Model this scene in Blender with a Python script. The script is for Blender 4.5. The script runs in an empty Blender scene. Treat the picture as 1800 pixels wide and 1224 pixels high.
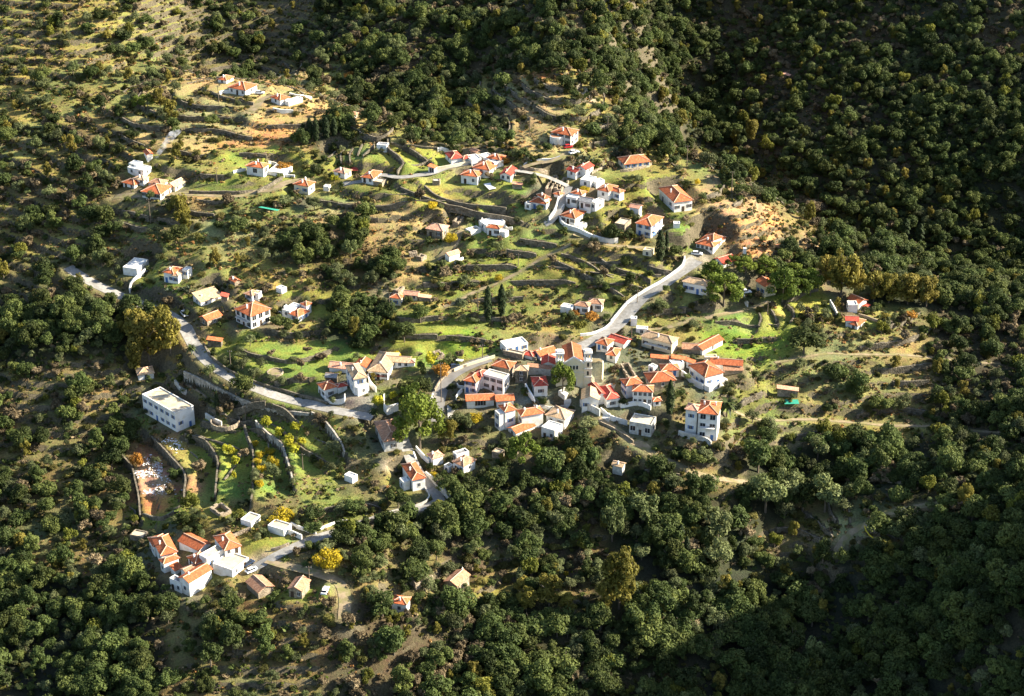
import bpy, math, random
import numpy as np
from mathutils import Vector, Matrix
random.seed(7)
rng = np.random.default_rng(11)
sc = bpy.context.scene
COL = sc.collection

# ------------------------------------------------------------------ camera, world, sun, exposure
FPX = 3200.0            # focal length in pixels of an 1800 px wide picture
HC = 300.0              # camera height
PITCH = math.radians(27)
cam_d = bpy.data.cameras.new('camera')
cam = bpy.data.objects.new('camera', cam_d); COL.objects.link(cam)
cam.location = (0, 0, HC)
cam.rotation_euler = (math.radians(90) - PITCH, 0, 0)
cam_d.sensor_width = 36.0
cam_d.lens = FPX / 1800 * 36
cam_d.clip_start = 1; cam_d.clip_end = 9000
sc.camera = cam
sc.render.resolution_x = 1024; sc.render.resolution_y = 696

SUN_AZ = math.radians(6)     # angle of the sun's bearing from +X towards +Y
SUN_EL = math.radians(29)
w = bpy.data.worlds.new('World'); sc.world = w; w.use_nodes = True
nt = w.node_tree; nt.nodes.clear()
sky = nt.nodes.new('ShaderNodeTexSky'); sky.sky_type = 'NISHITA'; sky.sun_disc = False
sky.sun_elevation = SUN_EL
sky.sun_rotation = math.radians(90) - SUN_AZ
bg = nt.nodes.new('ShaderNodeBackground'); bg.inputs['Strength'].default_value = 0.072
wo = nt.nodes.new('ShaderNodeOutputWorld')
nt.links.new(sky.outputs[0], bg.inputs[0]); nt.links.new(bg.outputs[0], wo.inputs[0])
sd = bpy.data.lights.new('sun', 'SUN'); sd.energy = 5.0; sd.angle = math.radians(0.5); sd.color = (1.0, 0.90, 0.72)
so = bpy.data.objects.new('sun', sd); COL.objects.link(so)
sv = Vector((math.cos(SUN_AZ) * math.cos(SUN_EL), math.sin(SUN_AZ) * math.cos(SUN_EL), math.sin(SUN_EL)))
so.rotation_euler = sv.to_track_quat('Z', 'Y').to_euler()
so.location = (300, 600, 400)
sc.view_settings.view_transform = 'Standard'; sc.view_settings.look = 'None'
sc.view_settings.gamma = 1; sc.view_settings.use_curve_mapping = False
sc.view_settings.exposure = 1.92
sc.cycles.max_bounces = 4; sc.cycles.diffuse_bounces = 2; sc.cycles.transparent_max_bounces = 4

# ------------------------------------------------------------------ projection helpers (photo pixels 1800 x 1224)
CP, SP = math.cos(PITCH), math.sin(PITCH)
def ray(px, py):
    a = (px - 900) / FPX; b = (py - 612) / FPX
    # forward (0,CP,-SP), right (1,0,0), down (0,-SP,-CP)
    return np.array([a, CP - b * SP, -SP - b * CP])
def project(x, y, z):
    dz = z - HC
    f = y * CP - dz * SP
    d = -y * SP - dz * CP
    f = np.maximum(f, 1e-3)
    return 900 + FPX * x / f, 612 + FPX * d / f
def at_z(px, py, z):
    r = ray(px, py); t = (z - HC) / r[2]
    return np.array([r[0] * t, r[1] * t, z])
TL = dict(A=(220,110,5), B=(560,110,5), C=(900,110,5), D=(1240,110,4.5), E=(220,330,5), F=(560,330,5), G=(900,330,5),
          H=(1240,370,4.5), I=(220,550,5), J=(540,550,6.43), K=(780,570,5.564), L=(1020,570,5.563), M=(220,770,4.08),
          N=(560,720,3.497), O=(900,770,4.079), P=(1240,620,2.72), Z=(0,0,1))
def T(tile, x, y):
    ox, oy, s = TL[tile]; return ox + x / s, oy + y / s

# ------------------------------------------------------------------ value noise
def vnoise(x, y, scale, seed=0):
    r = np.random.default_rng(seed).random((256, 256))
    u = x / scale + 1000.5; v = y / scale + 1000.5
    i = np.floor(u).astype(int); j = np.floor(v).astype(int)
    fu = u - i; fv = v - j
    fu = fu * fu * (3 - 2 * fu); fv = fv * fv * (3 - 2 * fv)
    a = r[i % 256, j % 256]; b = r[(i + 1) % 256, j % 256]; c = r[i % 256, (j + 1) % 256]; d = r[(i + 1) % 256, (j + 1) % 256]
    return (a * (1 - fu) + b * fu) * (1 - fv) + (c * (1 - fu) + d * fu) * fv
def fbm(x, y, scale, seed=0, o=3):
    s = 0; a = 1; t = 0
    for k in range(o):
        s = s + a * vnoise(x, y, scale / 2 ** k, seed + k); t += a; a *= 0.5
    return s / t
def sstep(a, b, x):
    t = np.clip((x - a) / (b - a), 0, 1); return t * t * (3 - 2 * t)

# ------------------------------------------------------------------ land cover map over the photo, 47 px cells
COVER = """
ssdddddsffffssddsFFFFFffffffffF
ssddddddssFFssddssFFFFFffffffF
ddddDDdFsssFFsddsssFFFFffffffF
sssggGgggGGGvvssssssssFFfffffF
vvGGggvsggGGGGGvvvgGgdsssFFFFF
sFdssssddddsdGgssgsvgdDDsssFFF
sssdsFFFFdsssgggssssgvDDssssFF
gvsssssFFFdssgggggggggvFFFFFFF
vggvssggsvsssggsgggvsFssGGvsFF
FsvgvvsFFFGGGgsssvvssGGGGsgdds
FsvGGGGGFsGGgsvvvvvvvvGGGddddS
sgssGGGvvvgvvvvvvvvvvvvgggddgs
vvgssgvvvgsvvvvvvvvvsvgggsssss
gvgGGGGgsvssssvvssvsvvsssssgss
bbGGGGGgsvssssFsFFssssSFFFFFFF
bbgGGgggssgsFFFfffFssgsFFFFFFF
GGggssgggsvFFFfffFFfFFFFFsssss
svssggvsFFFFffffFsFFFFFFssddsF
vvvvssssssssfssFfFFxxFFFsFxxxx
xvvssGGdssssggFFsFFFFxxxxxxxxx
""".split()
COVER = [r.replace('S', 's')[:30].ljust(30, 'F') for r in COVER]
CN, CM = 30, 20
for r_ in range(CM):
    row = list(COVER[r_])
    for c_ in range(CN):
        if (r_ <= 9 and c_ <= 20 or 10 <= r_ <= 13 and c_ >= 22 or r_ <= 2 and c_ <= 18) and row[c_] == 's': row[c_] = 'm'
        if r_ <= 6 and 17 <= c_ <= 22 and row[c_] == 's': row[c_] = 'm'
        if (r_, c_) in ((6, 5), (6, 7), (7, 8), (9, 9), (5, 1)): row[c_] = 's'
        if 9 <= r_ <= 12 and c_ >= 25 and row[c_] in 'dg': row[c_] = 'm'
        if r_ <= 2 and 13 <= c_ <= 16 and row[c_] in 'Ff': row[c_] = 'm'
        if r_ <= 3 and c_ in (17, 18) and (r_ > 0 or c_ == 17) : row[c_] = 'm' if c_ == 17 else 's'
    COVER[r_] = ''.join(row)
CODES = 'FfGgdDsvbxm'
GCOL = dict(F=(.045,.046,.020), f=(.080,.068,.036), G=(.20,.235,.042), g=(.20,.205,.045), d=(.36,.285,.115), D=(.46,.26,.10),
            s=(.18,.150,.056), v=(.17,.150,.082), b=(.30,.17,.085), x=(.030,.032,.018), m=(.245,.225,.062))  # x: forest floor darkened to carry the valley shade in its colour
def outside(code, om, px):
    I = CODES.index
    code = np.where(om & np.isin(code, [I('v'), I('G'), I('g'), I('b'), I('d'), I('D')]), I('s'), code)
    return np.where(om & (px > 560) & np.isin(code, [I('d'), I('D'), I('s'), I('m')]), I('f'), code)
def cover_idx(px, py, jit=True):
    c = np.floor((px - 228) / 47).astype(int); r = np.floor((py - 121) / 47).astype(int)
    return np.clip(c, 0, CN - 1), np.clip(r, 0, CM - 1), (c < 0) | (c >= CN) | (r < 0) | (r >= CM)
CA = np.array([[CODES.index(ch) for ch in row] for row in COVER])

# ------------------------------------------------------------------ terrain from control points: (photo x, photo y, height)
VIS = [
 (240,1060,-18),(240,900,-15),(240,800,-13),(240,720,-6),(300,720,-4),(350,850,-8.5),(290,850,-12),(400,830,-5.5),(480,830,-2),(560,800,0),
 (330,1000,-9),(450,980,-7),(600,1040,-8),(450,740,-1),(600,725,7),(450,683,8),(345,612,10),(240,530,14),(480,630,11),(440,565,16),
 (300,480,22),(300,400,30),(280,345,37),(460,310,41),(400,220,48),(430,160,56),(500,180,53),(300,180,52),(560,250,46),
 (640,600,12),(650,930,-7),(740,890,-5),(900,1050,-22),(800,900,-8),(770,850,-2),(730,780,2),(900,755,4),(920,670,10),(1010,665,11),(870,610,14),
 (870,545,18),(700,530,20),(640,440,27),(860,405,32),(700,330,41),(670,275,46),(840,295,44),(560,330,38),(500,400,32),(480,500,22),
 (990,260,50),(1140,405,34),(1190,365,38),(1115,295,44),(1250,440,28),(1300,380,35),(1215,500,22),(1100,580,15),(1300,600,12),
 (1240,680,9),(1230,775,2),(1100,760,3),(1500,565,14),(1400,650,8),(1500,700,1),(1600,620,8),(1600,720,-3),(1400,850,-14),(1290,845,-6),(1100,900,-11),(1100,1050,-22),
 (1500,925,-10),(1420,990,-23),(1250,900,-10),(1250,1000,-19.5),(1250,1060,-25),(1400,1050,-29),(1550,1050,-22),(1637,900,-4),(1000,850,-6),
 (1290,305,36),(1400,385,26),(1560,440,16),(1637,475,10),(1480,490,16),(1400,470,20),(1350,500,20),(1130,222,46),(1050,150,52),(1040,260,47),(1200,290,42),
 (1000,124,60),(560,168,48),(680,215,50),(790,280,45),
 (700,150,44),(700,121,49),(700,0,62),(560,121,44),(560,0,58),(300,110,44),(240,130,46),(240,0,64),(620,150,41),(760,200,41),(820,245,42),
 (940,121,55),(940,185,52),(900,240,48),(870,150,51),(845,200,44),(830,140,45),(940,0,68),(1040,0,72),(850,0,64),
 (1500,400,-39),(1500,300,-25),(1500,200,-9.6),(1500,121,3),(1500,0,25),(1350,300,-31),(1350,200,-16),(1350,121,-4),(1350,0,19),
 (1200,200,-20),(1200,121,-9),(1200,0,14),(1637,400,-36),(1637,300,-20),(1637,200,-4),(1637,121,8),(1637,0,31),(1130,121,-2),(1120,0,40),
 (1800,400,-34),(1800,300,-14),(1800,200,2),(1800,121,14),(1800,0,37),
 (0,100,50),(100,300,36),(0,600,4),(120,600,10),(0,900,-22),(120,900,-18),(0,1224,-30),(120,1100,-24),(300,1224,-26),(600,1224,-26),(900,1224,-34),(1150,1224,-36),
 (1400,1224,-37),(1637,1050,-18),(1637,1224,-30),(1800,1224,-20),(1800,1100,-8),(1800,980,-1),(1740,1040,-7),(1800,850,4),(1690,980,-8),(1690,1150,-20),(1800,700,4),(1800,550,10),(1720,620,4),
]
HID = [(1400,745,-52),(1250,775,-34),(1637,705,-52),(1560,720,-55),(1150,815,-20),(1800,690,-30),(1080,850,0),(640,735,40),(500,790,36),(400,800,32),(300,790,38),
       (720,712,41),(0,950,80),(450,950,92),(900,950,110),(1350,1000,44),(1800,980,48),(0,1050,100),(900,1100,130),(1800,1100,120),(1200,1050,60)]
pts = []
for px, py, z in VIS: pts.append(at_z(px, py, z))
for px, Y, z in HID: pts.append(np.array([(px - 900) / FPX * (Y * CP + (HC - z) * SP), Y, z]))
WLD = [(250,420,84),(252,465,88),(252,492,60),(250,520,22),(250,548,6),(185,480,14),(182,430,6),(335,465,95),(250,620,5),(340,560,25),(335,380,40)]  # world points: unseen hill added right of the view to shade the lower right
for q_ in WLD: pts.append(np.array(q_, float))
pts = np.array(pts)
S = 100.0
P2 = pts[:, :2] / S
def tps_k(r2): return np.where(r2 > 0, 0.5 * r2 * np.log(np.maximum(r2, 1e-12)), 0)
n = len(P2)
d2 = ((P2[:, None] - P2[None]) ** 2).sum(-1)
K = tps_k(d2) + np.eye(n) * 0.0015
Pm = np.hstack([np.ones((n, 1)), P2])
Amat = np.block([[K, Pm], [Pm.T, np.zeros((3, 3))]])
sol = np.linalg.solve(Amat, np.concatenate([pts[:, 2], np.zeros(3)]))
def tps(x, y):
    x = np.clip(x, -430, 430); y = np.clip(y, 350, 1150)
    X = np.stack([x.ravel(), y.ravel()], 1) / S
    out = np.zeros(len(X))
    for k in range(n):
        out += sol[k] * tps_k((X[:, 0] - P2[k, 0]) ** 2 + (X[:, 1] - P2[k, 1]) ** 2)
    out += sol[n] + sol[n + 1] * X[:, 0] + sol[n + 2] * X[:, 1]
    return out.reshape(x.shape)

GS = 1.0
def axis(lo, hi, ext):
    a = list(np.arange(lo, hi + GS / 2, GS)); s = GS; L = a[0]; left = []
    while L > lo - ext: s *= 1.35; L -= s; left.append(L)
    s = GS; R = a[-1]; right = []
    while R < hi + ext: s *= 1.35; R += s; right.append(R)
    return np.array(left[::-1] + a + right), len(left), len(a)
AX, ix0, nx = axis(-345, 345, 2500)
AY, iy0, ny = axis(365, 985, 2500)
GX, GY = np.meshgrid(AX, AY, indexing='ij')
fx, fy = AX[ix0:ix0 + nx], AY[iy0:iy0 + ny]
# coarse evaluation then bicubic-ish upsample of the smooth surface (every 4th line)
cx = np.clip(AX, -430, 430); cy = np.clip(AY, 350, 1150)
ux = np.unique(np.concatenate([np.linspace(-430, 430, 216)])); uy = np.linspace(350, 1150, 201)
UX, UY = np.meshgrid(ux, uy, indexing='ij')
HU = tps(UX, UY)
def bil(H, ax, ay, x, y):
    i = np.clip(np.searchsorted(ax, x) - 1, 0, len(ax) - 2); j = np.clip(np.searchsorted(ay, y) - 1, 0, len(ay) - 2)
    u = (x - ax[i]) / (ax[i + 1] - ax[i]); v = (y - ay[j]) / (ay[j + 1] - ay[j])
    u = np.clip(u, 0, 1); v = np.clip(v, 0, 1)
    return (H[i, j] * (1 - u) + H[i + 1, j] * u) * (1 - v) + (H[i, j + 1] * (1 - u) + H[i + 1, j + 1] * u) * v
H0 = bil(HU, ux, uy, np.clip(GX, -430, 430), np.clip(GY, 350, 1150))
H0 += (fbm(GX, GY, 260, 91, 3) - .5) * 60 * sstep(60, 900, np.maximum(np.abs(GX) - 345, np.maximum(365 - GY, GY - 985)))
H0 += (fbm(GX, GY, 22, 5, 3) - .5) * 2.4
PX, PY = project(GX, GY, H0)
# soft cover weights per vertex (jittered cell lookup)
jx = (fbm(GX, GY, 14, 21, 2) - .5) * 70; jy = (fbm(GX, GY, 14, 31, 2) - .5) * 50
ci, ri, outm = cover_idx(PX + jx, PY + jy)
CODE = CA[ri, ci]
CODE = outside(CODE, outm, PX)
TERR = np.array([0., .15, .85, 1., .9, .6, .8, .25, .2, 0., 1.])
ts = TERR[CODE]
def blur(a, k):
    for _ in range(k):
        b = a.copy(); b[1:-1, :] = (a[:-2, :] + a[1:-1, :] * 2 + a[2:, :]) / 4; a = b
        b = a.copy(); b[:, 1:-1] = (a[:, :-2] + a[:, 1:-1] * 2 + a[:, 2:]) / 4; a = b
    return a
ts = blur(ts, 5) * (.25 + .75 * sstep(.22, .45, fbm(GX, GY, 30, 61, 2)))
STEP = 2.5
zz = H0 + (fbm(GX, GY, 45, 71, 2) - .5) * 3
q = zz / STEP; fl = np.floor(q); fr = q - fl
H1 = H0 + ts * (STEP * (fl + sstep(.78, .97, fr)) + STEP * .06 * fr - zz)
H1 += (vnoise(GX, GY, 3.1, 81) - .5) * .35
FRG = fr; TSG = ts; QG = q
H = H1.copy()
def hz(x, y): return bil(H, AX, AY, np.asarray(x, float), np.asarray(y, float))
TT = np.arange(330, 1500, .7)
def hit(px, py):
    r = ray(px, py)
    P = np.array([0, 0, HC])[:, None] + r[:, None] * TT[None]
    hh = hz(P[0], P[1]); below = P[2] <= hh
    k = int(np.argmax(below)) if below.any() else len(TT) - 1
    if k == 0: k = 1
    g0 = P[2, k - 1] - hh[k - 1]; g1 = P[2, k] - hh[k]
    t = TT[k - 1] + (TT[k] - TT[k - 1]) * (g0 / (g0 - g1) if g0 != g1 else 1)
    p = r * t; p[2] += HC
    p[2] = float(hz(p[0], p[1])); return p
def ppm(p):   # photo pixels per metre at a point
    return FPX / (p[1] * CP + (HC - p[2]) * SP)

# ------------------------------------------------------------------ object helpers
def mesh_obj(name, verts, faces, mat=None, parent=None, smooth=False, uvs=None, mats=None, midx=None):
    me = bpy.data.meshes.new(name)
    me.from_pydata([tuple(map(float, v)) for v in verts], [], faces)
    if mats:
        for m_ in mats: me.materials.append(m_)
        if midx is not None: me.polygons.foreach_set('material_index', midx)
    elif mat: me.materials.append(mat)
    if uvs is not None:
        l = me.uv_layers.new(name='uv'); l.data.foreach_set('uv', np.asarray(uvs, np.float32).ravel())
    if smooth: me.polygons.foreach_set('use_smooth', [True] * len(me.polygons))
    me.update()
    return link(name, me, parent)
def link(name, me, parent=None, loc=None, rz=None):
    o = bpy.data.objects.new(name, me); COL.objects.link(o)
    if parent: o.parent = parent
    if loc is not None: o.location = loc
    if rz is not None: o.rotation_euler = (0, 0, rz)
    return o
def tag(o, label=None, cat=None, group=None, kind=None):
    if label: o['label'] = label
    if cat: o['category'] = cat
    if group: o['group'] = group
    if kind: o['kind'] = kind
    return o
def empty(name, loc, rz=0):
    o = bpy.data.objects.new(name, None); COL.objects.link(o); o.location = loc; o.rotation_euler = (0, 0, rz)
    o.empty_display_size = .5; return o
class MB:
    def __init__(s): s.v = []; s.f = []
    def box(s, x0, x1, y0, y1, z0, z1):
        n = len(s.v)
        s.v += [(x0,y0,z0),(x1,y0,z0),(x1,y1,z0),(x0,y1,z0),(x0,y0,z1),(x1,y0,z1),(x1,y1,z1),(x0,y1,z1)]
        s.f += [(n,n+3,n+2,n+1),(n+4,n+5,n+6,n+7),(n,n+1,n+5,n+4),(n+1,n+2,n+6,n+5),(n+2,n+3,n+7,n+6),(n+3,n,n+4,n+7)]
        return s
    def tube(s, p0, p1, r0, r1=None, k=6):
        r1 = r0 if r1 is None else r1
        p0 = Vector(p0); p1 = Vector(p1); d = (p1 - p0).normalized()
        a = d.orthogonal().normalized(); b = d.cross(a); n = len(s.v)
        for p, r in ((p0, r0), (p1, r1)):
            for i in range(k):
                t = 2 * math.pi * i / k; s.v.append(tuple(p + (a * math.cos(t) + b * math.sin(t)) * r))
        for i in range(k): s.f.append((n + i, n + (i + 1) % k, n + k + (i + 1) % k, n + k + i))
        s.f.append(tuple(n + k + i for i in range(k))); s.f.append(tuple(n + k - 1 - i for i in range(k)))
        return s
    def poly(s, pts): n = len(s.v); s.v += [tuple(p) for p in pts]; s.f.append(tuple(range(n, n + len(pts)))); return s
    def mesh(s, name, mat):
        me = bpy.data.meshes.new(name); me.from_pydata(s.v, [], s.f); me.materials.append(mat); me.update(); return me
    def obj(s, name, mat, parent=None): return link(name, s.mesh(name, mat), parent)
# ------------------------------------------------------------------ materials
def newmat(name):
    m = bpy.data.materials.new(name); m.use_nodes = True
    t = m.node_tree; b = t.nodes['Principled BSDF']
    b.inputs['Roughness'].default_value = .85
    b.inputs['Specular IOR Level'].default_value = .25
    return m, t, b
def nd(t, kind, **kw):
    x = t.nodes.new(kind)
    for k, v in kw.items():
        if k in x.inputs.keys(): x.inputs[k].default_value = v
        else: setattr(x, k, v)
    return x
def ramp(t, stops):
    r = t.nodes.new('ShaderNodeValToRGB'); e = r.color_ramp.elements
    e[0].position, e[0].color = stops[0][0], (*stops[0][1], 1)
    e[1].position, e[1].color = stops[1][0], (*stops[1][1], 1)
    for p, c in stops[2:]:
        x = e.new(p); x.color = (*c, 1)
    return r
def noisy(name, stops, scale, detail=4, bump=0, rough=.85, obj_random=0, scale2=None, stops2=None, coord='Object'):
    """noise-coloured plaster / stone / earth"""
    m, t, b = newmat(name); L = t.links
    tc = nd(t, 'ShaderNodeTexCoord')
    nz = nd(t, 'ShaderNodeTexNoise', Scale=scale, Detail=detail, Roughness=.65)
    L.new(tc.outputs[coord], nz.inputs['Vector'])
    r = ramp(t, stops); L.new(nz.outputs['Fac'], r.inputs[0])
    out = r.outputs[0]
    if stops2:
        n2 = nd(t, 'ShaderNodeTexNoise', Scale=scale2, Detail=5, Roughness=.7); L.new(tc.outputs[coord], n2.inputs['Vector'])
        r2 = ramp(t, [(.45, (0, 0, 0)), (.62, (1, 1, 1))]); L.new(n2.outputs['Fac'], r2.inputs[0])
        mx = nd(t, 'ShaderNodeMix', data_type='RGBA'); L.new(r2.outputs[0], mx.inputs[0]); L.new(out, mx.inputs[6]); mx.inputs[7].default_value = (*stops2, 1)
        out = mx.outputs[2]
    if obj_random:
        oi = nd(t, 'ShaderNodeObjectInfo'); hs = nd(t, 'ShaderNodeHueSaturation')
        mr = nd(t, 'ShaderNodeMapRange'); mr.inputs['To Min'].default_value = 1 - obj_random; mr.inputs['To Max'].default_value = 1 + obj_random
        L.new(oi.outputs['Random'], mr.inputs[0]); L.new(mr.outputs[0], hs.inputs['Value']); L.new(out, hs.inputs['Color']); out = hs.outputs[0]
    L.new(out, b.inputs['Base Color']); b.inputs['Roughness'].default_value = rough
    if bump:
        bp = nd(t, 'ShaderNodeBump', Strength=bump, Distance=.08); L.new(nz.outputs['Fac'], bp.inputs['Height']); L.new(bp.outputs[0], b.inputs['Normal'])
    return m
M = {}
M['white'] = noisy('white_plaster', [(.3, (.66, .65, .62)), (.65, (.82, .81, .79))], .9, bump=.2, scale2=.45, stops2=(.60, .56, .48))
M['dirty'] = noisy('stained_plaster', [(.35, (.30, .29, .26)), (.62, (.62, .61, .57))], .8, bump=.5, scale2=.5, stops2=(.42, .39, .33))
M['cream'] = noisy('cream_plaster', [(.3, (.66, .56, .37)), (.65, (.76, .67, .46))], .6, bump=.3, scale2=.5, stops2=(.68, .61, .47))
def stone_mat(name, a, b_, c, sc_=2.2):
    m, t, b = newmat(name); L = t.links
    tc = nd(t, 'ShaderNodeTexCoord'); v = nd(t, 'ShaderNodeTexVoronoi', Scale=sc_); L.new(tc.outputs['Object'], v.inputs['Vector'])
    r = ramp(t, [(0, a), (1, b_), (.5, c)])
    sep = nd(t, 'ShaderNodeSeparateColor'); L.new(v.outputs['Color'], sep.inputs[0]); L.new(sep.outputs[0], r.inputs[0])
    nz = nd(t, 'ShaderNodeTexNoise', Scale=.5, Detail=4); L.new(tc.outputs['Object'], nz.inputs['Vector'])
    hs = nd(t, 'ShaderNodeHueSaturation'); mr = nd(t, 'ShaderNodeMapRange'); mr.inputs['From Min'].default_value = .3; mr.inputs['From Max'].default_value = .7
    mr.inputs['To Min'].default_value = .7; mr.inputs['To Max'].default_value = 1.2
    L.new(nz.outputs[0], mr.inputs[0]); L.new(mr.outputs[0], hs.inputs['Value']); L.new(r.outputs[0], hs.inputs['Color']); L.new(hs.outputs[0], b.inputs['Base Color'])
    bp = nd(t, 'ShaderNodeBump', Strength=.9, Distance=.15); bp.invert = True; L.new(v.outputs['Distance'], bp.inputs['Height']); L.new(bp.outputs[0], b.inputs['Normal'])
    return m
M['stone'] = stone_mat('rubble_stone', (.20, .16, .11), (.38, .31, .22), (.27, .22, .16))
M['wall_stone'] = stone_mat('dry_stone_wall', (.085, .075, .052), (.21, .18, .135), (.14, .12, .088), 1.8)
M['grey_stone'] = stone_mat('pale_grey_stone_wall', (.22, .20, .17), (.46, .42, .35), (.33, .30, .25), 1.6)
def roof_mat(name, c1, c2, c3):
    m, t, b = newmat(name); L = t.links
    uv = nd(t, 'ShaderNodeUVMap'); sp = nd(t, 'ShaderNodeSeparateXYZ'); L.new(uv.outputs[0], sp.inputs[0])
    wv = nd(t, 'ShaderNodeTexWave', Scale=1.0); wv.wave_profile = 'SIN'; wv.bands_direction = 'X'; L.new(uv.outputs[0], wv.inputs['Vector'])
    mp = nd(t, 'ShaderNodeMapping'); mp.inputs['Scale'].default_value = (1.6, .55, 1); L.new(uv.outputs[0], mp.inputs[0])
    tc = nd(t, 'ShaderNodeTexCoord')
    nz = nd(t, 'ShaderNodeTexNoise', Scale=1.3, Detail=5, Roughness=.75); L.new(mp.outputs[0], nz.inputs['Vector'])
    r = ramp(t, [(.32, c1), (.68, c3), (.5, c2)]); L.new(nz.outputs['Fac'], r.inputs[0])
    vo = nd(t, 'ShaderNodeTexVoronoi', Scale=3.2); L.new(uv.outputs[0], vo.inputs['Vector'])
    mr = nd(t, 'ShaderNodeMapRange'); mr.inputs['To Min'].default_value = .72; mr.inputs['To Max'].default_value = 1.22
    s2 = nd(t, 'ShaderNodeSeparateColor'); L.new(vo.outputs['Color'], s2.inputs[0]); L.new(s2.outputs[1], mr.inputs[0])
    oi = nd(t, 'ShaderNodeObjectInfo'); m2 = nd(t, 'ShaderNodeMapRange'); m2.inputs['To Min'].default_value = .8; m2.inputs['To Max'].default_value = 1.2
    L.new(oi.outputs['Random'], m2.inputs[0])
    mu = nd(t, 'ShaderNodeMath', operation='MULTIPLY'); L.new(mr.outputs[0], mu.inputs[0]); L.new(m2.outputs[0], mu.inputs[1])
    hs = nd(t, 'ShaderNodeHueSaturation'); L.new(mu.outputs[0], hs.inputs['Value']); L.new(r.outputs[0], hs.inputs['Color'])
    L.new(hs.outputs[0], b.inputs['Base Color'])
    bp = nd(t, 'ShaderNodeBump', Strength=.6, Distance=.08); L.new(wv.outputs['Fac'], bp.inputs['Height']); L.new(bp.outputs[0], b.inputs['Normal'])
    return m
M['orange'] = roof_mat('orange_roof_tiles', (.27, .070, .030), (.43, .115, .042), (.53, .19, .085))
M['red'] = roof_mat('red_roof_tiles', (.36, .045, .03), (.46, .07, .045), (.50, .11, .07))
M['brown'] = roof_mat('weathered_brown_roof_tiles', (.26, .12, .07), (.37, .19, .11), (.46, .28, .18))
M['tan'] = roof_mat('faded_tan_roof_tiles', (.34, .22, .12), (.45, .31, .18), (.54, .40, .26))
M['pink'] = roof_mat('faded_pink_roof_tiles', (.42, .19, .12), (.52, .26, .17), (.58, .34, .24))
M['grey'] = roof_mat('grey_roof_sheet', (.18, .18, .19), (.25, .25, .26), (.33, .33, .33))
M['ridge'] = noisy('ridge_mortar', [(.3, (.52, .30, .20)), (.7, (.66, .48, .36))], 2)
M['concrete'] = noisy('flat_roof_screed', [(.3, (.36, .31, .24)), (.65, (.52, .46, .36))], .7, bump=.3, scale2=.3, stops2=(.46, .36, .22))
M['whiteroof'] = noisy('whitewashed_flat_roof', [(.3, (.62, .61, .58)), (.65, (.80, .79, .76))], .7)
def flat(name, c, rough=.6, metal=0):
    m, t, b = newmat(name); b.inputs['Base Color'].default_value = (*c, 1); b.inputs['Roughness'].default_value = rough; b.inputs['Metallic'].default_value = metal; return m
M['pane'] = noisy('window_glass', [(.3, (.012, .014, .018)), (.7, (.03, .035, .045))], 1, rough=.12)
M['frame'] = noisy('white_window_frame', [(.3, (.55, .55, .54)), (.7, (.68, .68, .66))], 3)
M['blue'] = noisy('blue_painted_wood', [(.3, (.045, .11, .28)), (.7, (.07, .16, .36))], 3)
M['dark'] = noisy('dark_brown_wood', [(.3, (.045, .03, .02)), (.7, (.09, .06, .04))], 3)
M['green'] = noisy('green_tarpaulin', [(.3, (.02, .22, .15)), (.7, (.04, .32, .22))], 1)
M['bark'] = noisy('bark', [(.3, (.09, .07, .05)), (.7, (.18, .15, .11))], 3, bump=.5)
M['pole'] = noisy('weathered_pole_wood', [(.3, (.12, .09, .065)), (.7, (.20, .16, .12))], 3)
M['wire'] = flat('wire', (.05, .05, .05), .5)
M['road'] = noisy('concrete_road', [(.3, (.20, .19, .175)), (.65, (.33, .32, .30))], .9, bump=.15, scale2=.22, stops2=(.20, .19, .17))
M['asphalt'] = noisy('worn_asphalt', [(.3, (.15, .145, .14)), (.65, (.22, .21, .20))], .3, bump=.1, scale2=.1, stops2=(.25, .23, .20))
M['dirt'] = noisy('dirt_track', [(.3, (.17, .13, .08)), (.65, (.30, .235, .15))], .5, bump=.4, scale2=.3, stops2=(.17, .16, .06))
M['tyre'] = flat('tyre_rubber', (.02, .02, .02), .9); M['rim'] = flat('wheel_rim', (.4, .4, .42), .35, .8)
M['carwhite'] = noisy('white_car_paint', [(.3, (.72, .72, .72)), (.7, (.8, .8, .8))], .5, rough=.25); M['cardark'] = noisy('dark_blue_car_paint', [(.3, (.015, .025, .05)), (.7, (.03, .045, .08))], .5, rough=.25)
M['carred'] = noisy('red_car_paint', [(.3, (.35, .02, .02)), (.7, (.42, .03, .03))], .5, rough=.25)
M['litter'] = noisy('white_plastic_sheet', [(.3, (.6, .6, .62)), (.7, (.78, .78, .8))], 2)
M['bell'] = flat('bronze_bell', (.25, .16, .05), .4, .9)

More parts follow.
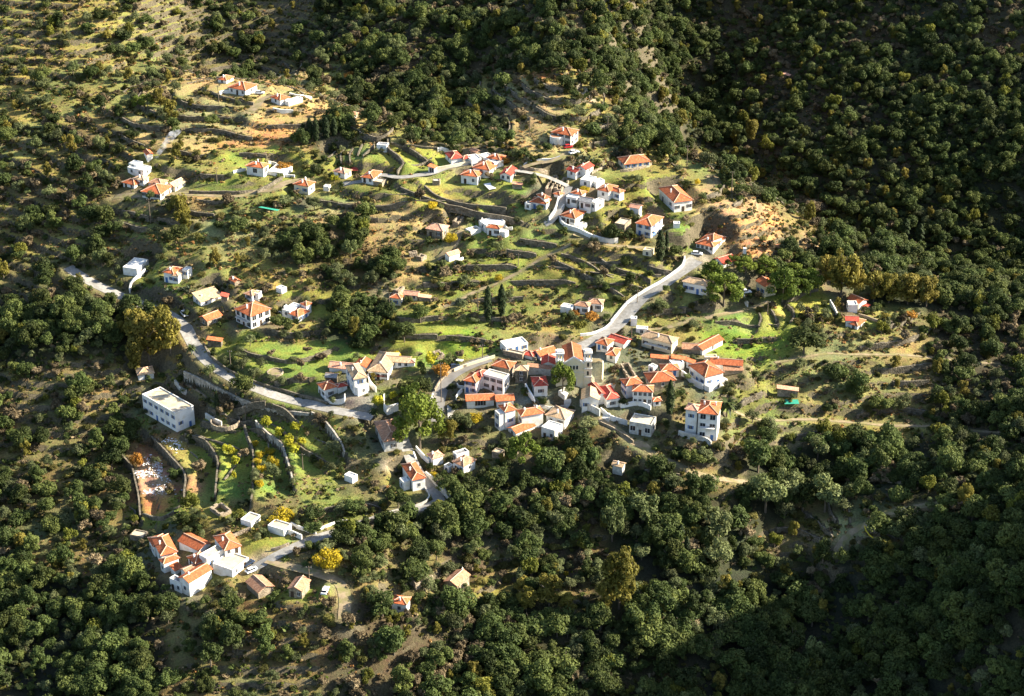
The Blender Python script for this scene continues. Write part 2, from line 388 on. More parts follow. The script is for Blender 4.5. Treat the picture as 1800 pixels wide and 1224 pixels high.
def leaf_mat(name, a, b_, c, transl=.25, objvar=.45, yl=None):
    a, b_, c = [tuple(q * .82 for q in t_) for t_ in (a, b_, c)]
    m, t, b = newmat(name); L = t.links
    oi = nd(t, 'ShaderNodeObjectInfo'); at = nd(t, 'ShaderNodeAttribute', attribute_name='lv')
    r = ramp(t, [(0, a), (1, c), (.5, b_)]); 
    ad = nd(t, 'ShaderNodeMath', operation='MULTIPLY_ADD'); ad.inputs[1].default_value = .6
    L.new(oi.outputs['Random'], ad.inputs[0])
    m4 = nd(t, 'ShaderNodeMath', operation='MULTIPLY'); m4.inputs[1].default_value = .4; L.new(at.outputs['Fac'], m4.inputs[0]); L.new(m4.outputs[0], ad.inputs[2])
    L.new(ad.outputs[0], r.inputs[0])
    m1 = nd(t, 'ShaderNodeMath', operation='MULTIPLY'); m1.inputs[1].default_value = 7.31; L.new(oi.outputs['Random'], m1.inputs[0])
    fr = nd(t, 'ShaderNodeMath', operation='FRACT'); L.new(m1.outputs[0], fr.inputs[0])
    mr = nd(t, 'ShaderNodeMapRange'); mr.inputs['To Min'].default_value = 1 - objvar; mr.inputs['To Max'].default_value = 1 + objvar; L.new(fr.outputs[0], mr.inputs[0])
    ml = nd(t, 'ShaderNodeMapRange'); ml.inputs['To Min'].default_value = .7; ml.inputs['To Max'].default_value = 1.3; L.new(at.outputs['Fac'], ml.inputs[0])
    mu = nd(t, 'ShaderNodeMath', operation='MULTIPLY'); L.new(mr.outputs[0], mu.inputs[0]); L.new(ml.outputs[0], mu.inputs[1])
    hs = nd(t, 'ShaderNodeHueSaturation'); L.new(mu.outputs[0], hs.inputs['Value']); L.new(r.outputs[0], hs.inputs['Color'])
    L.new(hs.outputs[0], b.inputs['Base Color']); b.inputs['Roughness'].default_value = .7; b.inputs['Specular IOR Level'].default_value = .15
    tr = nd(t, 'ShaderNodeBsdfTranslucent'); L.new(hs.outputs[0], tr.inputs[0])
    mx = nd(t, 'ShaderNodeMixShader'); mx.inputs[0].default_value = transl; out = t.nodes['Material Output']
    L.new(b.outputs[0], mx.inputs[1]); L.new(tr.outputs[0], mx.inputs[2]); L.new(mx.outputs[0], out.inputs[0])
    return m
LM = {}
LM['evergreen'] = leaf_mat('evergreen_leaves', (.036, .058, .016), (.072, .098, .026), (.120, .135, .034))
LM['olive'] = leaf_mat('olive_leaves', (.075, .095, .036), (.120, .140, .058), (.170, .180, .080))
LM['scrub'] = leaf_mat('olive_green_scrub', (.085, .090, .022), (.135, .130, .034), (.200, .170, .050))
LM['bare'] = leaf_mat('bare_brown_twigs', (.105, .080, .045), (.165, .125, .070), (.230, .180, .105), .1)
LM['yellow'] = leaf_mat('yellow_autumn_leaves', (.28, .24, .02), (.52, .39, .025), (.70, .54, .04), .35, .2)
LM['citrus'] = leaf_mat('yellow_green_citrus_leaves', (.20, .24, .02), (.36, .36, .03), (.52, .46, .04), .3, .25)
LM['orange'] = leaf_mat('orange_autumn_leaves', (.34, .15, .03), (.46, .22, .04), (.52, .30, .06), .3, .2)
LM['pine'] = leaf_mat('pine_needles', (.075, .115, .018), (.125, .170, .024), (.185, .220, .034), .25, .2)
LM['gum'] = leaf_mat('golden_green_leaves', (.13, .125, .022), (.20, .175, .034), (.28, .225, .05), .3, .2)
LM['silver'] = leaf_mat('silvery_green_leaves', (.10, .13, .045), (.15, .18, .065), (.20, .22, .09), .25, .2)
LM['cypress'] = leaf_mat('cypress_foliage', (.016, .028, .010), (.026, .042, .014), (.045, .060, .018), .1, .2)
LM['dry'] = leaf_mat('dry_grass_tufts', (.27, .19, .08), (.38, .28, .13), (.46, .36, .20), .3, .25)
LM['russet'] = leaf_mat('russet_bracken', (.36, .17, .06), (.46, .25, .09), (.52, .34, .15), .3, .25)
LM['grass'] = leaf_mat('green_grass_tufts', (.08, .13, .015), (.14, .20, .02), (.23, .25, .035), .35, .25)
LM['agave'] = leaf_mat('agave_leaves', (.12, .15, .09), (.18, .22, .14), (.25, .29, .19), .1, .2)

def ground_mat():
    m, t, b = newmat('hillside_ground'); L = t.links
    at = nd(t, 'ShaderNodeAttribute', attribute_name='gcol'); geo = nd(t, 'ShaderNodeNewGeometry'); tc = nd(t, 'ShaderNodeTexCoord')
    n1 = nd(t, 'ShaderNodeTexNoise', Scale=.35, Detail=6, Roughness=.7); n2 = nd(t, 'ShaderNodeTexNoise', Scale=1.6, Detail=5, Roughness=.7)
    L.new(tc.outputs['Object'], n1.inputs['Vector']); L.new(tc.outputs['Object'], n2.inputs['Vector'])
    mr = nd(t, 'ShaderNodeMapRange'); mr.inputs['From Min'].default_value = .3; mr.inputs['From Max'].default_value = .7; mr.inputs['To Min'].default_value = .55; mr.inputs['To Max'].default_value = 1.4
    L.new(n2.outputs['Fac'], mr.inputs[0])
    hs = nd(t, 'ShaderNodeHueSaturation'); L.new(mr.outputs[0], hs.inputs['Value']); L.new(at.outputs['Color'], hs.inputs['Color'])
    mh = nd(t, 'ShaderNodeMapRange'); mh.inputs['From Min'].default_value = .3; mh.inputs['From Max'].default_value = .7; mh.inputs['To Min'].default_value = .46; mh.inputs['To Max'].default_value = .54
    L.new(n1.outputs['Fac'], mh.inputs[0]); L.new(mh.outputs[0], hs.inputs['Hue'])
    # steep faces show earth and stone
    sp = nd(t, 'ShaderNodeSeparateXYZ'); L.new(geo.outputs['True Normal'], sp.inputs[0])
    ms = nd(t, 'ShaderNodeMapRange'); ms.inputs['From Min'].default_value = .76; ms.inputs['From Max'].default_value = .58; L.new(sp.outputs['Z'], ms.inputs[0])
    r = ramp(t, [(.35, (.05, .045, .026)), (.65, (.145, .12, .075))]); L.new(n2.outputs['Fac'], r.inputs[0])
    mx = nd(t, 'ShaderNodeMix', data_type='RGBA'); L.new(ms.outputs[0], mx.inputs[0]); L.new(hs.outputs[0], mx.inputs[6]); L.new(r.outputs[0], mx.inputs[7])
    L.new(mx.outputs[2], b.inputs['Base Color']); b.inputs['Roughness'].default_value = .95
    bp = nd(t, 'ShaderNodeBump', Strength=.8, Distance=.5); L.new(n2.outputs['Fac'], bp.inputs['Height']); L.new(bp.outputs[0], b.inputs['Normal'])
    return m
M['ground'] = ground_mat()
# ------------------------------------------------------------------ polylines: roads, walls
def P(tile, *xy):
    return [T(tile, xy[i], xy[i + 1]) for i in range(0, len(xy), 2)]
def world_line(pix, smooth=2, step=1.5):
    w3 = np.array([hit(*p) for p in pix])
    # Catmull-Rom resample
    out = []
    n_ = len(w3)
    for i in range(n_ - 1):
        p0 = w3[max(i - 1, 0)]; p1 = w3[i]; p2 = w3[i + 1]; p3 = w3[min(i + 2, n_ - 1)]
        L_ = np.linalg.norm((p2 - p1)[:2]); k = max(1, int(L_ / step))
        for j in range(k):
            t = j / k
            if smooth: out.append(.5 * ((2 * p1) + (-p0 + p2) * t + (2 * p0 - 5 * p1 + 4 * p2 - p3) * t * t + (-p0 + 3 * p1 - 3 * p2 + p3) * t ** 3))
            else: out.append(p1 + (p2 - p1) * t)
    out.append(w3[-1]); out = np.array(out)
    out[:, 2] = hz(out[:, 0], out[:, 1])
    for _ in range(12 if smooth else 3):
        z = out[:, 2].copy()
        if len(z) > 2: z[1:-1] = (z[:-2] + 2 * z[1:-1] + z[2:]) / 4
        out[:, 2] = z
    return out
def near(line, R):
    """grid window, distance, signed side (left positive), line height"""
    x0, y0 = line[:, 0].min() - R, line[:, 1].min() - R; x1, y1 = line[:, 0].max() + R, line[:, 1].max() + R
    i0, i1 = np.searchsorted(AX, [x0, x1]); j0, j1 = np.searchsorted(AY, [y0, y1])
    gx = GX[i0:i1, j0:j1]; gy = GY[i0:i1, j0:j1]
    bd = np.full(gx.shape, 1e9); bz = np.zeros(gx.shape); bs = np.zeros(gx.shape)
    for a, b in zip(line[:-1], line[1:]):
        k0, k1 = np.searchsorted(AX[i0:i1], [min(a[0], b[0]) - R, max(a[0], b[0]) + R]); l0, l1 = np.searchsorted(AY[j0:j1], [min(a[1], b[1]) - R, max(a[1], b[1]) + R])
        X = gx[k0:k1, l0:l1]; Y = gy[k0:k1, l0:l1]
        dx, dy = b[0] - a[0], b[1] - a[1]; LL = dx * dx + dy * dy + 1e-9
        t = np.clip(((X - a[0]) * dx + (Y - a[1]) * dy) / LL, 0, 1)
        d = np.hypot(X - a[0] - t * dx, Y - a[1] - t * dy); s = np.sign(dx * (Y - a[1]) - dy * (X - a[0]))
        m_ = d < bd[k0:k1, l0:l1]
        bd[k0:k1, l0:l1] = np.where(m_, d, bd[k0:k1, l0:l1]); bz[k0:k1, l0:l1] = np.where(m_, a[2] + t * (b[2] - a[2]), bz[k0:k1, l0:l1]); bs[k0:k1, l0:l1] = np.where(m_, s, bs[k0:k1, l0:l1])
    return (slice(i0, i1), slice(j0, j1)), bd, bs, bz

# retaining walls first: terrain is stepped along them. sides are given as the low side of the direction of travel: 'L' or 'R'
RET = [ # pixels, height, low side, label
 (P('I',520,560,700,640,850,720,1000,790,1200,880,1400,915,1620,930), 4.0, 'L0', 'long high grey stone retaining wall curving below the main road'),
 (P('Z',548,733,566,746,582,760,592,772,600,788,606,803), 3.6, 'L0', 'grey stone retaining wall curving down from the end of the long wall'),
 (P('M',180,10,300,130,425,275,428,400,415,490,350,545), 3.4, 'L0', 'stone terrace wall bounding the field strewn with white sheeting'),
 (P('M',430,0,560,40,620,100,665,190,660,300,648,440), 3.4, 'L0', 'stone terrace wall bending between the brown and the green terraces'),
 (P('M',860,-60,870,0,915,110,922,250,918,400,905,475), 3.4, 'L0', 'stone terrace wall just left of the yellow fruit trees'),
 (P('Z',450,747,470,770,494,785,502,805,511,834,515,851), 3.2, 'L0', 'pale grey stone terrace wall right of the yellow fruit trees'),
 (P('M',-60,100,45,220,75,330,100,450,110,580), 2.6, 'L0', 'leftmost stone terrace wall beside the brown field'),
 (P('B',610,700,620,790,700,840,745,880,740,930,690,980), 2.3, 'L0', 'curved stone wall under the open sided pavilion'),
 (P('B',800,775,850,800,900,825,955,880), 2.0, 'L0', 'short curved stone wall across the bright green field'),
 (P('F',930,0,970,60,1060,100,1200,140,1330,170,1500,175,1650,190), 1.6, 'L0', 'long curved dark stone wall below the bright green garden'),
 (P('F',720,10,850,60,1000,120,1150,170,1250,190,1450,240,1700,280,1800,320), 1.4, 'L0', 'low curved stone wall running above the courtyard house with the water tank'),
 (P('A',1160,1145,1270,1085,1380,1020), 1.6, 'R0', 'tan stone wall beside the bending lane'),
 (P('A',560,1140,700,1150,850,1148,1000,1145,1120,1135), 1.2, 'L1', 'low dark kerb wall along the upper edge of the lane'),
 (P('N',870,425,910,455,985,480), 3, 'L0', 'crumbling pale stone wall below the brown roofed house'),
 (P('I',1290,175,1400,200,1500,205,1590,190), 2.0, 'L0', 'grey stone wall in front of the house with the square tower'),
 (P('A',770,275,850,310,1000,350,1130,370), 1.6, 'L0', 'stone garden wall curving in front of the hilltop house'),
 (P('H',650,765,690,800,700,850,670,900), 1.6, 'L0', 'curved stone wall at the right of the stepped green terraces'),
 (P('H',510,790,545,830,560,890), 1.6, 'L0', 'curved stone wall in the middle of the stepped green terraces'),
 (P('H',425,830,440,870,420,930), 1.6, 'L0', 'curved stone wall at the left of the stepped green terraces'),
 (P('G',500,610,650,680,790,760,900,820,1000,880), 1.8, 'L0', 'stone terrace wall nearest the middle of the fanned terraces'),
 (P('G',380,660,560,750,700,810,850,890,1010,1000), 1.8, 'L0', 'lowest stone terrace wall of the fanned terraces'),
 (P('G',790,650,950,740,1100,790,1220,830), 1.8, 'L0', 'upper stone terrace wall of the fanned terraces below the tall cypresses'),
 (P('G',1170,690,1290,730,1400,755), 1.8, 'L0', 'short stone terrace wall under the tall cypresses'),
 (P('B',490,740,440,790,390,840), 1.8, 'L0', 'short stone wall left of the open sided pavilion'),
 (P('B',385,735,360,790,345,840), 1.6, 'R0', 'steep stone terrace wall nearest the pavilion'),
 (P('B',300,770,275,830,280,890), 1.6, 'R0', 'steep stone terrace wall second from the pavilion'),
 (P('B',220,780,195,830,200,890), 1.6, 'R0', 'steep stone terrace wall third from the pavilion'),
 (P('B',150,800,110,840,60,870), 1.6, 'R0', 'short terrace wall farthest left below the cypress grove'),
]
walls_built = []
for pix, h_, side, label in RET:
    ln = world_line(pix)
    win, d, s, z = near(ln, 9)
    low = 1 if side[0] == 'R' else -1     # which sign of s is the low side
    low = -low
    # find the low side from the picture: the side facing the lower left of the frame
    dx, dy = ln[-1, 0] - ln[0, 0], ln[-1, 1] - ln[0, 1]
    nl = np.array([-dy, dx]); nl /= np.linalg.norm(nl) + 1e-9   # left normal
    low = 1 if (nl @ np.array([-.75, -.65])) > 0 else -1
    zt = ln[:, 2] + h_ * .5; 
    hb = H[win]; zz_ = z + h_ * .5
    tgt = np.where(s * low > 0, zz_ - h_, zz_ - .05)
    W = np.where(s * low > 0, 1 - sstep(4.0, 8.5, d), 1 - sstep(1.5, 6.0, d))
    H[win] = hb * (1 - W) + tgt * W
    l2 = ln.copy(); l2[:, 2] = zt
    walls_built.append((l2, h_, low, label))

ROADS = [ # name, pixels, width, material, label
 ('road', P('Z',120,470,170,500,228,528,262,541,300,556,322,572,335,595,348,618,375,645,420,670,470,690,530,708,600,722,655,735), 4.6, 'road'),
 ('road', P('Z',862,630,835,640,805,652,785,668,773,690,768,715,764,742), 5.0, 'asphalt'),
 ('road', P('Z',706,765,722,805,735,830,752,850,768,870,772,884,755,893,700,902,650,918,600,932,560,945,530,955,495,970,470,982,445,1000), 3.8, 'road'),
 ('road', P('Z',1225,458,1204,474,1186,488,1160,504,1130,522,1108,545,1088,570,1062,590,1035,603,1012,612), 5.4, 'road'),
 ('path', P('Z',1008,412,1040,424,1072,432,1110,434,1150,438,1180,434,1202,448), 2.2, 'dirt'),
 ('path', P('Z',1000,328,990,350,983,368,968,390,958,396), 3.0, 'road'),
 ('road', P('Z',200,348,260,345,332,341,360,343,420,344,455,341,480,330,505,317,545,316), 3.6, 'dirt'),
 ('road', P('Z',600,326,640,314,668,307,700,309,732,308,760,306,780,298,800,292,840,286,862,284), 3.2, 'road'),
 ('path', P('Z',812,406,800,424,780,442,768,456), 3.0, 'dirt'),
 ('path', P('Z',1006,428,980,444,954,458,920,478,880,494,840,512,805,528,780,540), 1.7, 'dirt'),
 ('path', P('Z',1054,739,1083,753,1110,777,1133,789,1157,803,1194,819,1219,831,1255,843,1295,847,1320,850), 3.0, 'dirt'),
 ('path', P('Z',1290,722,1332,738,1387,739,1460,741,1534,744,1637,752,1760,760), 1.6, 'dirt'),
 ('path', P('Z',1362,638,1407,629,1429,624,1462,621,1518,624,1636,629,1760,640), 1.5, 'dirt'),
 ('road', P('Z',1470,982,1474,962,1482,945,1500,927,1525,914,1550,908,1600,896,1700,880), 2.8, 'dirt'),
 ('path', P('Z',1240,560,1295,546,1351,533), 2.2, 'dirt'),
 ('path', P('Z',440,197,452,186,462,176,478,168), 3.4, 'dirt'),
 ('road', P('Z',470,985,510,996,560,1006,595,1020,606,1045,605,1090), 3.6, 'dirt'),
 ('path', P('Z',920,295,945,288,970,282,990,272,1010,262), 2.6, 'dirt'),
 ('path', P('Z',905,300,940,305,965,312,998,328), 2.4, 'road'),
 ('path', P('Z',1220,560,1180,575,1150,580,1120,585), 2.0, 'dirt'),
]
roads_built = []
for name, pix, wd, mat in ROADS:
    ln = world_line(pix)
    for _ in range(25): ln[1:-1, 2] = (ln[:-2, 2] + 2 * ln[1:-1, 2] + ln[2:, 2]) / 4
    win, d, s, z = near(ln, wd / 2 + 7)
    W = 1 - sstep(wd / 2 + 1.2, wd / 2 + 4.5, d)
    H[win] = H[win] * (1 - W) + z * W
    roads_built.append((name, ln, wd, mat))

# ------------------------------------------------------------------ houses: eave corners left / near / right in tile pixels, near wall height
# V(tile, (ax,ay,bx,by,cx,cy,h), roof, roof colour, wall material, windows)
def V(tile, c, roof='hip', rc='orange', wc='white', wl=None, wr=None, sh=None, door=0, ch=0, **k):
    return dict(tile=tile, c=c, roof=roof, rc=rc, wc=wc, wl=wl, wr=wr, sh=sh, door=door, ch=ch, **k)
HS = [
 ('house', 'small white house with orange roof, topmost on the knoll at upper left', [V('A',(818,143,890,160,950,130,28),ch=1)]),
 ('house', 'white hilltop house with wide orange hipped roof inside a walled garden', [V('A',(910,215,1060,243,1157,200,57),wl=(3,1),wr=(1,1),ch=1)]),
 ('house', 'white house with orange hipped roof and a long bright white terrace to its right', [V('A',(1282,300,1365,328,1440,290,50),wl=(1,1),ch=1), V('A',(1400,345,1440,360,1560,315,28),'flat','whiteroof',wl=0,wr=0)]),
 ('house', 'white house with orange roof and one large square window beside the bending lane', [V('A',(1065,905,1218,925,1258,895,80),wl=(1,1),wr=(1,1),ch=2,big=1), V('A',(1250,960,1395,1000,1470,985,14),'flat','whiteroof',wl=0,wr=0)]),
 ('house', 'white flat roofed modern house at the left edge above the orange roofed cluster', [V('A',(20,925,165,955,230,925,42),'flat','whiteroof',wl=(2,1),wr=(1,1)), V('A',(30,890,110,905,155,885,36),'flat','whiteroof',wl=(1,1),wr=0)]),
 ('house', 'orange roofed house cut off at the left edge beside the white modern house', [V('A',(-20,1050,85,1075,125,1040,50),wl=(2,1),wr=(1,1))]),
 ('house', 'white house with faded tan roof just below the white modern house', [V('A',(75,1018,165,1035,203,1012,32),rc='tan',wl=(2,1),ch=1)]),
 ('house', 'low white house with orange roof between the tan roofed house and the cream gabled one', [V('A',(205,1055,320,1075,370,1055,32),rc='brown',wl=(2,1))]),
 ('house', 'cream house with pale gabled roof at the right of the upper left cluster', [V('A',(370,1070,440,1092,528,1045,36),'gable','tan','cream',wl=(1,1),wr=(2,1))]),
 ('house', 'large house with broad orange hipped roof, lowest of the upper left cluster', [V('A',(145,1130,312,1155,410,1115,58),wl=(4,1),wr=(2,1),sh='dark')]),
 ('house', 'cream two storey house with blue shutters and orange roof by the lane', [V('A',(1483,1065,1612,1088,1665,1058,78),wc='cream',wl=(2,2),wr=(1,1),sh='blue',ch=2)]),
 ('hut', 'tiny hut with orange roof near the rising smoke', [V('A',(165,778,215,790,240,776,14),'gable',wl=0,wr=0)]),
 ('house', 'stone house with broken red roof alone on the bare slope', [V('B',(235,452,300,466,345,448,34),rc='brown',wc='stone',wl=(1,1),wr=(1,1))]),
 ('house', 'open sided pavilion house with flat grey roof above the curved terraces', [V('B',(510,728,600,736,618,712,56),'flat','grey',wl=(3,1),wr=(1,1),sh='blue',big=1)]),
 ('house', 'white house with pale orange roof left of the yellow bush by the lane', [V('B',(133,952,232,975,270,958,50),rc='pink',wl=(1,1),wr=(1,1),ch=1)]),
 ('house', 'low white house with orange hipped roof and a tan terrace, beside the yellow bush', [V('B',(378,1003,480,1018,552,1000,52),wl=(2,1),wr=(1,1),ch=1), V('B',(480,1050,560,1062,600,1030,36),'flat','concrete','stone',wl=0,wr=0)]),
 ('garage', 'small garage with orange roof and grey door beside the green field', [V('B',(965,922,1020,930,1038,902,42),'shed',wl=(1,1),wr=0,sh='dark',big=1)]),
 ('house', 'white house with deep red hipped roof above the green field', [V('B',(1115,815,1168,845,1262,832,55),rc='red',wl=(1,1),wr=0), V('B',(1262,818,1275,845,1335,830,42),rc='red',wc='cream',wl=0,wr=0)]),
 ('house', 'long low flat roofed white building running back from the red roofed house', [V('B',(1295,830,1345,872,1430,850,26),'flat','whiteroof',wl=0,wr=0)]),
 ('ruin', 'small ruined stone house with brown gable behind the white buildings', [V('B',(1335,770,1385,800,1420,782,22),'gable','brown','stone',wl=0,wr=0)]),
 ('house', 'white house with orange hipped roof behind the long white building', [V('B',(1485,832,1592,855,1645,822,32),wl=(2,1),wr=(1,1),ch=1)]),
 ('house', 'long bright white flat roofed building slanting down towards the orange roofed house', [V('B',(1405,815,1545,890,1612,868,36),'flat','whiteroof',wl=(2,1),wr=0)]),
 ('house', 'white house with bright orange hipped roof standing on its own green lawn', [V('B',(1252,983,1395,1002,1437,965,78),wl=(2,1),wr=(1,1),ch=1)]),
 ('house', 'white house with orange roof directly behind the one on the green lawn', [V('B',(1360,918,1500,945,1585,908,54),wl=(1,1),wr=(1,1),ch=1)]),
 ('house', 'low white house with red gabled roof right of the green lawn', [V('B',(1605,982,1690,992,1740,955,46),'gable','red',wl=(2,1),wr=0,ch=1)]),
 ('shed', 'small shed with white flat roof left of the green lawn', [V('B',(1000,1045,1065,1056,1085,1042,26),'flat','whiteroof','stone',wl=0,wr=0)]),
 ('hut', 'small white hut among the bushes below the pale orange roofed house', [V('B',(50,1095,90,1110,108,1092,24),'flat','whiteroof',wl=0,wr=0)]),
 ('house', 'big white house with round bay and orange hipped roof on the saddle of the ridge', [V('C',(350,610,515,640,592,603,98),wl=(3,2),wr=(2,2),sh='dark',ch=1,bay=(388,660,62,80))]),
 ('house', 'white house with dark red roof, left of a joined pair', [V('C',(485,938,560,965,618,940,46),'gable','red',wl=(1,1),wr=(1,1),ch=1)]),
 ('house', 'white house with red gabled roof, right of a joined pair', [V('C',(600,922,650,940,715,905,56),'gable','red',wl=0,wr=(1,1),ch=1)]),
 ('house', 'long cream yellow house with orange roof on the crest of the ridge', [V('C',(935,868,990,892,1212,866,54),wc='cream',wl=(1,1),wr=(4,1),sh='blue')]),
 ('house', 'white flat roofed block above the double orange roofed house', [V('C',(598,1032,690,1050,742,1012,46),'flat','whiteroof',wl=(1,1),wr=0), V('C',(700,1055,740,1068,815,1040,26),'flat','whiteroof',wl=0,wr=0)]),
 ('house', 'white house with twin orange hipped roofs and blue windows', [V('C',(752,1112,848,1135,925,1095,70),wl=(1,1),wr=0,ch=1), V('C',(848,1110,945,1142,985,1115,80),wl=(2,1),wr=0,sh='blue')]),
 ('ruin', 'roofless ruin with pale walls, left of a pair beside the alley', [V('C',(290,1050,345,1108,410,990,42),'ruin',wc='stone',wl=0,wr=0)]),
 ('ruin', 'roofless ruin with pale walls, right of a pair beside the alley', [V('C',(365,1055,430,1110,520,1015,44),'ruin',wc='stone',wl=0,wr=0)]),
 ('shed', 'low shed with orange roof left of the roofless ruins', [V('C',(5,1080,90,1090,102,1072,22),'shed','pink','stone',wl=0,wr=0)]),
 ('house', 'white house with long orange roof stepping down towards the trees, left of the alley', [V('G',(165,120,300,140,335,100,66),wl=(2,1),wr=0,sh='blue'), V('G',(225,60,285,92,322,52,84),wl=0,wr=0,ch=1), V('G',(112,140,165,152,180,130,48),'flat','grey',wl=(1,1),wr=0)]),
 ('house', 'small orange roofed house tucked beside the alley', [V('G',(370,50,420,70,445,50,28),wl=0,wr=0)]),
 ('house', 'low house with orange roof behind the white flat roofed cube', [V('G',(525,42,612,65,655,42,32),wl=0,wr=0,ch=1)]),
 ('house', 'white flat roofed cube house with two windows', [V('G',(475,82,567,100,600,72,58),'flat','whiteroof',wl=(2,1),wr=0,sh='dark')]),
 ('house', 'white house with grey gabled roof and a bright awning terrace', [V('G',(590,112,690,132,735,80,64),'gable','grey',wl=(2,1),wr=0,sh='dark'), V('G',(690,128,735,142,810,110,62),'flat','whiteroof',wl=(1,1),wr=(1,1))]),
 ('house', 'narrow white house with pale orange roof standing in the gardens', [V('G',(1035,168,1115,182,1143,150,56),'gable','pink',wl=0,wr=0)]),
 ('house', 'large white house with broad orange roof on the right above the green slope', [V('G',(1295,88,1425,125,1585,105,92),wl=(2,1),wr=(3,1),sh='dark',ch=1)]),
 ('house', 'white two storey house with blue shutters and a blue garage door near the tall cypresses', [V('G',(1092,308,1220,337,1325,295,108),wl=(2,2),wr=(2,2),sh='blue',ch=0,bigdoor='blue',balc='x')]),
 ('house', 'white house with orange roof and porch above the curving white wall', [V('G',(430,238,552,268,645,235,66),wl=(3,1),wr=0,sh='dark',ch=1), V('G',(560,325,600,350,662,318,42),'flat','concrete',wl=0,wr=(1,1))]),
 ('house', 'small square stone house with flat roof behind the brown bare tree', [V('G',(925,322,990,335,1048,310,56),'flat','concrete','stone',wl=0,wr=0)]),
 ('house', 'white house with tiered orange roof at the top of the road', [V('H',(-72,256,60,287,158,245,42),wl=(4,1),wr=(1,1),sh='blue',ch=1), V('H',(0,215,60,232,130,208,40),wl=0,wr=0)]),
 ('house', 'white gabled house with large red brown roof beside a free standing chimney', [V('H',(65,368,140,422,240,392,34),'gable','red',wl=(1,1),wr=0)]),
 ('house', 'white house with wide tan roof and blue windows beside the road, under the pines', [V('G',(1478,790,1500,822,1712,862,92),rc='tan',wl=(1,1),wr=(4,1),sh='blue')]),
 ('house', 'white house with brown hipped roof among orange bushes below the fanned terraces', [V('G',(555,1030,668,1046,690,1012,76),rc='brown',wl=(2,1),wr=0,sh='dark'), V('G',(668,1008,785,1022,826,992,72),rc='brown',wl=(2,1),wr=(1,1),sh='dark'), V('G',(425,1048,525,1068,556,1045,50),'flat','whiteroof',wl=0,wr=0)]),
 ('hut', 'small white hut raised on posts on the green slope', [V('G',(1420,322,1475,330,1492,308,28),'flat','whiteroof',wl=0,wr=0)]),
 ('hut', 'small white hut beside the shaded lower bend of the road', [V('G',(1060,1135,1098,1148,1124,1140,24),'flat','whiteroof',wl=0,wr=0)]),
 ('shed', 'low cream flat roofed shed between the brown tree and the tall cypresses', [V('G',(1150,552,1225,566,1260,548,42),'flat','concrete','cream',wl=(1,1),wr=0)]),
 ('house', 'stone house with pale red hipped roof beside a yellow tree', [V('F',(950,356,1090,380,1142,350,72),rc='pink',wc='stone',wl=(2,1),wr=(1,1),sh='dark')]),
 ('ruin', 'roofless stone ruin above the walled house', [V('F',(1175,262,1225,300,1280,250,42),'ruin',wc='stone',wl=0,wr=0)]),
 ('house', 'white courtyard house with orange hipped roof and blue water tank', [V('F',(1480,345,1592,360,1612,330,74),wl=(2,1),wr=0,sh='dark'), V('F',(1408,300,1475,340,1640,302,54),'flat','whiteroof',wl=(1,1),wr=0,ch=1,tank=1), V('F',(1592,385,1640,400,1655,375,40),'flat','whiteroof',wl=0,wr=0)]),
 ('shed', 'low shed with tan roof and white front, left of the courtyard house', [V('F',(1292,380,1338,398,1430,365,34),'flat','concrete',wl=0,wr=0)]),
 ('chapel', 'small white chapel with pale tiled gable roof beside the dirt path', [V('F',(1112,580,1150,597,1240,568,56),'gable','pink',wl=0,wr=0)]),
 ('ruin', 'ruined stone walls with one tall corner on the dry slope', [V('F',(855,598,905,615,950,582,38),'ruin',wc='stone',wl=0,wr=0), V('F',(768,565,800,590,870,570,22),'ruin',wc='stone',wl=0,wr=0)]),
 ('house', 'cream stone house with orange hipped roof, leftmost of the ruined farm', [V('F',(632,962,722,973,745,928,78),wc='cream',wl=(1,2),wr=(1,1),sh='blue')]),
 ('shed', 'low outbuilding with faded pink roof in the middle of the ruined farm', [V('F',(748,935,868,950,886,905,32),'gable','pink','cream',wl=(2,1),wr=0)]),
 ('shed', 'lowest pink roofed shed at the right of the ruined farm', [V('F',(880,972,985,980,1002,958,28),'shed','pink','stone',wl=0,wr=0)]),
 ('ruin', 'tumbled stone ruin at the back of the ruined farm', [V('F',(672,885,700,905,758,870,40),'ruin',wc='stone',wl=0,wr=0)]),
 ('house', 'white two storey house with tan and orange roof above the vegetable garden', [V('E',(338,738,432,755,495,715,92),wl=(2,2),wr=(1,1),sh='blue',ch=1), V('E',(432,762,470,775,515,725,74),'hip','tan',wl=(1,2),wr=0,sh='blue'), V('E',(515,722,550,735,586,706,46),'flat','whiteroof',wl=(1,1),wr=0,sh='blue')]),
 ('house', 'long low house with tan flat roof beside a red shed', [V('E',(597,992,668,1004,848,948,40),'shed','tan',wl=(1,1),wr=(2,1),ch=1)]),
 ('shed', 'low shed with rusty red roof beside the long tan roofed house', [V('E',(845,962,900,972,936,940,26),'shed','red','stone',wl=0,wr=0)]),
 ('house', 'small white house with weathered brown roof above the big house with the loggia', [V('E',(1053,930,1118,947,1172,918,50),rc='brown',wl=(1,1),wr=(1,1),sh='dark'), V('E',(1150,930,1175,940,1203,915,40),'flat','concrete',wl=0,wr=0)]),
 ('house', 'tall narrow stone house with small orange roof', [V('E',(918,802,965,826,992,798,40),'gable','orange','stone',wl=0,wr=0,ch=1)]),
 ('house', 'big white house with wide orange roof and dark loggia openings', [V('E',(968,1085,1112,1128,1272,1062,116),wl=(4,2),wr=(3,2),sh='dark',ch=1,big=1,balc='y')]),
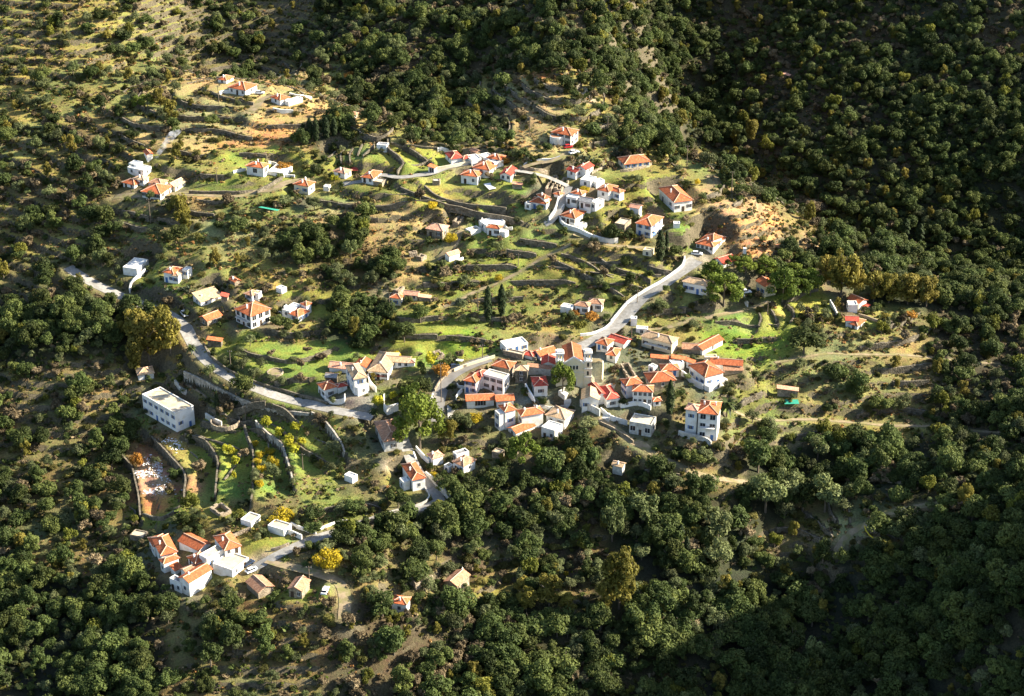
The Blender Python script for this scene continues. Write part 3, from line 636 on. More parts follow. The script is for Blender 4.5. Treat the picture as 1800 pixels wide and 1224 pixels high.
 ('house', 'white house with flat terrace roof and a small square tower under an orange roof', [V('E',(1440,1100,1522,1130,1615,1082,64),wl=(1,1),wr=(2,1),sh='blue'), V('E',(1378,1068,1450,1095,1550,1035,52),'flat','whiteroof',wl=(1,1),wr=0,ch=2), V('E',(1548,1018,1595,1034,1633,1003,66),wl=0,wr=0)]),
 ('house', 'low house with orange gabled roof left of the big house with the loggia', [V('E',(655,1140,725,1168,845,1118,50),'gable','orange','stone',wl=(1,1),wr=(1,1))]),
 ('shed', 'grey stone shed with orange roof on the green verge inside the road bend', [V('I',(722,248,846,252,856,242,52),'shed','orange','wall_stone',wl=0,wr=0)]),
 ('house', 'white curved house cut off at the left edge above the road', [V('E',(-20,705,110,722,205,722,60),'flat','whiteroof',wl=0,wr=0)]),
 ('shed', 'small white flat roofed shed under the dark trees', [V('E',(1325,882,1378,902,1420,882,34),'flat','whiteroof',wl=0,wr=0)]),
 ('house', 'white house with faded brown roof at the left edge under the golden trees', [V('I',(30,512,120,545,250,525,50),rc='tan',wl=(2,1),wr=(1,1))]),
 ('house', 'long white warehouse like building with flat tan roof and two rows of blue shutters', [V('I',(148,722,456,890,602,848,160),'flat','concrete',wl=(6,2),wr=(2,1),sh='blue',wide_left=1)]),
 ('house', 'small white house with orange hipped roof where the road meets the yard', [V('J',(122,812,200,866,335,828,118),wl=(2,1),wr=(1,1),sh='dark'), V('J',(330,800,350,838,450,815,50),rc='red',wl=0,wr=0)]),
 ('house', 'tall white house with tan roof and balcony terrace beside the yard', [V('J',(438,668,540,745,668,722,190),rc='tan',wl=(2,2),wr=(1,2),sh='blue',ch=1), V('J',(510,830,578,862,698,815,84),'flat','whiteroof',wl=(1,1),wr=(1,1))]),
 ('house', 'long house with faded pink gabled roof beside the meadow', [V('J',(248,610,490,635,522,590,50),'gable','pink','white',wl=0,wr=0,ch=1)]),
 ('shed', 'small grey stone building with grey roof left of the tall white house', [V('J',(208,722,325,730,340,690,66),'gable','grey','wall_stone',wl=0,wr=0)]),
 ('house', 'low building with orange roof between the pink roofed house and the tan roofed one', [V('J',(550,600,662,620,720,588,42),'gable','orange',wl=0,wr=0,ch=1)]),
 ('house', 'white house with broad pale tan roof and red pergola', [V('J',(692,650,910,672,1035,662,92),rc='tan',wl=(3,1),wr=0,sh='dark',ch=1)]),
 ('house', 'white house with flat tan roof at the back of the yard cluster', [V('J',(870,545,1150,562,1175,545,50),'gable','tan',wl=(4,1),wr=0), V('J',(1165,560,1212,575,1256,545,32),rc='pink',wl=0,wr=0)]),
 ('ruin', 'small square roofless stone enclosure at the edge of the meadow', [V('J',(1415,462,1475,500,1556,472,36),'ruin',wc='stone',wl=0,wr=0)]),
 ('house', 'long white flat roofed house with blue doors at the top of the village centre', [V('K',(550,178,608,232,825,188,62),'flat','whiteroof',wl=0,wr=(3,1),sh='blue'), V('K',(565,255,580,268,770,308,38),'flat','concrete','stone',wl=0,wr=0)]),
 ('house', 'small house with red roof left of the long orange gable in the village centre', [V('K',(772,288,865,322,905,290,28),rc='red',wl=0,wr=0)]),
 ('house', 'house with long orange gable roof just left of the church', [V('K',(910,288,942,312,1098,262,36),'gable','orange',wl=(1,1),wr=0,ch=1)]),
 ('house', 'white house with dark red gable roof left of the church', [V('K',(913,320,962,386,1058,388,48),'gable','red',wl=(1,1),wr=0)]),
 ('house', 'stone fronted house with orange hipped roof above the flat white one', [V('K',(478,398,640,432,700,392,130),wc='stone',wl=(2,1),wr=(1,2),sh='dark')]),
 ('house', 'old grey stone house with tan roof and white door in the village centre', [V('K',(700,448,818,452,828,408,115),'hip','tan','wall_stone',wl=(1,2),wr=0,sh='dark')]),
 ('house', 'low building with peeling grey wall and strip of red tiles left of the big pine', [V('K',(820,428,1045,440,1052,418,62),'shed','brown','dirty',wl=0,wr=0)]),
 ('house', 'white house with orange hipped roof beside the curve of the asphalt road', [V('K',(210,548,315,568,385,520,120),wl=(2,2),wr=0,sh='blue'), V('K',(300,485,370,505,432,462,120),rc='red',wl=0,wr=(1,1),sh='dark')]),
 ('house', 'white flat roofed house with roof parapet and striped awnings', [V('K',(385,492,580,545,628,478,135),'flat','concrete',wl=(3,2),wr=(1,1),sh='dark')]),
 ('house', 'long low white house with orange roof and wide dark garage opening', [V('K',(208,738,228,748,490,735,78),'gable','orange',wl=0,wr=(1,1),big=1,sh='dark')]),
 ('house', 'low white annexe with orange roof right of the long low house', [V('K',(488,738,520,750,685,738,54),'gable','orange',wl=0,wr=0)]),
 ('house', 'white gabled house with dark red roof in front of the big pine', [V('K',(805,525,885,600,1015,592,108),'hip','red',wl=(1,2),wr=(1,1),sh='dark')]),
 ('house', 'tall white stepped house with small brown roof and narrow terraces', [V('K',(545,800,602,852,700,830,165),rc='orange',wl=(1,2),wr=(1,1),sh='blue',ch=1), V('K',(498,875,545,890,615,870,160),'flat','whiteroof',wl=(1,2),wr=0,sh='blue')]),
 ('house', 'white house with orange hipped roof and chimneys, upper of the lower village cluster', [V('K',(735,852,765,895,972,862,112),wl=(1,2),wr=0,ch=2,sh='dark')]),
 ('house', 'low white house with orange gabled roof in front of the lower village cluster', [V('K',(632,1032,708,1062,890,990,48),'gable','orange',wl=(1,1),wr=0)]),
 ('house', 'white house with tan hipped roof above white terraces in the lower village cluster', [V('K',(1005,882,1182,930,1275,885,84),rc='tan',wl=(2,1),wr=0,sh='dark',ch=1), V('K',(955,1010,1085,1050,1165,1010,98),'flat','whiteroof',wl=(2,1),wr=(1,1))]),
 ('house', 'white house with long tan gabled roof and porch below the church', [V('K',(1255,650,1350,730,1512,735,108),'gable','tan',wl=(4,1),wr=(2,1),sh='blue')]),
 ('house', 'white house with dark red L shaped roof right of the long tan gable', [V('L',(170,695,258,730,378,712,100),rc='red',wl=(1,1),wr=(1,1),sh='dark'), V('L',(85,592,172,690,240,600,80),'gable','red',wl=0,wr=0)]),
 ('house', 'white house with joined bright orange hipped roofs in the village centre', [V('L',(372,548,448,596,600,570,118),wl=(2,2),wr=0,sh='blue'), V('L',(488,592,512,650,705,660,134),wl=0,wr=(4,2),sh='dark'), V('L',(695,735,715,752,790,745,52),wl=0,wr=(1,1))]),
 ('house', 'pinkish stone house with orange roof behind the tall village cypress', [V('L',(610,540,685,568,930,542,72),wc='stone',wl=(1,1),wr=(1,1))]),
 ('ruin', 'half ruined house with patches of orange tiles above the joined orange roofs', [V('L',(390,505,470,530,560,512,32),'ruin',wc='stone',wl=0,wr=0)]),
 ('house', 'white house with orange roof and blue windows right of the church', [V('L',(158,178,262,205,325,170,68),wl=(2,1),wr=0,sh='blue'), V('L',(258,292,345,306,390,248,62),rc='orange',wl=(1,1),wr=0)]),
 ('house', 'white house with vivid red gabled roof beside the road', [V('L',(275,140,425,190,482,158,50),'gable','red',wl=0,wr=0)]),
 ('house', 'large cream house with yellow roof, balcony and arched door', [V('L',(602,115,892,188,955,165,104),rc='tan',wc='cream',wl=(4,2),wr=0,sh='dark',ch=1,balc='y')]),
 ('house', 'long low house with brown tiled roof right of the large cream house', [V('L',(905,225,1000,245,1180,248,32),'gable','brown','stone',wl=0,wr=0)]),
 ('house', 'sunlit house with orange gabled roof pointing at the green meadow', [V('L',(1168,212,1196,252,1394,148,56),'gable','orange',wl=0,wr=(1,1))]),
 ('house', 'long row house with three orange roof sections in the village centre', [V('L',(695,340,890,346,900,330,52),'shed','orange','stone',wl=0,wr=0), V('L',(895,345,1028,352,1040,335,50),'shed','orange','stone',wl=0,wr=0), V('L',(1037,375,1106,386,1120,350,42),'shed','orange',wl=(1,1),wr=0)]),
 ('house', 'white house with orange hipped roof and white flat roof behind it in the village centre', [V('L',(740,415,800,450,965,442,62),wl=(1,1),wr=(2,1),sh='blue'), V('L',(845,380,900,400,1018,385,50),'flat','whiteroof',wl=0,wr=0), V('L',(665,410,715,432,750,415,62),'flat','whiteroof',wl=(1,1),wr=0)]),
 ('house', 'large white house with orange hipped roof and balcony at the right of the village', [V('L',(1068,445,1215,512,1398,466,118),wl=(3,1),wr=(2,1),sh='blue',ch=0), V('L',(1225,590,1260,625,1440,545,52),'flat','whiteroof',wl=0,wr=(1,1))]),
 ('house', 'long low house with orange roof behind the large white house', [V('L',(1228,370,1275,400,1580,404,24),'gable','orange',wl=0,wr=0,ch=1)]),
 ('shed', 'dark stone shed with faded brown roof at the right end of the village', [V('L',(1388,440,1405,452,1588,452,52),'shed','brown','stone',wl=0,wr=0)]),
 ('shed', 'small cream flat roofed outhouse left of the long low house', [V('L',(1192,330,1215,342,1338,330,30),'flat','concrete','cream',wl=0,wr=0)]),
 ('house', 'tall three storey white house with orange hipped roof and arched balcony beside the palm', [V('L',(1128,842,1142,862,1345,882,262),wl=0,wr=(2,3),sh='blue',ch=2,big=1,dep=8.5,balc='x'), V('L',(1005,812,1022,826,1142,845,225),rc='pink',wl=0,wr=(1,2),sh='blue',dep=4)]),
 ('house', 'derelict flat roofed house with peeling white front', [V('L',(480,958,690,995,755,942,110),'flat','concrete','dirty',wl=(3,1),wr=(1,1),big=1)]),
 ('hut', 'small white cube house beside the road above the large cream house', [V('L',(545,48,655,56,664,38,44),'flat','whiteroof',wl=(1,1),wr=0)]),
 ('house', 'white house with orange roof, topmost of the row at the lower left', [V('M',(170,748,215,775,302,750,84),wl=(2,1),wr=0)]),
 ('house', 'white house with orange roof, middle of the row at the lower left', [V('M',(195,800,268,838,368,812,84),wl=(2,1),wr=(1,1),ch=1)]),
 ('house', 'white house with orange roof, lowest of the row at the lower left', [V('M',(250,878,285,897,382,858,82),wl=(1,1),wr=(1,1))]),
 ('house', 'white house with bright orange gable roof at the back of the lower left hamlet', [V('M',(385,735,530,805,612,765,36),'gable','orange',wl=0,wr=0)]),
 ('house', 'white house with square bright orange roof and chimney in the lower left hamlet', [V('M',(452,838,510,896,588,862,50),wl=(2,1),wr=0,ch=1), V('M',(530,812,592,872,720,798,72),'flat','concrete',wl=0,wr=(2,1),sh='blue')]),
 ('house', 'white house with orange roof at the right of the lower left hamlet', [V('M',(640,760,720,802,825,770,50),wl=0,wr=(2,1),ch=1)]),
 ('house', 'white house with long brown orange roof at the front of the lower left hamlet', [V('M',(430,1012,468,1035,618,938,104),'gable','orange',wl=(1,1),wr=0,ch=1), V('M',(400,950,450,972,590,905,60),'gable','brown',wl=0,wr=0)]),
 ('house', 'round ended white house with dark flat roof at the front of the lower left hamlet', [V('M',(318,1010,405,1048,432,1015,72),'flat','grey',wl=(2,1),wr=0)]),
 ('house', 'low white house with flat cream roof beside the parked cars', [V('M',(628,905,772,955,886,828,46),'flat','concrete',wl=0,wr=(2,1))]),
 ('shed', 'small shed with orange lean to roof between the lower left rows', [V('M',(325,928,362,952,408,928,32),'shed','orange',wl=0,wr=0)]),
 ('shed', 'low white building with flat tan roof beside the lane at lower left', [V('M',(1022,632,1140,668,1192,630,42),'flat','concrete',wl=0,wr=0)]),
 ('shed', 'small building with cracked tan flat roof behind the grey and yellow tree', [V('M',(828,588,905,612,970,572,32),'flat','concrete',wl=0,wr=0)]),
 ('ruin', 'roofless rectangular stone ruin at the foot of the terraces', [V('M',(605,490,685,548,762,500,28),'ruin',wc='stone',wl=0,wr=0)]),
 ('shed', 'flat roofed stone shed in two steps at the lower left edge', [V('M',(35,700,130,725,165,640,24),'flat','concrete','stone',wl=0,wr=0)]),
 ('ruin', 'collapsing stone house with brown tiled roof beside the white car', [V('M',(870,1060,958,1105,1062,1062,50),'gable','brown','stone',wl=0,wr=0)]),
 ('house', 'stone house with brown tiled gable roof beside the utility pole', [V('M',(1178,1078,1270,1095,1322,1012,62),'gable','brown','stone',wl=(2,1),wr=0)]),
 ('house', 'grey fronted house with dark brown roof below the big rounded pine', [V('N',(345,130,405,195,518,178,66),'hip','brown','dirty',wl=(2,1),wr=(1,1),sh='dark'), V('N',(420,95,440,112,515,102,20),'flat','concrete','dirty',wl=0,wr=0)]),
 ('house', 'white house with orange hipped roof and arched balcony at the lane bend', [V('N',(515,388,580,432,648,418,72),wl=(1,2),wr=(1,1),ch=1), V('N',(497,430,525,455,560,445,44),'flat','whiteroof',wl=(1,1),wr=0)]),
 ('house', 'small white house with pale roof below the rounded pine', [V('N',(672,285,705,300,765,280,42),rc='pink',wl=0,wr=0,ch=1)]),
 ('house', 'white house with brown tiled roof and terrace in the shaded hollow', [V('N',(828,322,893,348,962,308,56),rc='brown',wl=(2,1),wr=(1,1),ch=1), V('N',(770,345,800,360,830,345,40),'flat','concrete',wl=(1,1),wr=0), V('N',(825,275,850,285,925,262,38),'flat','grey',wl=0,wr=0)]),
 ('chapel', 'stone chapel with gabled tile roof and small cross near the bottom', [V('N',(775,1055,852,1082,926,1018,74),'gable','brown','stone',wl=(1,1),wr=(1,1),cross=1)]),
 ('house', 'house with orange roof cut off at the bottom edge', [V('N',(450,1183,540,1197,566,1180,60),wl=(1,1),wr=0,ch=1)]),
 ('hut', 'small square stone hut right of the rounded pine', [V('N',(1065,262,1115,277,1142,252,32),'flat','concrete','stone',wl=0,wr=0)]),
 ('shed', 'broken white shed in the dark gardens left of the lane bend', [V('N',(158,405,210,425,240,400,32),'flat','whiteroof',wl=0,wr=0)]),
 ('house', 'lone pale house with tan flat roof in the dark wooded slope', [V('O',(722,192,788,207,818,168,64),'gable','tan','dirty',wl=0,wr=0,ch=1)]),
 ('shed', 'stone shed with orange roof alone among the olive terraces', [V('P',(345,178,440,184,446,170,32),'shed','pink','stone',wl=0,wr=0)]),
 ('house', 'white house with curved wall and orange gabled roof near the right edge', [V('H',(1130,695,1212,733,1276,695,62),'gable',wl=(1,1),wr=0), V('H',(1080,725,1128,755,1205,755,48),'flat','whiteroof',wl=(1,1),wr=0), V('H',(1205,745,1255,768,1300,742,34),'shed','red',wl=0,wr=0)]),
 ('house', 'white house with tall red roof in front of the curved house near the right edge', [V('H',(1103,830,1110,868,1208,872,44),'gable','red',wl=0,wr=0), V('H',(1142,888,1200,912,1262,868,40),wl=(1,1),wr=0)]),
 ('house', 'cream house with orange gable roof half hidden under the pines', [V('H',(405,520,465,600,560,580,88),'gable','orange','cream',wl=(2,1),wr=(1,1),sh='blue')]),
 ('hut', 'tiny orange roofed hut alone high on the wooded far slope', [V('D',(612,98,655,108,676,96,26),'shed','pink','stone',wl=0,wr=0)]),
]
def solve_volume(v):
    ax, ay, bx, by, cx_, cy_, h = v['c']; s = TL[v['tile']][2]
    A = T(v['tile'], ax, ay); B = T(v['tile'], bx, by); C = T(v['tile'], cx_, cy_)
    base = hit(B[0], B[1] + h / s)
    # height: intersect vertical line through base with the ray of the eave pixel
    r = ray(*B); t = base[1] / r[1]; zE = HC + r[2] * t
    hm = max(zE - base[2], 1.6)
    zE = base[2] + hm
    b3 = base[:2].copy()
    a3 = at_z(A[0], A[1], zE)[:2]; c3 = at_z(C[0], C[1], zE)[:2]
    u = a3 - b3; w_ = c3 - b3
    pu = abs(A[0] - B[0]); pw = abs(C[0] - B[0])
    def other(dirv, px):
        # length along dirv from b3 so that the pixel x matches
        x0, _ = project(b3[0], b3[1], zE); q_ = b3 + dirv * 5; x1, _ = project(q_[0], q_[1], zE)
        g = (x1 - x0) / 5
        return (px - x0) / g if abs(g) > 1.2 else None
    if pu >= pw:
        U = u / np.linalg.norm(u); Lu = np.linalg.norm(u)
        W_ = np.array([-U[1], U[0]]); W_ = W_ if W_ @ w_ > 0 else -W_
        Lw = other(W_, C[0]) or np.linalg.norm(w_)
        if Lw < 0: Lw = abs(w_ @ W_)
    else:
        W_ = w_ / np.linalg.norm(w_); Lw = np.linalg.norm(w_)
        U = np.array([-W_[1], W_[0]]); U = U if U @ u > 0 else -U
        Lu = other(U, A[0]) or np.linalg.norm(u)
        if Lu < 0: Lu = abs(u @ U)
    if pu < .5 * pw: Lu = min(Lu, .8 * Lw)
    if pw < .5 * pu: Lw = min(Lw, .8 * Lu)
    mn = 2.2
    if v.get('main') and v['roof'] in ('hip', 'gable', 'flat') and max(Lu, Lw) > 5: mn = 4.2
    if v.get('dep'): Lu = v['dep'] if pu < pw else Lu; Lw = v['dep'] if pw <= pu else Lw
    v.update(B=b3, U=U, W=W_, Lu=float(np.clip(Lu, mn, 34)), Lw=float(np.clip(Lw, mn, 34)), zb=float(base[2]), zE=float(zE), hm=float(hm))
H_base = H.copy()
for name, label, vols in HS:
    vols[0]['main'] = name == 'house'
    for v in vols: solve_volume(v)
    z0 = vols[0]['zb']
# church site
CH = dict(front=hit(*T('K', 1270, 598)))
# flatten pads
PAD = np.zeros_like(H)
acc = np.zeros_like(H); accw = np.zeros_like(H)
def pad(b3, U, W_, Lu, Lw, z):
    cxm = b3 + U * Lu / 2 + W_ * Lw / 2; R = math.hypot(Lu, Lw) / 2 + 7
    i0, i1 = np.searchsorted(AX, [cxm[0] - R, cxm[0] + R]); j0, j1 = np.searchsorted(AY, [cxm[1] - R, cxm[1] + R])
    X = GX[i0:i1, j0:j1] - b3[0]; Y = GY[i0:i1, j0:j1] - b3[1]
    a = X * U[0] + Y * U[1]; b = X * W_[0] + Y * W_[1]
    da = np.maximum(np.maximum(-a, a - Lu), 0); db = np.maximum(np.maximum(-b, b - Lw), 0)
    d = np.hypot(da, db)
    wgt = 1 - sstep(1.2, 6.0, d); inside = (d < .1)
    acc[i0:i1, j0:j1] += z * wgt ** 2; accw[i0:i1, j0:j1] += wgt ** 2
    PAD[i0:i1, j0:j1] = np.maximum(PAD[i0:i1, j0:j1], wgt)
for name, label, vols in HS:
    for v in vols: pad(v['B'], v['U'], v['W'], v['Lu'], v['Lw'], v['zb'])
cf = CH['front']; pad(cf[:2] + np.array([-6.5, -1.0]), np.array([1., 0]), np.array([0., 1.]), 13, 20, cf[2])
m_ = accw > 1e-4
H = np.where(m_, H * (1 - PAD) + (acc / np.maximum(accw, 1e-4)) * PAD, H)

# ------------------------------------------------------------------ ground colours
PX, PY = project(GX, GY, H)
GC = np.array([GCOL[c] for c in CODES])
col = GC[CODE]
# extra patches of ground cover in photo pixels: polygon, colour
def inpoly(px, py, poly):
    r = np.zeros(px.shape, bool); n_ = len(poly)
    for i in range(n_):
        x1, y1 = poly[i]; x2, y2 = poly[(i + 1) % n_]
        if y1 == y2: continue
        c = ((y1 > py) != (y2 > py)) & (px < (x2 - x1) * (py - y1) / (y2 - y1) + x1)
        r ^= c
    return r
GRN = (.21, .255, .045); YGRN = (.29, .28, .07); OLV = (.20, .20, .05); TAN = (.37, .30, .13); ORG = (.48, .25, .09); SOIL = (.34, .20, .10); PALE = (.44, .38, .27); PAVE = (.30, .27, .22)  # own ground tones: green grass, yellower grass, olive, tan, orange, soil, pale, paving
PATCH = [
 (P('Z',375,612,400,604,470,612,560,612,640,603,690,612,760,600,765,640,720,650,690,632,640,632,585,636,570,665,560,690,500,680,430,655,385,632), GRN),
 (P('B',630,720,800,740,1040,775,1120,820,1110,900,1040,910,960,880,900,830,800,775,850,870,880,960,820,970,700,985,745,930,750,880,640,800), GRN),
 (P('B',395,720,500,720,440,830,400,930,330,925,310,900), YGRN), (P('B',600,800,700,850,735,890,730,930,670,985,540,980,560,930,620,870), (.30,.27,.06)),
 (P('B',600,1020,830,1010,860,1060,880,1110,1100,1190,900,1180,760,1080), OLV),
 (P('B',1080,970,1180,960,1240,1010,1240,1080,1390,1085,1600,1060,1700,1110,1640,1180,1300,1150,1080,1130,950,1110,900,1050,880,1000,960,990,1010,1040,1090,1030), YGRN),
 (P('F',930,0,1700,60,1680,150,1400,150,1200,130,1050,90,960,40), YGRN),
 (P('F',1300,190,1500,180,1640,200,1640,240,1420,235), GRN), (P('F',1250,500,1500,540,1750,560,1740,600,1450,590,1250,560), GRN),
 (P('A',700,850,900,800,1060,830,1050,900,900,900,760,870), GRN), (P('A',570,1080,700,1060,940,1080,960,1140,700,1140,560,1120), GRN), (P('A',950,1050,1250,990,1370,1010,1150,1130,980,1140), OLV),
 (P('A',200,920,500,930,560,1000,420,1000,250,960), OLV), (P('A',1090,770,1700,780,1700,900,1450,950,1400,850,1100,850), (.20,.22,.04)),
 (P('A',860,690,1100,670,1400,520,1500,560,1480,620,1200,700,1310,740,1000,760,820,760,700,760), ORG), (P('A',960,90,1100,95,1400,170,1510,240,1420,250,1200,150), ORG),
 (P('A',500,380,800,380,1200,440,1250,490,1000,500,700,520,520,500), TAN), (P('A',250,240,800,110,780,170,550,300,260,300), TAN), (P('A',50,400,300,400,330,500,60,530), TAN),
 (P('B',130,420,400,480,420,640,300,560,150,500), TAN), (P('B',510,650,800,680,1150,740,1300,790,1100,770,640,715,520,700), TAN),
 (P('B',1430,240,1700,240,1700,640,1600,700,1480,520), (.30,.24,.10)), (P('C',110,230,400,240,390,400,300,560,100,560), (.33,.26,.12)), (P('C',50,80,350,70,340,170,200,160), ORG),
 (P('C',560,230,700,220,760,340,680,360,590,280), PALE), (P('C',740,960,1200,930,1450,930,1480,980,1300,1010,1000,1000,760,1010), YGRN), (P('C',1100,1080,1500,1100,1500,1150,1250,1180,1120,1130), GRN),
 (P('H',-70,260,0,330,0,130,300,130,560,130,620,260,520,350,300,290,160,180), (.38,.25,.12)), (P('D',0,870,200,920,560,1200,500,1240,0,1240), (.37,.26,.13)),
 (P('H',780,190,1010,200,1020,260,950,300,780,320), (.42,.28,.16)), (P('H',600,180,680,380,620,420,560,230), (.40,.27,.15)),
 (P('G',1380,390,1500,300,1680,330,1740,370,1640,430,1500,540,1380,480), GRN), (P('G',1350,600,1480,600,1510,660,1430,720,1200,700,1180,660), OLV),
 (P('H',830,690,950,680,1000,760,1000,880,900,930,650,940,700,850,660,770), (.32,.34,.06)), (P('H',0,950,400,960,640,940,640,1000,500,1110,420,1180,250,1150,0,1150), (.24,.31,.035)),
 (P('H',310,880,400,850,410,930,330,1000,270,950), YGRN), (P('H',510,770,630,780,650,860,600,900,560,900,540,820), YGRN), (P('H',450,815,500,830,515,930,430,930), YGRN),
 (P('H',1280,880,1500,900,1500,940,1270,930), GRN), (P('H',930,1000,1790,1000,1790,1215,600,1200), (.25,.21,.08)),
 (P('J',0,400,1000,420,1400,380,1800,250,1800,350,1500,560,1000,500,250,530,250,700,0,700), GRN), (P('J',1350,150,1800,80,1800,300,1400,350,1250,250), GRN),
 (P('K',0,60,320,60,540,190,500,330,350,350,230,330,0,380), (.20,.28,.03)),
 (P('J',380,930,760,930,800,1080,720,1150,380,1060), PAVE), (P('K',1450,360,1550,370,1550,600,1440,600), PALE), (P('K',680,700,900,700,880,810,700,800), PAVE), (P('K',1020,690,1200,680,1190,800,1010,800), PAVE),
 (P('L',110,370,250,370,220,570,110,580), PALE), (P('L',0,330,260,200,255,360,100,360), PAVE), (P('G',1540,590,1740,600,1740,700,1560,720), PAVE), (P('N',350,320,580,300,570,380,400,380), PALE),
 (P('M',60,230,90,210,180,120,340,290,330,410,130,415), (.40,.27,.17)), (P('M',120,415,320,420,315,545,125,575), (.34,.17,.07)), (P('M',200,10,420,0,520,150,540,250,430,280,300,120), YGRN),
 (P('M',430,270,545,250,560,400,430,420), SOIL), (P('M',430,400,600,380,640,520,440,510), YGRN), (P('M',640,120,830,50,830,420,680,440,670,200), GRN), (P('M',930,350,1060,340,1060,400,940,450), GRN),
 (P('M',1130,40,1260,0,1350,110,1300,250,1200,250,1140,80), GRN), (P('I',600,850,760,880,900,950,980,1000,860,1120,700,1060,600,920), GRN), (P('I',1250,1150,1600,1150,1600,1200,1250,1200), GRN), (P('I',1700,920,1800,960,1800,1040), GRN),
 (P('M',1290,1040,1469,1040,1469,1180,1270,1180), (.16,.21,.03)), (P('M',830,720,1230,720,1230,760,1050,810,830,760), GRN), (P('M',900,840,1100,800,1060,920,880,930), PALE), (P('M',620,940,800,980,640,1060,480,1120), OLV),
 (P('M',1200,500,1469,460,1469,650,1380,660,1200,590), OLV), (P('N',960,1090,1259,1070,1259,1190,930,1190), OLV), (P('N',0,600,180,640,180,690,0,740), OLV),
 (P('P',150,200,340,190,350,300,160,290), OLV), (P('P',330,60,1080,10,1080,240,480,240,350,160), (.23,.20,.07)), (P('P',480,240,1080,250,1080,340,700,330), (.21,.19,.065)), (P('P',340,400,560,370,560,420,330,490), (.30,.22,.11)),
 (P('E',550,30,850,60,830,220,640,200), ORG), (P('E',880,300,1180,300,1200,500,980,480), TAN), (P('E',700,440,1180,440,1170,640,1000,640,800,700,650,600), (.28,.24,.08)),
 (P('E',1400,900,1600,900,1640,1000,1400,990), GRN), (P('E',1640,1040,1800,1080,1800,1150,1640,1130), GRN), (P('E',130,840,460,830,600,920,560,980,200,960), (.14,.20,.03)),
 (P('F',300,170,600,260,590,290,300,220), TAN), (P('F',520,150,770,180,760,230,600,240), TAN), (P('F',200,380,420,420,420,500,230,480), TAN), (P('F',500,500,760,580,740,610,480,560), TAN), (P('F',980,180,1200,200,1200,240,1000,220), TAN), (P('F',700,0,900,170,640,120), (.25,.22,.08)),
 (P('F',1080,640,1800,600,1800,900,1500,900,1100,1000,1050,950), (.20,.23,.04)), (P('F',1000,380,1250,360,1250,440,1000,640,960,560), TAN),
]
jx2 = (vnoise(GX, GY, 5, 121) - .5) * 9; jy2 = (vnoise(GX, GY, 5, 122) - .5) * 7
for poly, c in PATCH:
    m_ = inpoly(PX + jx2, PY + jy2, poly)
    k = .88
    col[m_] = col[m_] * (1 - k) + np.array(c) * k
for c in range(3): col[:, :, c] = blur(col[:, :, c], 2)
cvar = fbm(GX, GY, 9, 131, 3)[..., None]; hv = fbm(GX, GY, 17, 141, 2)[..., None]
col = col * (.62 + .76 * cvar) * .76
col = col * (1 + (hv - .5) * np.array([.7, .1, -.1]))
# road verges
for name, ln, wd, mat in roads_built:
    win, d, s, z = near(ln, wd / 2 + 3)
    k = (1 - sstep(wd / 2, wd / 2 + 2.0, d))[..., None] * .45
    col[win] = col[win] * (1 - k) + np.array((.18, .155, .09)) * k
# ------------------------------------------------------------------ ground mesh
nX, nY = len(AX), len(AY)
verts = np.stack([GX, GY, H], -1).reshape(-1, 3).astype(np.float32)
ii = (np.arange(nX - 1)[:, None] * nY + np.arange(nY - 1)[None]).ravel()
quads = np.stack([ii, ii + nY, ii + nY + 1, ii + 1], 1).astype(np.int32)
me = bpy.data.meshes.new('hillside_terrain')
me.vertices.add(len(verts)); me.vertices.foreach_set('co', verts.ravel())
me.loops.add(quads.size); me.loops.foreach_set('vertex_index', quads.ravel())
me.polygons.add(len(quads)); me.polygons.foreach_set('loop_start', np.arange(0, quads.size, 4, dtype=np.int32))
me.polygons.foreach_set('use_smooth', np.ones(len(quads), bool))
me.update(calc_edges=True)
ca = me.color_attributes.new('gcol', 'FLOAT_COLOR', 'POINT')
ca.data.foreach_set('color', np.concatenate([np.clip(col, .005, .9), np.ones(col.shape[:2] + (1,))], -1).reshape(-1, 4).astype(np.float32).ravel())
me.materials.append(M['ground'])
ground = link('hillside_terrain', me); tag(ground, 'terraced hillside falling towards a dark wooded gorge', kind='structure')
print('terrain done')
# ------------------------------------------------------------------ roads and paths
for name, ln, wd, mat in roads_built:
    tn = np.gradient(ln[:, :2], axis=0); tn /= np.linalg.norm(tn, axis=1)[:, None] + 1e-9
    nr = np.stack([-tn[:, 1], tn[:, 0]], 1)
    vs = []; K5 = np.linspace(-.5, .5, 7)
    for i in range(len(ln)):
        for k in K5:
            wv_ = wd * (1 + .12 * (float(vnoise(np.array(ln[i, 0]), np.array(ln[i, 1]), 4, 9)) - .5)) if mat == 'dirt' else wd
            x, y = ln[i, :2] + nr[i] * k * wv_
            vs.append((x, y, max(ln[i, 2] + .10, float(hz(x, y)) + .08)))
    fs = [(i * 7 + j, i * 7 + j + 1, (i + 1) * 7 + j + 1, (i + 1) * 7 + j) for i in range(len(ln) - 1) for j in range(6)]
    fs = [tuple(reversed(f)) for f in fs]
    o = mesh_obj(name, vs, fs, M[mat], smooth=True); tag(o, kind='structure')

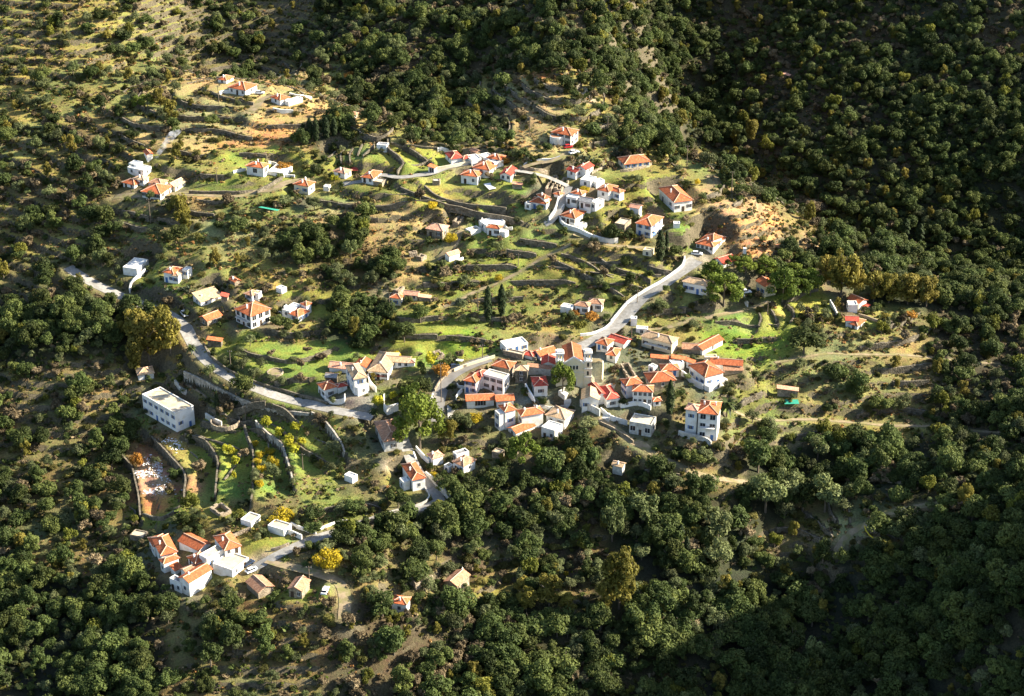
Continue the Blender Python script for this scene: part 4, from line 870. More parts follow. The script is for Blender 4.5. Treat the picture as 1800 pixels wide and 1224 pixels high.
def wall_mesh(ln, top, h, thick, mat, name, rough=0.0, cap=True):
    tn = np.gradient(ln[:, :2], axis=0); tn /= np.linalg.norm(tn, axis=1)[:, None] + 1e-9
    nr = np.stack([-tn[:, 1], tn[:, 0]], 1)
    vs = []; fs = []
    for i in range(len(ln)):
        j_ = (random.random() - .5) * rough
        for s_, z in ((-1, -h), (-1, 0), (1, 0), (1, -h)):
            x, y = ln[i, :2] + nr[i] * s_ * thick / 2; vs.append((x, y, top[i] + (j_ if z == 0 else 0) + z))
    for i in range(len(ln) - 1):
        a = i * 4; b = a + 4
        for k in range(3): fs.append((a + k, a + k + 1, b + k + 1, b + k))
    fs.append((3, 2, 1, 0)); e = (len(ln) - 1) * 4; fs.append((e, e + 1, e + 2, e + 3))
    return mesh_obj(name, vs, fs, M[mat])
for ln, h_, low, label in walls_built:
    o = wall_mesh(ln, ln[:, 2] + .2, h_ + 1.6, .55, 'grey_stone' if h_ > 3.1 and ('high' in label or 'grey' in label) else 'wall_stone', 'retaining_wall', .12)
    tag(o, label, 'wall', 'stone terrace and retaining walls')
WALLS = [ # pixels, height, thickness, material, label
 (P('Z',358,608,366,622,380,638,410,658,450,675,500,690,540,701,575,712), 1.1, .5, 'wall_stone', 'stone parapet along the upper edge of the main road'),
 (P('G',325,290,360,245,385,200,405,130,415,90), 1.5, .5, 'white', 'bright white wall along the left side of the steep alley'),
 (P('G',410,270,450,340,520,375,600,400,700,450,850,490,930,480), 1.8, .5, 'white', 'curving white garden wall below the house with the porch'),
 (P('G',455,180,425,220,410,270), 1.6, .5, 'white', 'short white wall at the top of the curving garden wall'),
 (P('G',870,1190,1010,1025,1160,920,1300,840,1420,760,1500,695,1518,620), 1.0, .5, 'white', 'long low white parapet beside the upper road'),
 (P('E',205,725,130,790,50,860,42,930), 1.8, .5, 'white', 'white wall slanting down to the main road at the left edge'),
 (P('J',200,985,215,1018,420,1015,428,960), 1.6, .35, 'white', 'white forecourt wall where the main road meets the yard'),
 (P('J',872,990,870,1110,900,1150,960,1130,1030,1100), 2.6, .4, 'white', 'tall curved white wall left of the big rounded pine'),
 (P('J',1420,940,1400,1010,1350,1070), 1.2, .4, 'white', 'low white wall beside the asphalt curve'),
 (P('J',1440,890,1500,790,1560,720,1650,660,1800,610), 1.0, .4, 'stone', 'low orange stone wall along the outside of the asphalt curve'),
 (P('J',690,750,710,820,780,900), 2.0, .4, 'white', 'white wall stepping down beside the tall tan roofed house'),
 (P('N',600,250,640,300,680,335), 1.6, .4, 'white', 'upper white wall leading to the small pale roofed house'),
 (P('N',585,285,600,330,612,385), 1.6, .4, 'white', 'white wall between the lane and the small pale roofed house'),
 (P('N',660,420,700,450,750,500,810,570), 2.4, .5, 'dirty', 'stained white wall falling beside the lane bend'),
 (P('N',655,490,682,540,660,575,600,600,500,625,395,650), .8, .4, 'dirty', 'low kerb wall round the inside of the lane bend'),
 (P('N',0,745,100,705,185,690), .9, .4, 'white', 'low white wall along the lane below the small terraces'),
 (P('A',1300,425,1380,442,1480,445), 1.3, .4, 'white', 'low white wall below the bright white terrace on the knoll'),
 (P('A',1445,290,1540,305,1640,322), 1.2, .4, 'white', 'thin white wall running right from the hilltop terrace'),
 (P('A',830,285,870,275,925,270), 1.5, .4, 'white', 'short white wall left of the hilltop house'),
 (P('A',950,975,1000,960,1060,950), 1.0, .4, 'white', 'short white wall left of the house with the square window'),
 (P('A',1250,970,1330,990,1410,1005,1490,1010), 1.0, .4, 'white', 'white forecourt wall right of the house with the square window'),
 (P('A',1260,885,1320,900,1400,940), 1.0, .3, 'white', 'pale pergola wall behind the house with the square window'),
 (P('C',100,915,250,860,420,840), .9, .4, 'white', 'white wall beside the drive to the round bay house'),
 (P('C',70,935,200,955,310,975), 1.4, .4, 'stone', 'grey stone wall beside the lane above the ruins'),
 (P('C',700,985,760,950,825,920), 1.0, .4, 'stone', 'pale stone wall left of the long cream house'),
 (P('C',950,965,1050,955,1200,915,1230,900), 1.0, .4, 'stone', 'low stone wall in front of the long cream house'),
 (P('B',640,718,800,735,1000,760,1130,772), .9, .5, 'wall_stone', 'thin dark stone wall along the top of the bright green field'),
 (P('B',1045,780,1080,770,1180,795), 1.4, .4, 'white', 'white wall corner above the deep red roofed house'),
 (P('B',1040,945,1150,925,1300,895,1420,870), 1.2, .4, 'cream', 'cream wall along the lane beside the deep red roofed house'),
 (P('M',720,742,800,710,905,662), 1.3, .4, 'stone', 'tan stone wall leading from the hamlet to the lane'),
 (P('M',1045,812,1110,795,1178,770), 1.0, .4, 'stone', 'pale low stone wall where the lane meets the hamlet'),
 (P('M',1190,628,1280,665,1370,690), 1.3, .35, 'white', 'thin white yard wall beside the low tan roofed building'),
 (P('M',1150,680,1230,712,1268,730), 1.8, .4, 'white', 'white wall in front of the low tan roofed building'),
 (P('M',110,582,200,588,275,590,350,545), 1.2, .5, 'wall_stone', 'stone wall closing the brown field at its lower end'),
 (P('I',1040,1000,1060,1080,1090,1160), 1.0, .5, 'wall_stone', 'low crumbling wall left of the citrus trees'),
 (P('I',710,925,780,970,850,1000), 2.0, .5, 'dirty', 'pale wall of the old threshing terrace below the lone cypress'),
 (P('I',440,620,500,690,540,710), 1.4, .6, 'dirty', 'broken pale wall under the silvery trees'),
 (P('K',640,390,600,560,620,600), 1.0, .3, 'white', 'white parapet beside the stone fronted house'),
 (P('K',800,640,850,720,890,810), 2.4, .5, 'white', 'white wall slanting down past the dark red gabled house'),
 (P('K',570,270,680,300,800,330,905,360), 1.3, .4, 'stone', 'pale stone garden wall in the upper village'),
 (P('K',100,465,180,430,300,390,500,330), 1.1, .4, 'cream', 'cream wall along the outside of the asphalt road near the village'),
 (P('K',130,600,145,625,205,630), 1.0, .3, 'white', 'small white wall left of the orange roofed corner house'),
 (P('K',120,745,150,690,180,660), 1.5, .3, 'white', 'white wall curving beside the low orange roofed house'),
 (P('K',930,815,1020,830,1140,830,1180,815), 1.0, .4, 'dirty', 'grey wall below the little square by the big pine'),
 (P('L',200,860,300,940,460,990), 1.8, .3, 'white', 'white railing wall along the stepped lane'),
 (P('L',380,760,400,820,560,790,690,840), 1.6, .35, 'white', 'white garden wall in front of the joined orange roofs'),
 (P('L',960,1085,1060,1120,1220,1150,1280,1195), 1.8, .5, 'dirty', 'low grey wall at the foot of the three storey house'),
 (P('L',200,975,330,1040,450,1110,520,1165), 1.0, .4, 'stone', 'pale wall along the lower side of the stepped lane'),
 (P('L',0,800,100,850,190,900), 2.6, .5, 'dirty', 'tall stained wall under the house with the long tan gable'),
 (P('L',990,505,1060,560,1200,640), 2.2, .4, 'white', 'white wall slanting below the large white house'),
 (P('L',100,360,215,372,215,570), 1.2, .4, 'cream', 'cream wall round the sunny churchyard'),
 (P('L',0,115,100,105,210,70,300,0), .9, .4, 'white', 'white parapet where the upper road reaches the village'),
 (P('H',985,745,1020,800,1045,860), 2.0, .4, 'white', 'white wall slanting beside the paved yard near the right edge'),
 (P('H',300,700,315,740,335,765), 2.0, .3, 'white', 'slanting white wall in the shade of the pines'),
 (P('H',1210,835,1290,860,1400,890,1480,895), .9, .4, 'stone', 'pale low wall running right from the twin white houses'),
 (P('F',1640,350,1660,380,1705,372), 1.2, .4, 'white', 'white wall right of the courtyard house'),
 (P('F',1250,460,1210,510,1180,545), 1.0, .4, 'stone', 'stone wall along the dirt path above the small white chapel'),
 (P('F',1200,670,1230,650,1270,632), 1.0, .5, 'white', 'white step wall in front of the small chapel'),
 (P('N',540,1045,580,1080,600,1110,640,1080,700,1050), 2.0, .5, 'stone', 'curved ruined stone wall left of the stone chapel'),
 (P('N',1195,250,1225,275), 1.0, .4, 'stone', 'short stone wall right of the square stone hut'),
 (P('P',630,600,1080,640), .8, .5, 'stone', 'pale stone edge of the shaded track at the right edge'),
 (P('E',1285,1075,1340,1100,1375,1110), .8, .3, 'white', 'white wall between the loggia house and the towered house'),
]
for pix, h_, th, mat, label in WALLS:
    ln = world_line(pix, step=1.2)
    g = hz(ln[:, 0], ln[:, 1]); top = ln[:, 2] * .5 + g * .5 + h_
    o = wall_mesh(ln, top, h_ + 2.5, th, mat, 'garden_wall', .05)
    tag(o, label, 'wall')

# ------------------------------------------------------------------ shared house pieces
def pane_mesh(w_, h_, name='pane'):
    return MB().box(-w_/2, w_/2, -.02, .02, 0, h_).mesh(name, M['pane'])
def frame_mesh(w_, h_, t=.09):
    b = MB(); b.box(-w_/2 - t, -w_/2, -.05, .06, -t, h_ + t); b.box(w_/2, w_/2 + t, -.05, .06, -t, h_ + t)
    b.box(-w_/2, w_/2, -.05, .06, h_, h_ + t); b.box(-w_/2 - .04, w_/2 + .04, -.05, .11, -t - .02, 0); b.box(-.035, .035, -.04, .045, 0, h_)
    return b.mesh('window', M['frame'])
def shutter_mesh(w_, h_, mat):
    b = MB(); b.box(-w_/2, w_/2, .005, .055, 0, h_)
    for k in range(4): b.box(-w_/2 + .05, w_/2 - .05, .055, .075, h_ * (k + .15) / 4, h_ * (k + .85) / 4)
    return b.mesh('shutter', M[mat])
WM = {}
for key, (w_, h_) in dict(n=(.95, 1.25), b=(1.7, 1.75)).items():
    WM[key] = (frame_mesh(w_, h_), pane_mesh(w_, h_), {m: shutter_mesh(w_ * .5, h_, m) for m in ('blue', 'dark')}, w_, h_)
DM = {}
for m in ('blue', 'dark', 'frame'):
    b = MB(); b.box(-.5, .5, -.02, .05, 0, 2.05); b.box(-.38, -.06, .05, .07, .25, .95); b.box(.06, .38, .05, .07, .25, .95); b.box(-.38, .38, .05, .07, 1.15, 1.85)
    DM[m] = b.mesh('door', M[m])
hb = MB().box(.34, .42, .05, .12, .98, 1.06).mesh('door_handle', M['rim'])
gb = MB(); gb.box(-1.3, 1.3, -.02, .05, 0, 2.2)
for k in range(5): gb.box(-1.25, 1.25, .05, .07, .08 + .43 * k, .42 + .43 * k)
GD = gb.mesh('garage_door', M['blue'])
cm = MB(); cm.box(-.24, .24, -.24, .24, -1.0, .75); cm.box(-.3, .3, -.3, .3, .75, .83); cm.box(-.15, .15, -.15, .15, .83, 1.05)
CHM = cm.mesh('chimney', M['white'])

def uv_faces(verts, faces):
    """per loop uvs: u along the eave, v down the slope"""
    out = []
    V3 = [Vector(v) for v in verts]
    for f in faces:
        nrm = (V3[f[1]] - V3[f[0]]).cross(V3[f[2]] - V3[f[1]])
        if nrm.length < 1e-9: nrm = Vector((0, 0, 1))
        nrm.normalize()
        d = Vector((nrm.x, nrm.y, 0)); d = d.normalized() if d.length > .02 else Vector((0, 1, 0))
        e = Vector((-d.y, d.x, 0)); s_ = nrm.cross(e)
        for i in f: out.append((V3[i].dot(e) * 1.0, V3[i].dot(s_) * 1.0))
    return out
def slab(top_faces, verts, th=.16):
    """thicken a roof: verts + faces for the top, plus a copy below and a rim"""
    n_ = len(verts); vs = list(verts) + [(x, y, z - th) for x, y, z in verts]
    fs = list(top_faces) + [tuple(i + n_ for i in reversed(f)) for f in top_faces]
    edges = {}
    for f in top_faces:
        for a, b in zip(f, f[1:] + f[:1]): edges[(a, b)] = 1
    for (a, b) in edges:
        if (b, a) not in edges: fs.append((b, a, a + n_, b + n_))
    return vs, fs
def roof_geo(kind, x0, x1, y0, y1, z, o=.38):
    """roof over a local rectangle; returns verts, faces, ridge segments, rise"""
    X0, X1, Y0, Y1 = x0 - o, x1 + o, y0 - o, y1 + o
    lx, ly = X1 - X0, Y1 - Y0
    swap = ly > lx
    if swap: X0, X1, Y0, Y1 = Y0, Y1, X0, X1; lx, ly = ly, lx
    rise = ly * .5 * .44; e = z - .44 * o + .12
    if kind == 'hip':
        k = min(ly * .5, lx * .5 - .01); m = (Y0 + Y1) / 2
        vs = [(X0, Y0, e), (X1, Y0, e), (X1, Y1, e), (X0, Y1, e), (X0 + k, m, e + rise), (X1 - k, m, e + rise)]
        fs = [(0, 1, 5, 4), (1, 2, 5), (2, 3, 4, 5), (3, 0, 4)]
        rid = [(0, 4), (1, 5), (2, 5), (3, 4), (4, 5)]
    else:
        m = (Y0 + Y1) / 2
        vs = [(X0, Y0, e), (X1, Y0, e), (X1, Y1, e), (X0, Y1, e), (X0, m, e + rise), (X1, m, e + rise)]
        fs = [(0, 1, 5, 4), (2, 3, 4, 5)]; rid = [(4, 5)]
    if swap:
        vs = [(y, x, z_) for x, y, z_ in vs]; fs = [tuple(reversed(f)) for f in fs]
    return vs, fs, rid, rise, swap, e
def build_volume(v, root, R, first, wname):
    """build one block of a house in the house's local frame"""
    inv = R
    B = inv @ Vector((*v['B'], v['zb']))
    rz = math.atan2(v['W'][1], v['W'][0]); r0 = root.rotation_euler[2]
    Wl = Matrix.Rotation(-r0, 2) @ Vector(v['W']); Ul = Matrix.Rotation(-r0, 2) @ Vector(v['U'])
    # work in a frame: x along W (near corner to right corner), y along U
    ang = math.atan2(Wl.y, Wl.x)
    flip = Vector((-Wl.y, Wl.x)).dot(Ul) < 0
    Lx, Ly = v['Lw'], v['Lu']; hm = v['hm']
    def tf(p):
        x, y, z = p; y = -y if flip else y
        c, s = math.cos(ang), math.sin(ang)
        return (B.x + x * c - y * s, B.y + x * s + y * c, B.z + z)
    def fl(f): return tuple(reversed(f)) if flip else f
    def put(name, vs, fs, mat, parent, uvs=False, sm=False):
        vt = [tf(p) for p in vs]; ff = [fl(f) for f in fs]
        return mesh_obj(name, vt, ff, mat, parent, uvs=uv_faces(vt, ff) if uvs else None, smooth=sm)
    kind = v['roof']; wm = M[v['wc']]; D = -3.5
    if kind == 'ruin':
        t = .55; b = MB()
        segs = []
        def run(x0, x1, y0, y1):
            n_ = max(2, int(max(x1 - x0, y1 - y0) / 1.3)); al = (x1 - x0) > (y1 - y0)
            for i in range(n_):
                hh = hm * (1 - .4 * random.random() ** 2)
                a0, a1 = i / n_, (i + 1) / n_
                if al: b.box(x0 + (x1 - x0) * a0, x0 + (x1 - x0) * a1, y0, y1, D, hh)
                else: b.box(x0, x1, y0 + (y1 - y0) * a0, y0 + (y1 - y0) * a1, D, hh)
        run(0, Lx, 0, t); run(0, Lx, Ly - t, Ly); run(0, t, t + .002, Ly - t - .002); run(Lx - t, Lx, t + .002, Ly - t - .002)
        w_ = put('wall', b.v, b.f, wm, root)
    else:
        par = .35 if kind == 'flat' else 0
        vs = [(0, 0, D), (Lx, 0, D), (Lx, Ly, D), (0, Ly, D), (0, 0, hm + par), (Lx, 0, hm + par), (Lx, Ly, hm + par), (0, Ly, hm + par)]
        fs = [(0, 1, 5, 4), (1, 2, 6, 5), (2, 3, 7, 6), (3, 0, 4, 7)]
        if kind == 'flat':
            t = .28; n_ = 8
            vs += [(t, t, hm + par), (Lx - t, t, hm + par), (Lx - t, Ly - t, hm + par), (t, Ly - t, hm + par), (t, t, hm - .1), (Lx - t, t, hm - .1), (Lx - t, Ly - t, hm - .1), (t, Ly - t, hm - .1)]
            fs += [(4, 5, 9, 8), (5, 6, 10, 9), (6, 7, 11, 10), (7, 4, 8, 11), (8, 9, 13, 12), (9, 10, 14, 13), (10, 11, 15, 14), (11, 8, 12, 15)]
        elif kind == 'gable':
            sw = (Ly > Lx); rise = (min(Lx, Ly) + .76) * .5 * .44 - .12
            if not sw: vs += [(0, Ly / 2, hm + rise), (Lx, Ly / 2, hm + rise)]; fs += [(3 + 4, 4, 8), (5, 6, 9)]
            else: vs += [(Lx / 2, 0, hm + rise), (Lx / 2, Ly, hm + rise)]; fs += [(4, 5, 8), (6, 7, 9)]
        elif kind == 'shed':
            rise = min(Ly, Lx) * .25; vs[6] = (Lx, Ly, hm + rise); vs[7] = (0, Ly, hm + rise)
        w_ = put('wall', vs, fs, wm, root)
    rf = None
    if kind == 'flat':
        t = .29; b = MB().box(t, Lx - t, t, Ly - t, hm - .18, hm + .02)
        rf = put('roof', b.v, b.f, M[v['rc']], root, uvs=True)
    elif kind in ('hip', 'gable'):
        rv, rfc, rid, rise, sw, e = roof_geo(kind, 0, Lx, 0, Ly, hm)
        sv_, sf = slab(rfc, rv)
        rf = put('roof', sv_, sf, M[v['rc']], root, uvs=True)
        b = MB()
        for a, c in rid:
            p0 = Vector(tf(rv[a])) + Vector((0, 0, .05)); p1 = Vector(tf(rv[c])) + Vector((0, 0, .05))
            if (p1 - p0).length > .3: b.tube(p0, p1, .13, .13, 5)
        if b.v: b.obj('ridge_tiles', M['ridge'], rf)
        if kind == 'hip': gut = None
    elif kind == 'shed':
        rise = min(Ly, Lx) * .25; o = .3; k = rise / Ly
        rv = [(-o, -o, hm - o * k + .14), (Lx + o, -o, hm - o * k + .14), (Lx + o, Ly + o, hm + rise + o * k + .14), (-o, Ly + o, hm + rise + o * k + .14)]
        sv_, sf = slab([(0, 1, 2, 3)], rv)
        rf = put('roof', sv_, sf, M[v['rc']], root, uvs=True)
    # windows on the near faces (and plain ones on the far faces)
    small = v['zE'] - v['zb']
    key = 'b' if v.get('big') else 'n'
    fm, pm, shm, ww, wh = WM[key]
    def face_items(axis_, spec, far=False):
        if not spec: return
        nc, nr = spec; L_ = Lx if axis_ == 'x' else Ly
        nr = max(1, min(nr, int(hm / 2.2) or 1)); sto = hm / nr
        nc = max(1, min(nc, int(L_ / (ww + .5)) or 1))
        if sto < 1.3 or L_ < 1.6: return
        for r_ in range(nr):
            for c in range(nc):
                pos = L_ * (c + .5) / nc
                z0 = r_ * sto + min(max(sto * .32, .75), sto - wh - .2) if sto > wh + 1 else r_ * sto + max(.15, (sto - wh) * .5)
                isdoor = (r_ == 0 and c == nc // 2 and not far and (axis_ == 'y' and v['wl'] and v['wl'][0] > 1 or axis_ == 'x' and v['wr'] and v['wr'][0] > 1) and sto > 2.3)
                p = (pos, -.0, z0) if axis_ == 'x' else (-.0, pos, z0)
                if far: p = (pos, Ly, z0) if axis_ == 'x' else (Lx, pos, z0)
                # outward angle
                if axis_ == 'x': outv = Vector((0, -1 if not far else 1))
                else: outv = Vector((-1 if not far else 1, 0))
                oy = -outv.y if flip else outv.y
                a_ = math.atan2(oy, outv.x) + ang
                rzz = a_ - math.pi / 2      # mesh faces +Y
                if isdoor:
                    q_ = tf((p[0], p[1], .05)); key2 = v['sh'] or 'dark'
                    d_ = link('door', DM[key2], root, q_, rzz); link('door_handle', hb, d_)
                    continue
                if wh > sto - .1: continue
                q_ = tf(p)
                f_ = link('window', fm, root, q_, rzz); link('pane', pm, f_, (0, .012, 0))
                if v['sh'] and L_ / nc > ww * 2.1:
                    link('shutter', shm[v['sh']], f_, (-ww * .78, 0, 0)); link('shutter', shm[v['sh']], f_, (ww * .78, 0, 0))
    wl, wr = v['wl'], v['wr']
    if wl is None: wl = (max(1, int(Ly / 3)), 1)
    if wr is None: wr = (max(1, int(Lx / 3)), 1)
    v['wl'], v['wr'] = wl, wr
    face_items('y', wl); face_items('x', wr)
    if v.get('bigdoor'):
        outv = Vector((0, -1)); oy = -outv.y if flip else outv.y
        link('garage_door', GD, root, tf((Lx * .3, 0, .05)), math.atan2(oy, 0) + ang - math.pi / 2)
    for k in range(v['ch']):
        fx_, fy_ = [(.22, .5), (.8, .55)][k] if v['roof'] != 'flat' else [(.12, .85), (.3, .9)][k]
        par_ = rf if rf else root
        zt = hm + (min(Lx, Ly) * .17 if kind in ('hip', 'gable') else .4)
        link('chimney', CHM, par_, tf((Lx * fx_, Ly * fy_, zt)), ang)
    if v.get('balc'):
        ax_ = v['balc']; L_ = Lx if ax_ == 'x' else Ly; z_ = hm * .5; a0, a1 = L_ * .12, L_ * .88; o_ = 1.25
        def bb(name, p0, p1, q0, q1, z0, z1, mat, par):
            b = MB(); b.box(p0, p1, q0, q1, z0, z1) if ax_ == 'x' else b.box(q0, q1, p0, p1, z0, z1); return put(name, b.v, b.f, M[mat], par)
        bal = bb('balcony', a0, a1, -o_, -.01, z_ - .16, z_, 'white', root)
        rb_ = MB(); n_ = int((a1 - a0) / .35)
        for k in range(n_ + 1):
            p = a0 + .03 + (a1 - a0 - .06) * k / n_; rb_.box(p - .02, p + .02, -o_ + .03, -o_ + .07, z_, z_ + .85) if ax_ == 'x' else rb_.box(-o_ + .03, -o_ + .07, p - .02, p + .02, z_, z_ + .85)
        (rb_.box(a0, a1, -o_ + .02, -o_ + .08, z_ + .85, z_ + .92) if ax_ == 'x' else rb_.box(-o_ + .02, -o_ + .08, a0, a1, z_ + .85, z_ + .92))
        put('railing', rb_.v, rb_.f, M['dark'], bal)
    if v.get('bay'):
        bx_, by_, rw, hh = v['bay']; s = TL[v['tile']][2]
        c0 = inv @ Vector(hit(*T(v['tile'], bx_, by_ + hh))); rad = rw / s / ppm(np.array([v['B'][0], v['B'][1], v['zb']]))
        b = MB(); n_ = 20; hb_ = hh / s / ppm(np.array([v['B'][0], v['B'][1], v['zb']])) / CP
        ctr = Vector(tf((-.2, Ly * .72, 0)))
        b.tube(ctr + Vector((0, 0, -3)), ctr + Vector((0, 0, hb_ * .9)), rad, rad, n_)
        b.obj('round_bay', M['white'], root)
        b = MB(); b.tube(ctr + Vector((0, 0, hb_ * .9)), ctr + Vector((0, 0, hb_ * .9 + .06)), rad - .3, rad - .3, n_); bt = b.obj('bay_terrace', M['brown'], root)
    if v.get('tank'):
        b = MB(); b.tube(tf((Lx * .85, Ly * .8, hm)), tf((Lx * .85, Ly * .8, hm + 1.3)), .6, .6, 12); b.obj('water_tank', M['blue'], root)
    if v.get('cross'):
        b = MB(); p = Vector(tf((Lx * .95 if Lx >= Ly else Lx * .5, Ly * .5 if Lx >= Ly else Ly * .95, hm + min(Lx, Ly) * .22)))
        b.box(p.x - .06, p.x + .06, p.y - .06, p.y + .06, p.z - .2, p.z + 1.3); b.box(p.x - .4, p.x + .4, p.y - .05, p.y + .05, p.z + .7, p.z + .85); b.obj('cross', M['white'], root)
    if v['tile'] == 'J' and v['rc'] == 'tan' and v['Lu'] > 6 and v['c'][0] == 692:
        b = MB()
        for k in range(5): b.box(.1 + k * 0, .2, 0, 0, 0, 0)
for name, label, vols in HS:
    v0 = vols[0]
    rz = math.atan2(v0['W'][1], v0['W'][0])
    ctr = v0['B'] + v0['U'] * v0['Lu'] / 2 + v0['W'] * v0['Lw'] / 2
    root = empty({'hut': 'hut', 'shed': 'shed', 'ruin': 'ruin', 'chapel': 'chapel', 'garage': 'garage'}.get(name, 'house'), (ctr[0], ctr[1], v0['zb']), rz)
    tag(root, label, name)
    Rm = (Matrix.Translation((ctr[0], ctr[1], v0['zb'])) @ Matrix.Rotation(rz, 4, 'Z')).inverted()
    for k, v in enumerate(vols): build_volume(v, root, Rm, k == 0, name)
# ------------------------------------------------------------------ church with two bell towers
def arch_mesh(name, w_, h_, mat, depth=.06):
    n_ = 8; prof = [(-w_/2, 0), (w_/2, 0)] + [(w_/2 * math.cos(math.pi * i / n_), h_ - w_/2 + w_/2 * math.sin(math.pi * i / n_)) for i in range(n_ + 1)]
    k = len(prof); vs = [(x, -depth, z) for x, z in prof] + [(x, depth, z) for x, z in prof]
    fs = [tuple(range(k)), tuple(range(2 * k - 1, k - 1, -1))] + [(i, (i + 1) % k + 0, (i + 1) % k + k, i + k)[::-1] for i in range(k)]
    me = bpy.data.meshes.new(name); me.from_pydata(vs, [], fs); me.materials.append(M[mat]); me.update(); return me
cz = cf[2]
church = empty('church', (cf[0], cf[1], cz), math.radians(2)); church.scale = (.86, .86, .86); tag(church, 'cream church with two white bell towers and long orange nave roof', 'church')
b = MB(); b.box(-3.5, 3.5, .6, 15, -3, 9.6); n0 = len(b.v)
b.v += [(-3.5, .6, 9.61), (3.5, .6, 9.61), (0, .6, 11.2), (-3.5, 15, 9.61), (3.5, 15, 9.61), (0, 15, 11.2)]; b.f += [(n0, n0 + 1, n0 + 2), (n0 + 4, n0 + 3, n0 + 5)]
b.obj('nave', M['cream'], church)
rv, rfc, rid, rise, sw, e = roof_geo('gable', -3.5, 3.5, 1.2, 15, 9.75)
sv_, sf = slab(rfc, rv); rfo = mesh_obj('roof', sv_, sf, M['orange'], church, uvs=uv_faces(sv_, sf))
rb = MB(); rb.tube((0, .9, e + rise + .05), (0, 15.2, e + rise + .05), .16, .16, 5); rb.obj('ridge_tiles', M['ridge'], rfo)
b = MB(); b.v += [(-4.1, 0, -3), (4.1, 0, -3), (4.1, 0, 9.4), (0, 0, 12.2), (-4.1, 0, 9.4)]; b.v += [(x, .58, z) for x, y, z in b.v[:5]]
b.f += [(0, 1, 2, 3, 4), (9, 8, 7, 6, 5), (0, 5, 6, 1), (1, 6, 7, 2), (2, 7, 8, 3), (3, 8, 9, 4), (4, 9, 5, 0)]
facade = b.obj('facade', M['cream'], church)
b = MB(); 
for s in (-1, 1):
    n0 = len(b.v); b.v += [(s * 4.15, -.12, 9.25), (0, -.12, 12.1), (0, -.12, 12.6), (s * 4.15, -.12, 9.75), (s * 4.15, .75, 9.25), (0, .75, 12.1), (0, .75, 12.6), (s * 4.15, .75, 9.75)]
    fs_ = [(0, 1, 2, 3), (7, 6, 5, 4), (3, 2, 6, 7), (1, 0, 4, 5), (0, 3, 7, 4)]
    b.f += [tuple(n0 + i for i in (f if s < 0 else f[::-1])) for f in fs_]
b.box(-4.1, 4.1, -.14, -.003, 5.6, 5.95); b.obj('cornice', M['white'], facade)
dr = link('door', arch_mesh('door', 2.0, 3.6, 'dark', .08), facade, (0, -.06, .05))
link('door_surround', arch_mesh('door_surround', 2.6, 4.0, 'white', .04), facade, (0, -.02, .02))
AW = arch_mesh('window', .75, 1.7, 'pane', .05); AS = arch_mesh('window_surround', 1.05, 2.0, 'white', .03)
for x in (-1.25, 0, 1.25):
    o = link('window_surround', AS, facade, (x, -.02, 6.9)); 
    o = link('window', AW, facade, (x, -.05, 7.02))
tw = None
for s in (-1, 1):
    x0 = s * 5.5
    b = MB(); b.box(x0 - 1.45, x0 + 1.45, -.3, 2.7, -3, 10.4); tow = b.obj('bell_tower', M['cream'], church)
    for z in (3.6, 7.2, 10.4):
        b = MB(); b.box(x0 - 1.62, x0 + 1.62, -.47, 2.87, z, z + .32); b.obj('tower_cornice', M['white'], tow)
    b = MB()
    for (ax_, ay_) in ((-1.4, -.25), (.85, -.25), (-1.4, 2.1), (.85, 2.1)): b.box(x0 + ax_, x0 + ax_ + .55, ay_, ay_ + .55, 10.73, 13.4)
    for yy in (-.22, 2.2): b.box(x0 - .14, x0 + .14, yy, yy + .45, 10.73, 13.4)
    b.box(x0 - 1.45, x0 + 1.45, -.3, 2.7, 13.41, 13.9); b.box(x0 - 1.7, x0 + 1.7, -.55, 2.95, 13.91, 14.3); b.box(x0 - 1.2, x0 + 1.2, -.05, 2.45, 14.31, 14.9)
    b.obj('belfry', M['white'], tow)
    b = MB(); 
    prof = [(.42, 0), (.34, .12), (.26, .45), (.16, .62), (.03, .68)]
    for (r0_, z0_), (r1_, z1_) in zip(prof[:-1], prof[1:]): b.tube((x0 + .45, 1.2, 11.7 + z0_), (x0 + .45, 1.2, 11.7 + z1_), r0_, r1_, 10)
    b.tube((x0 - .9, 1.2, 12.5), (x0 + .9, 1.2, 12.5), .06, .06, 5); b.obj('bell', M['bell'], tow)
    o = link('window', AW, tow, (x0, -.34, 8.3)); o = link('window', AW, tow, (x0, -.34, 4.6))

# ------------------------------------------------------------------ stone steps
def stairs(label, pix0, pix1, n_, wd, mat='dirty', edge='white'):
    a = np.array(hit(*pix0)); c = np.array(hit(*pix1)); root = empty('staircase', a); tag(root, label, 'stairs')
    d = (c - a)[:2]; L_ = np.linalg.norm(d); d /= L_; nn = np.array([-d[1], d[0]]); dz = c[2] - a[2]
    for k in range(n_):
        p0 = d * L_ * k / n_; p1 = d * L_ * (k + .98) / n_; z1 = max(dz, -9e9) * (k + 1) / n_ + .25
        zt = dz * (k + 1) / n_ + .2
        q4 = [p0 - nn * wd / 2, p1 - nn * wd / 2, p1 + nn * wd / 2, p0 + nn * wd / 2]
        vs = [(q[0], q[1], zt - 1.8) for q in q4] + [(q[0], q[1], zt) for q in q4]
        fs = [(4, 5, 6, 7), (0, 1, 5, 4), (1, 2, 6, 5), (2, 3, 7, 6), (3, 0, 4, 7)]
        st = mesh_obj('step', vs, fs, M[mat], root)
        # whitewashed nosing
        e0 = p0 + d * .02; e1 = p0 + d * .28
        q4 = [e0 - nn * wd * .49, e1 - nn * wd * .49, e1 + nn * wd * .49, e0 + nn * wd * .49]
        vs = [(q[0], q[1], zt + .003) for q in q4] + [(q[0], q[1], zt + .05) for q in q4]
        mesh_obj('nosing', vs, fs, M[edge], st)
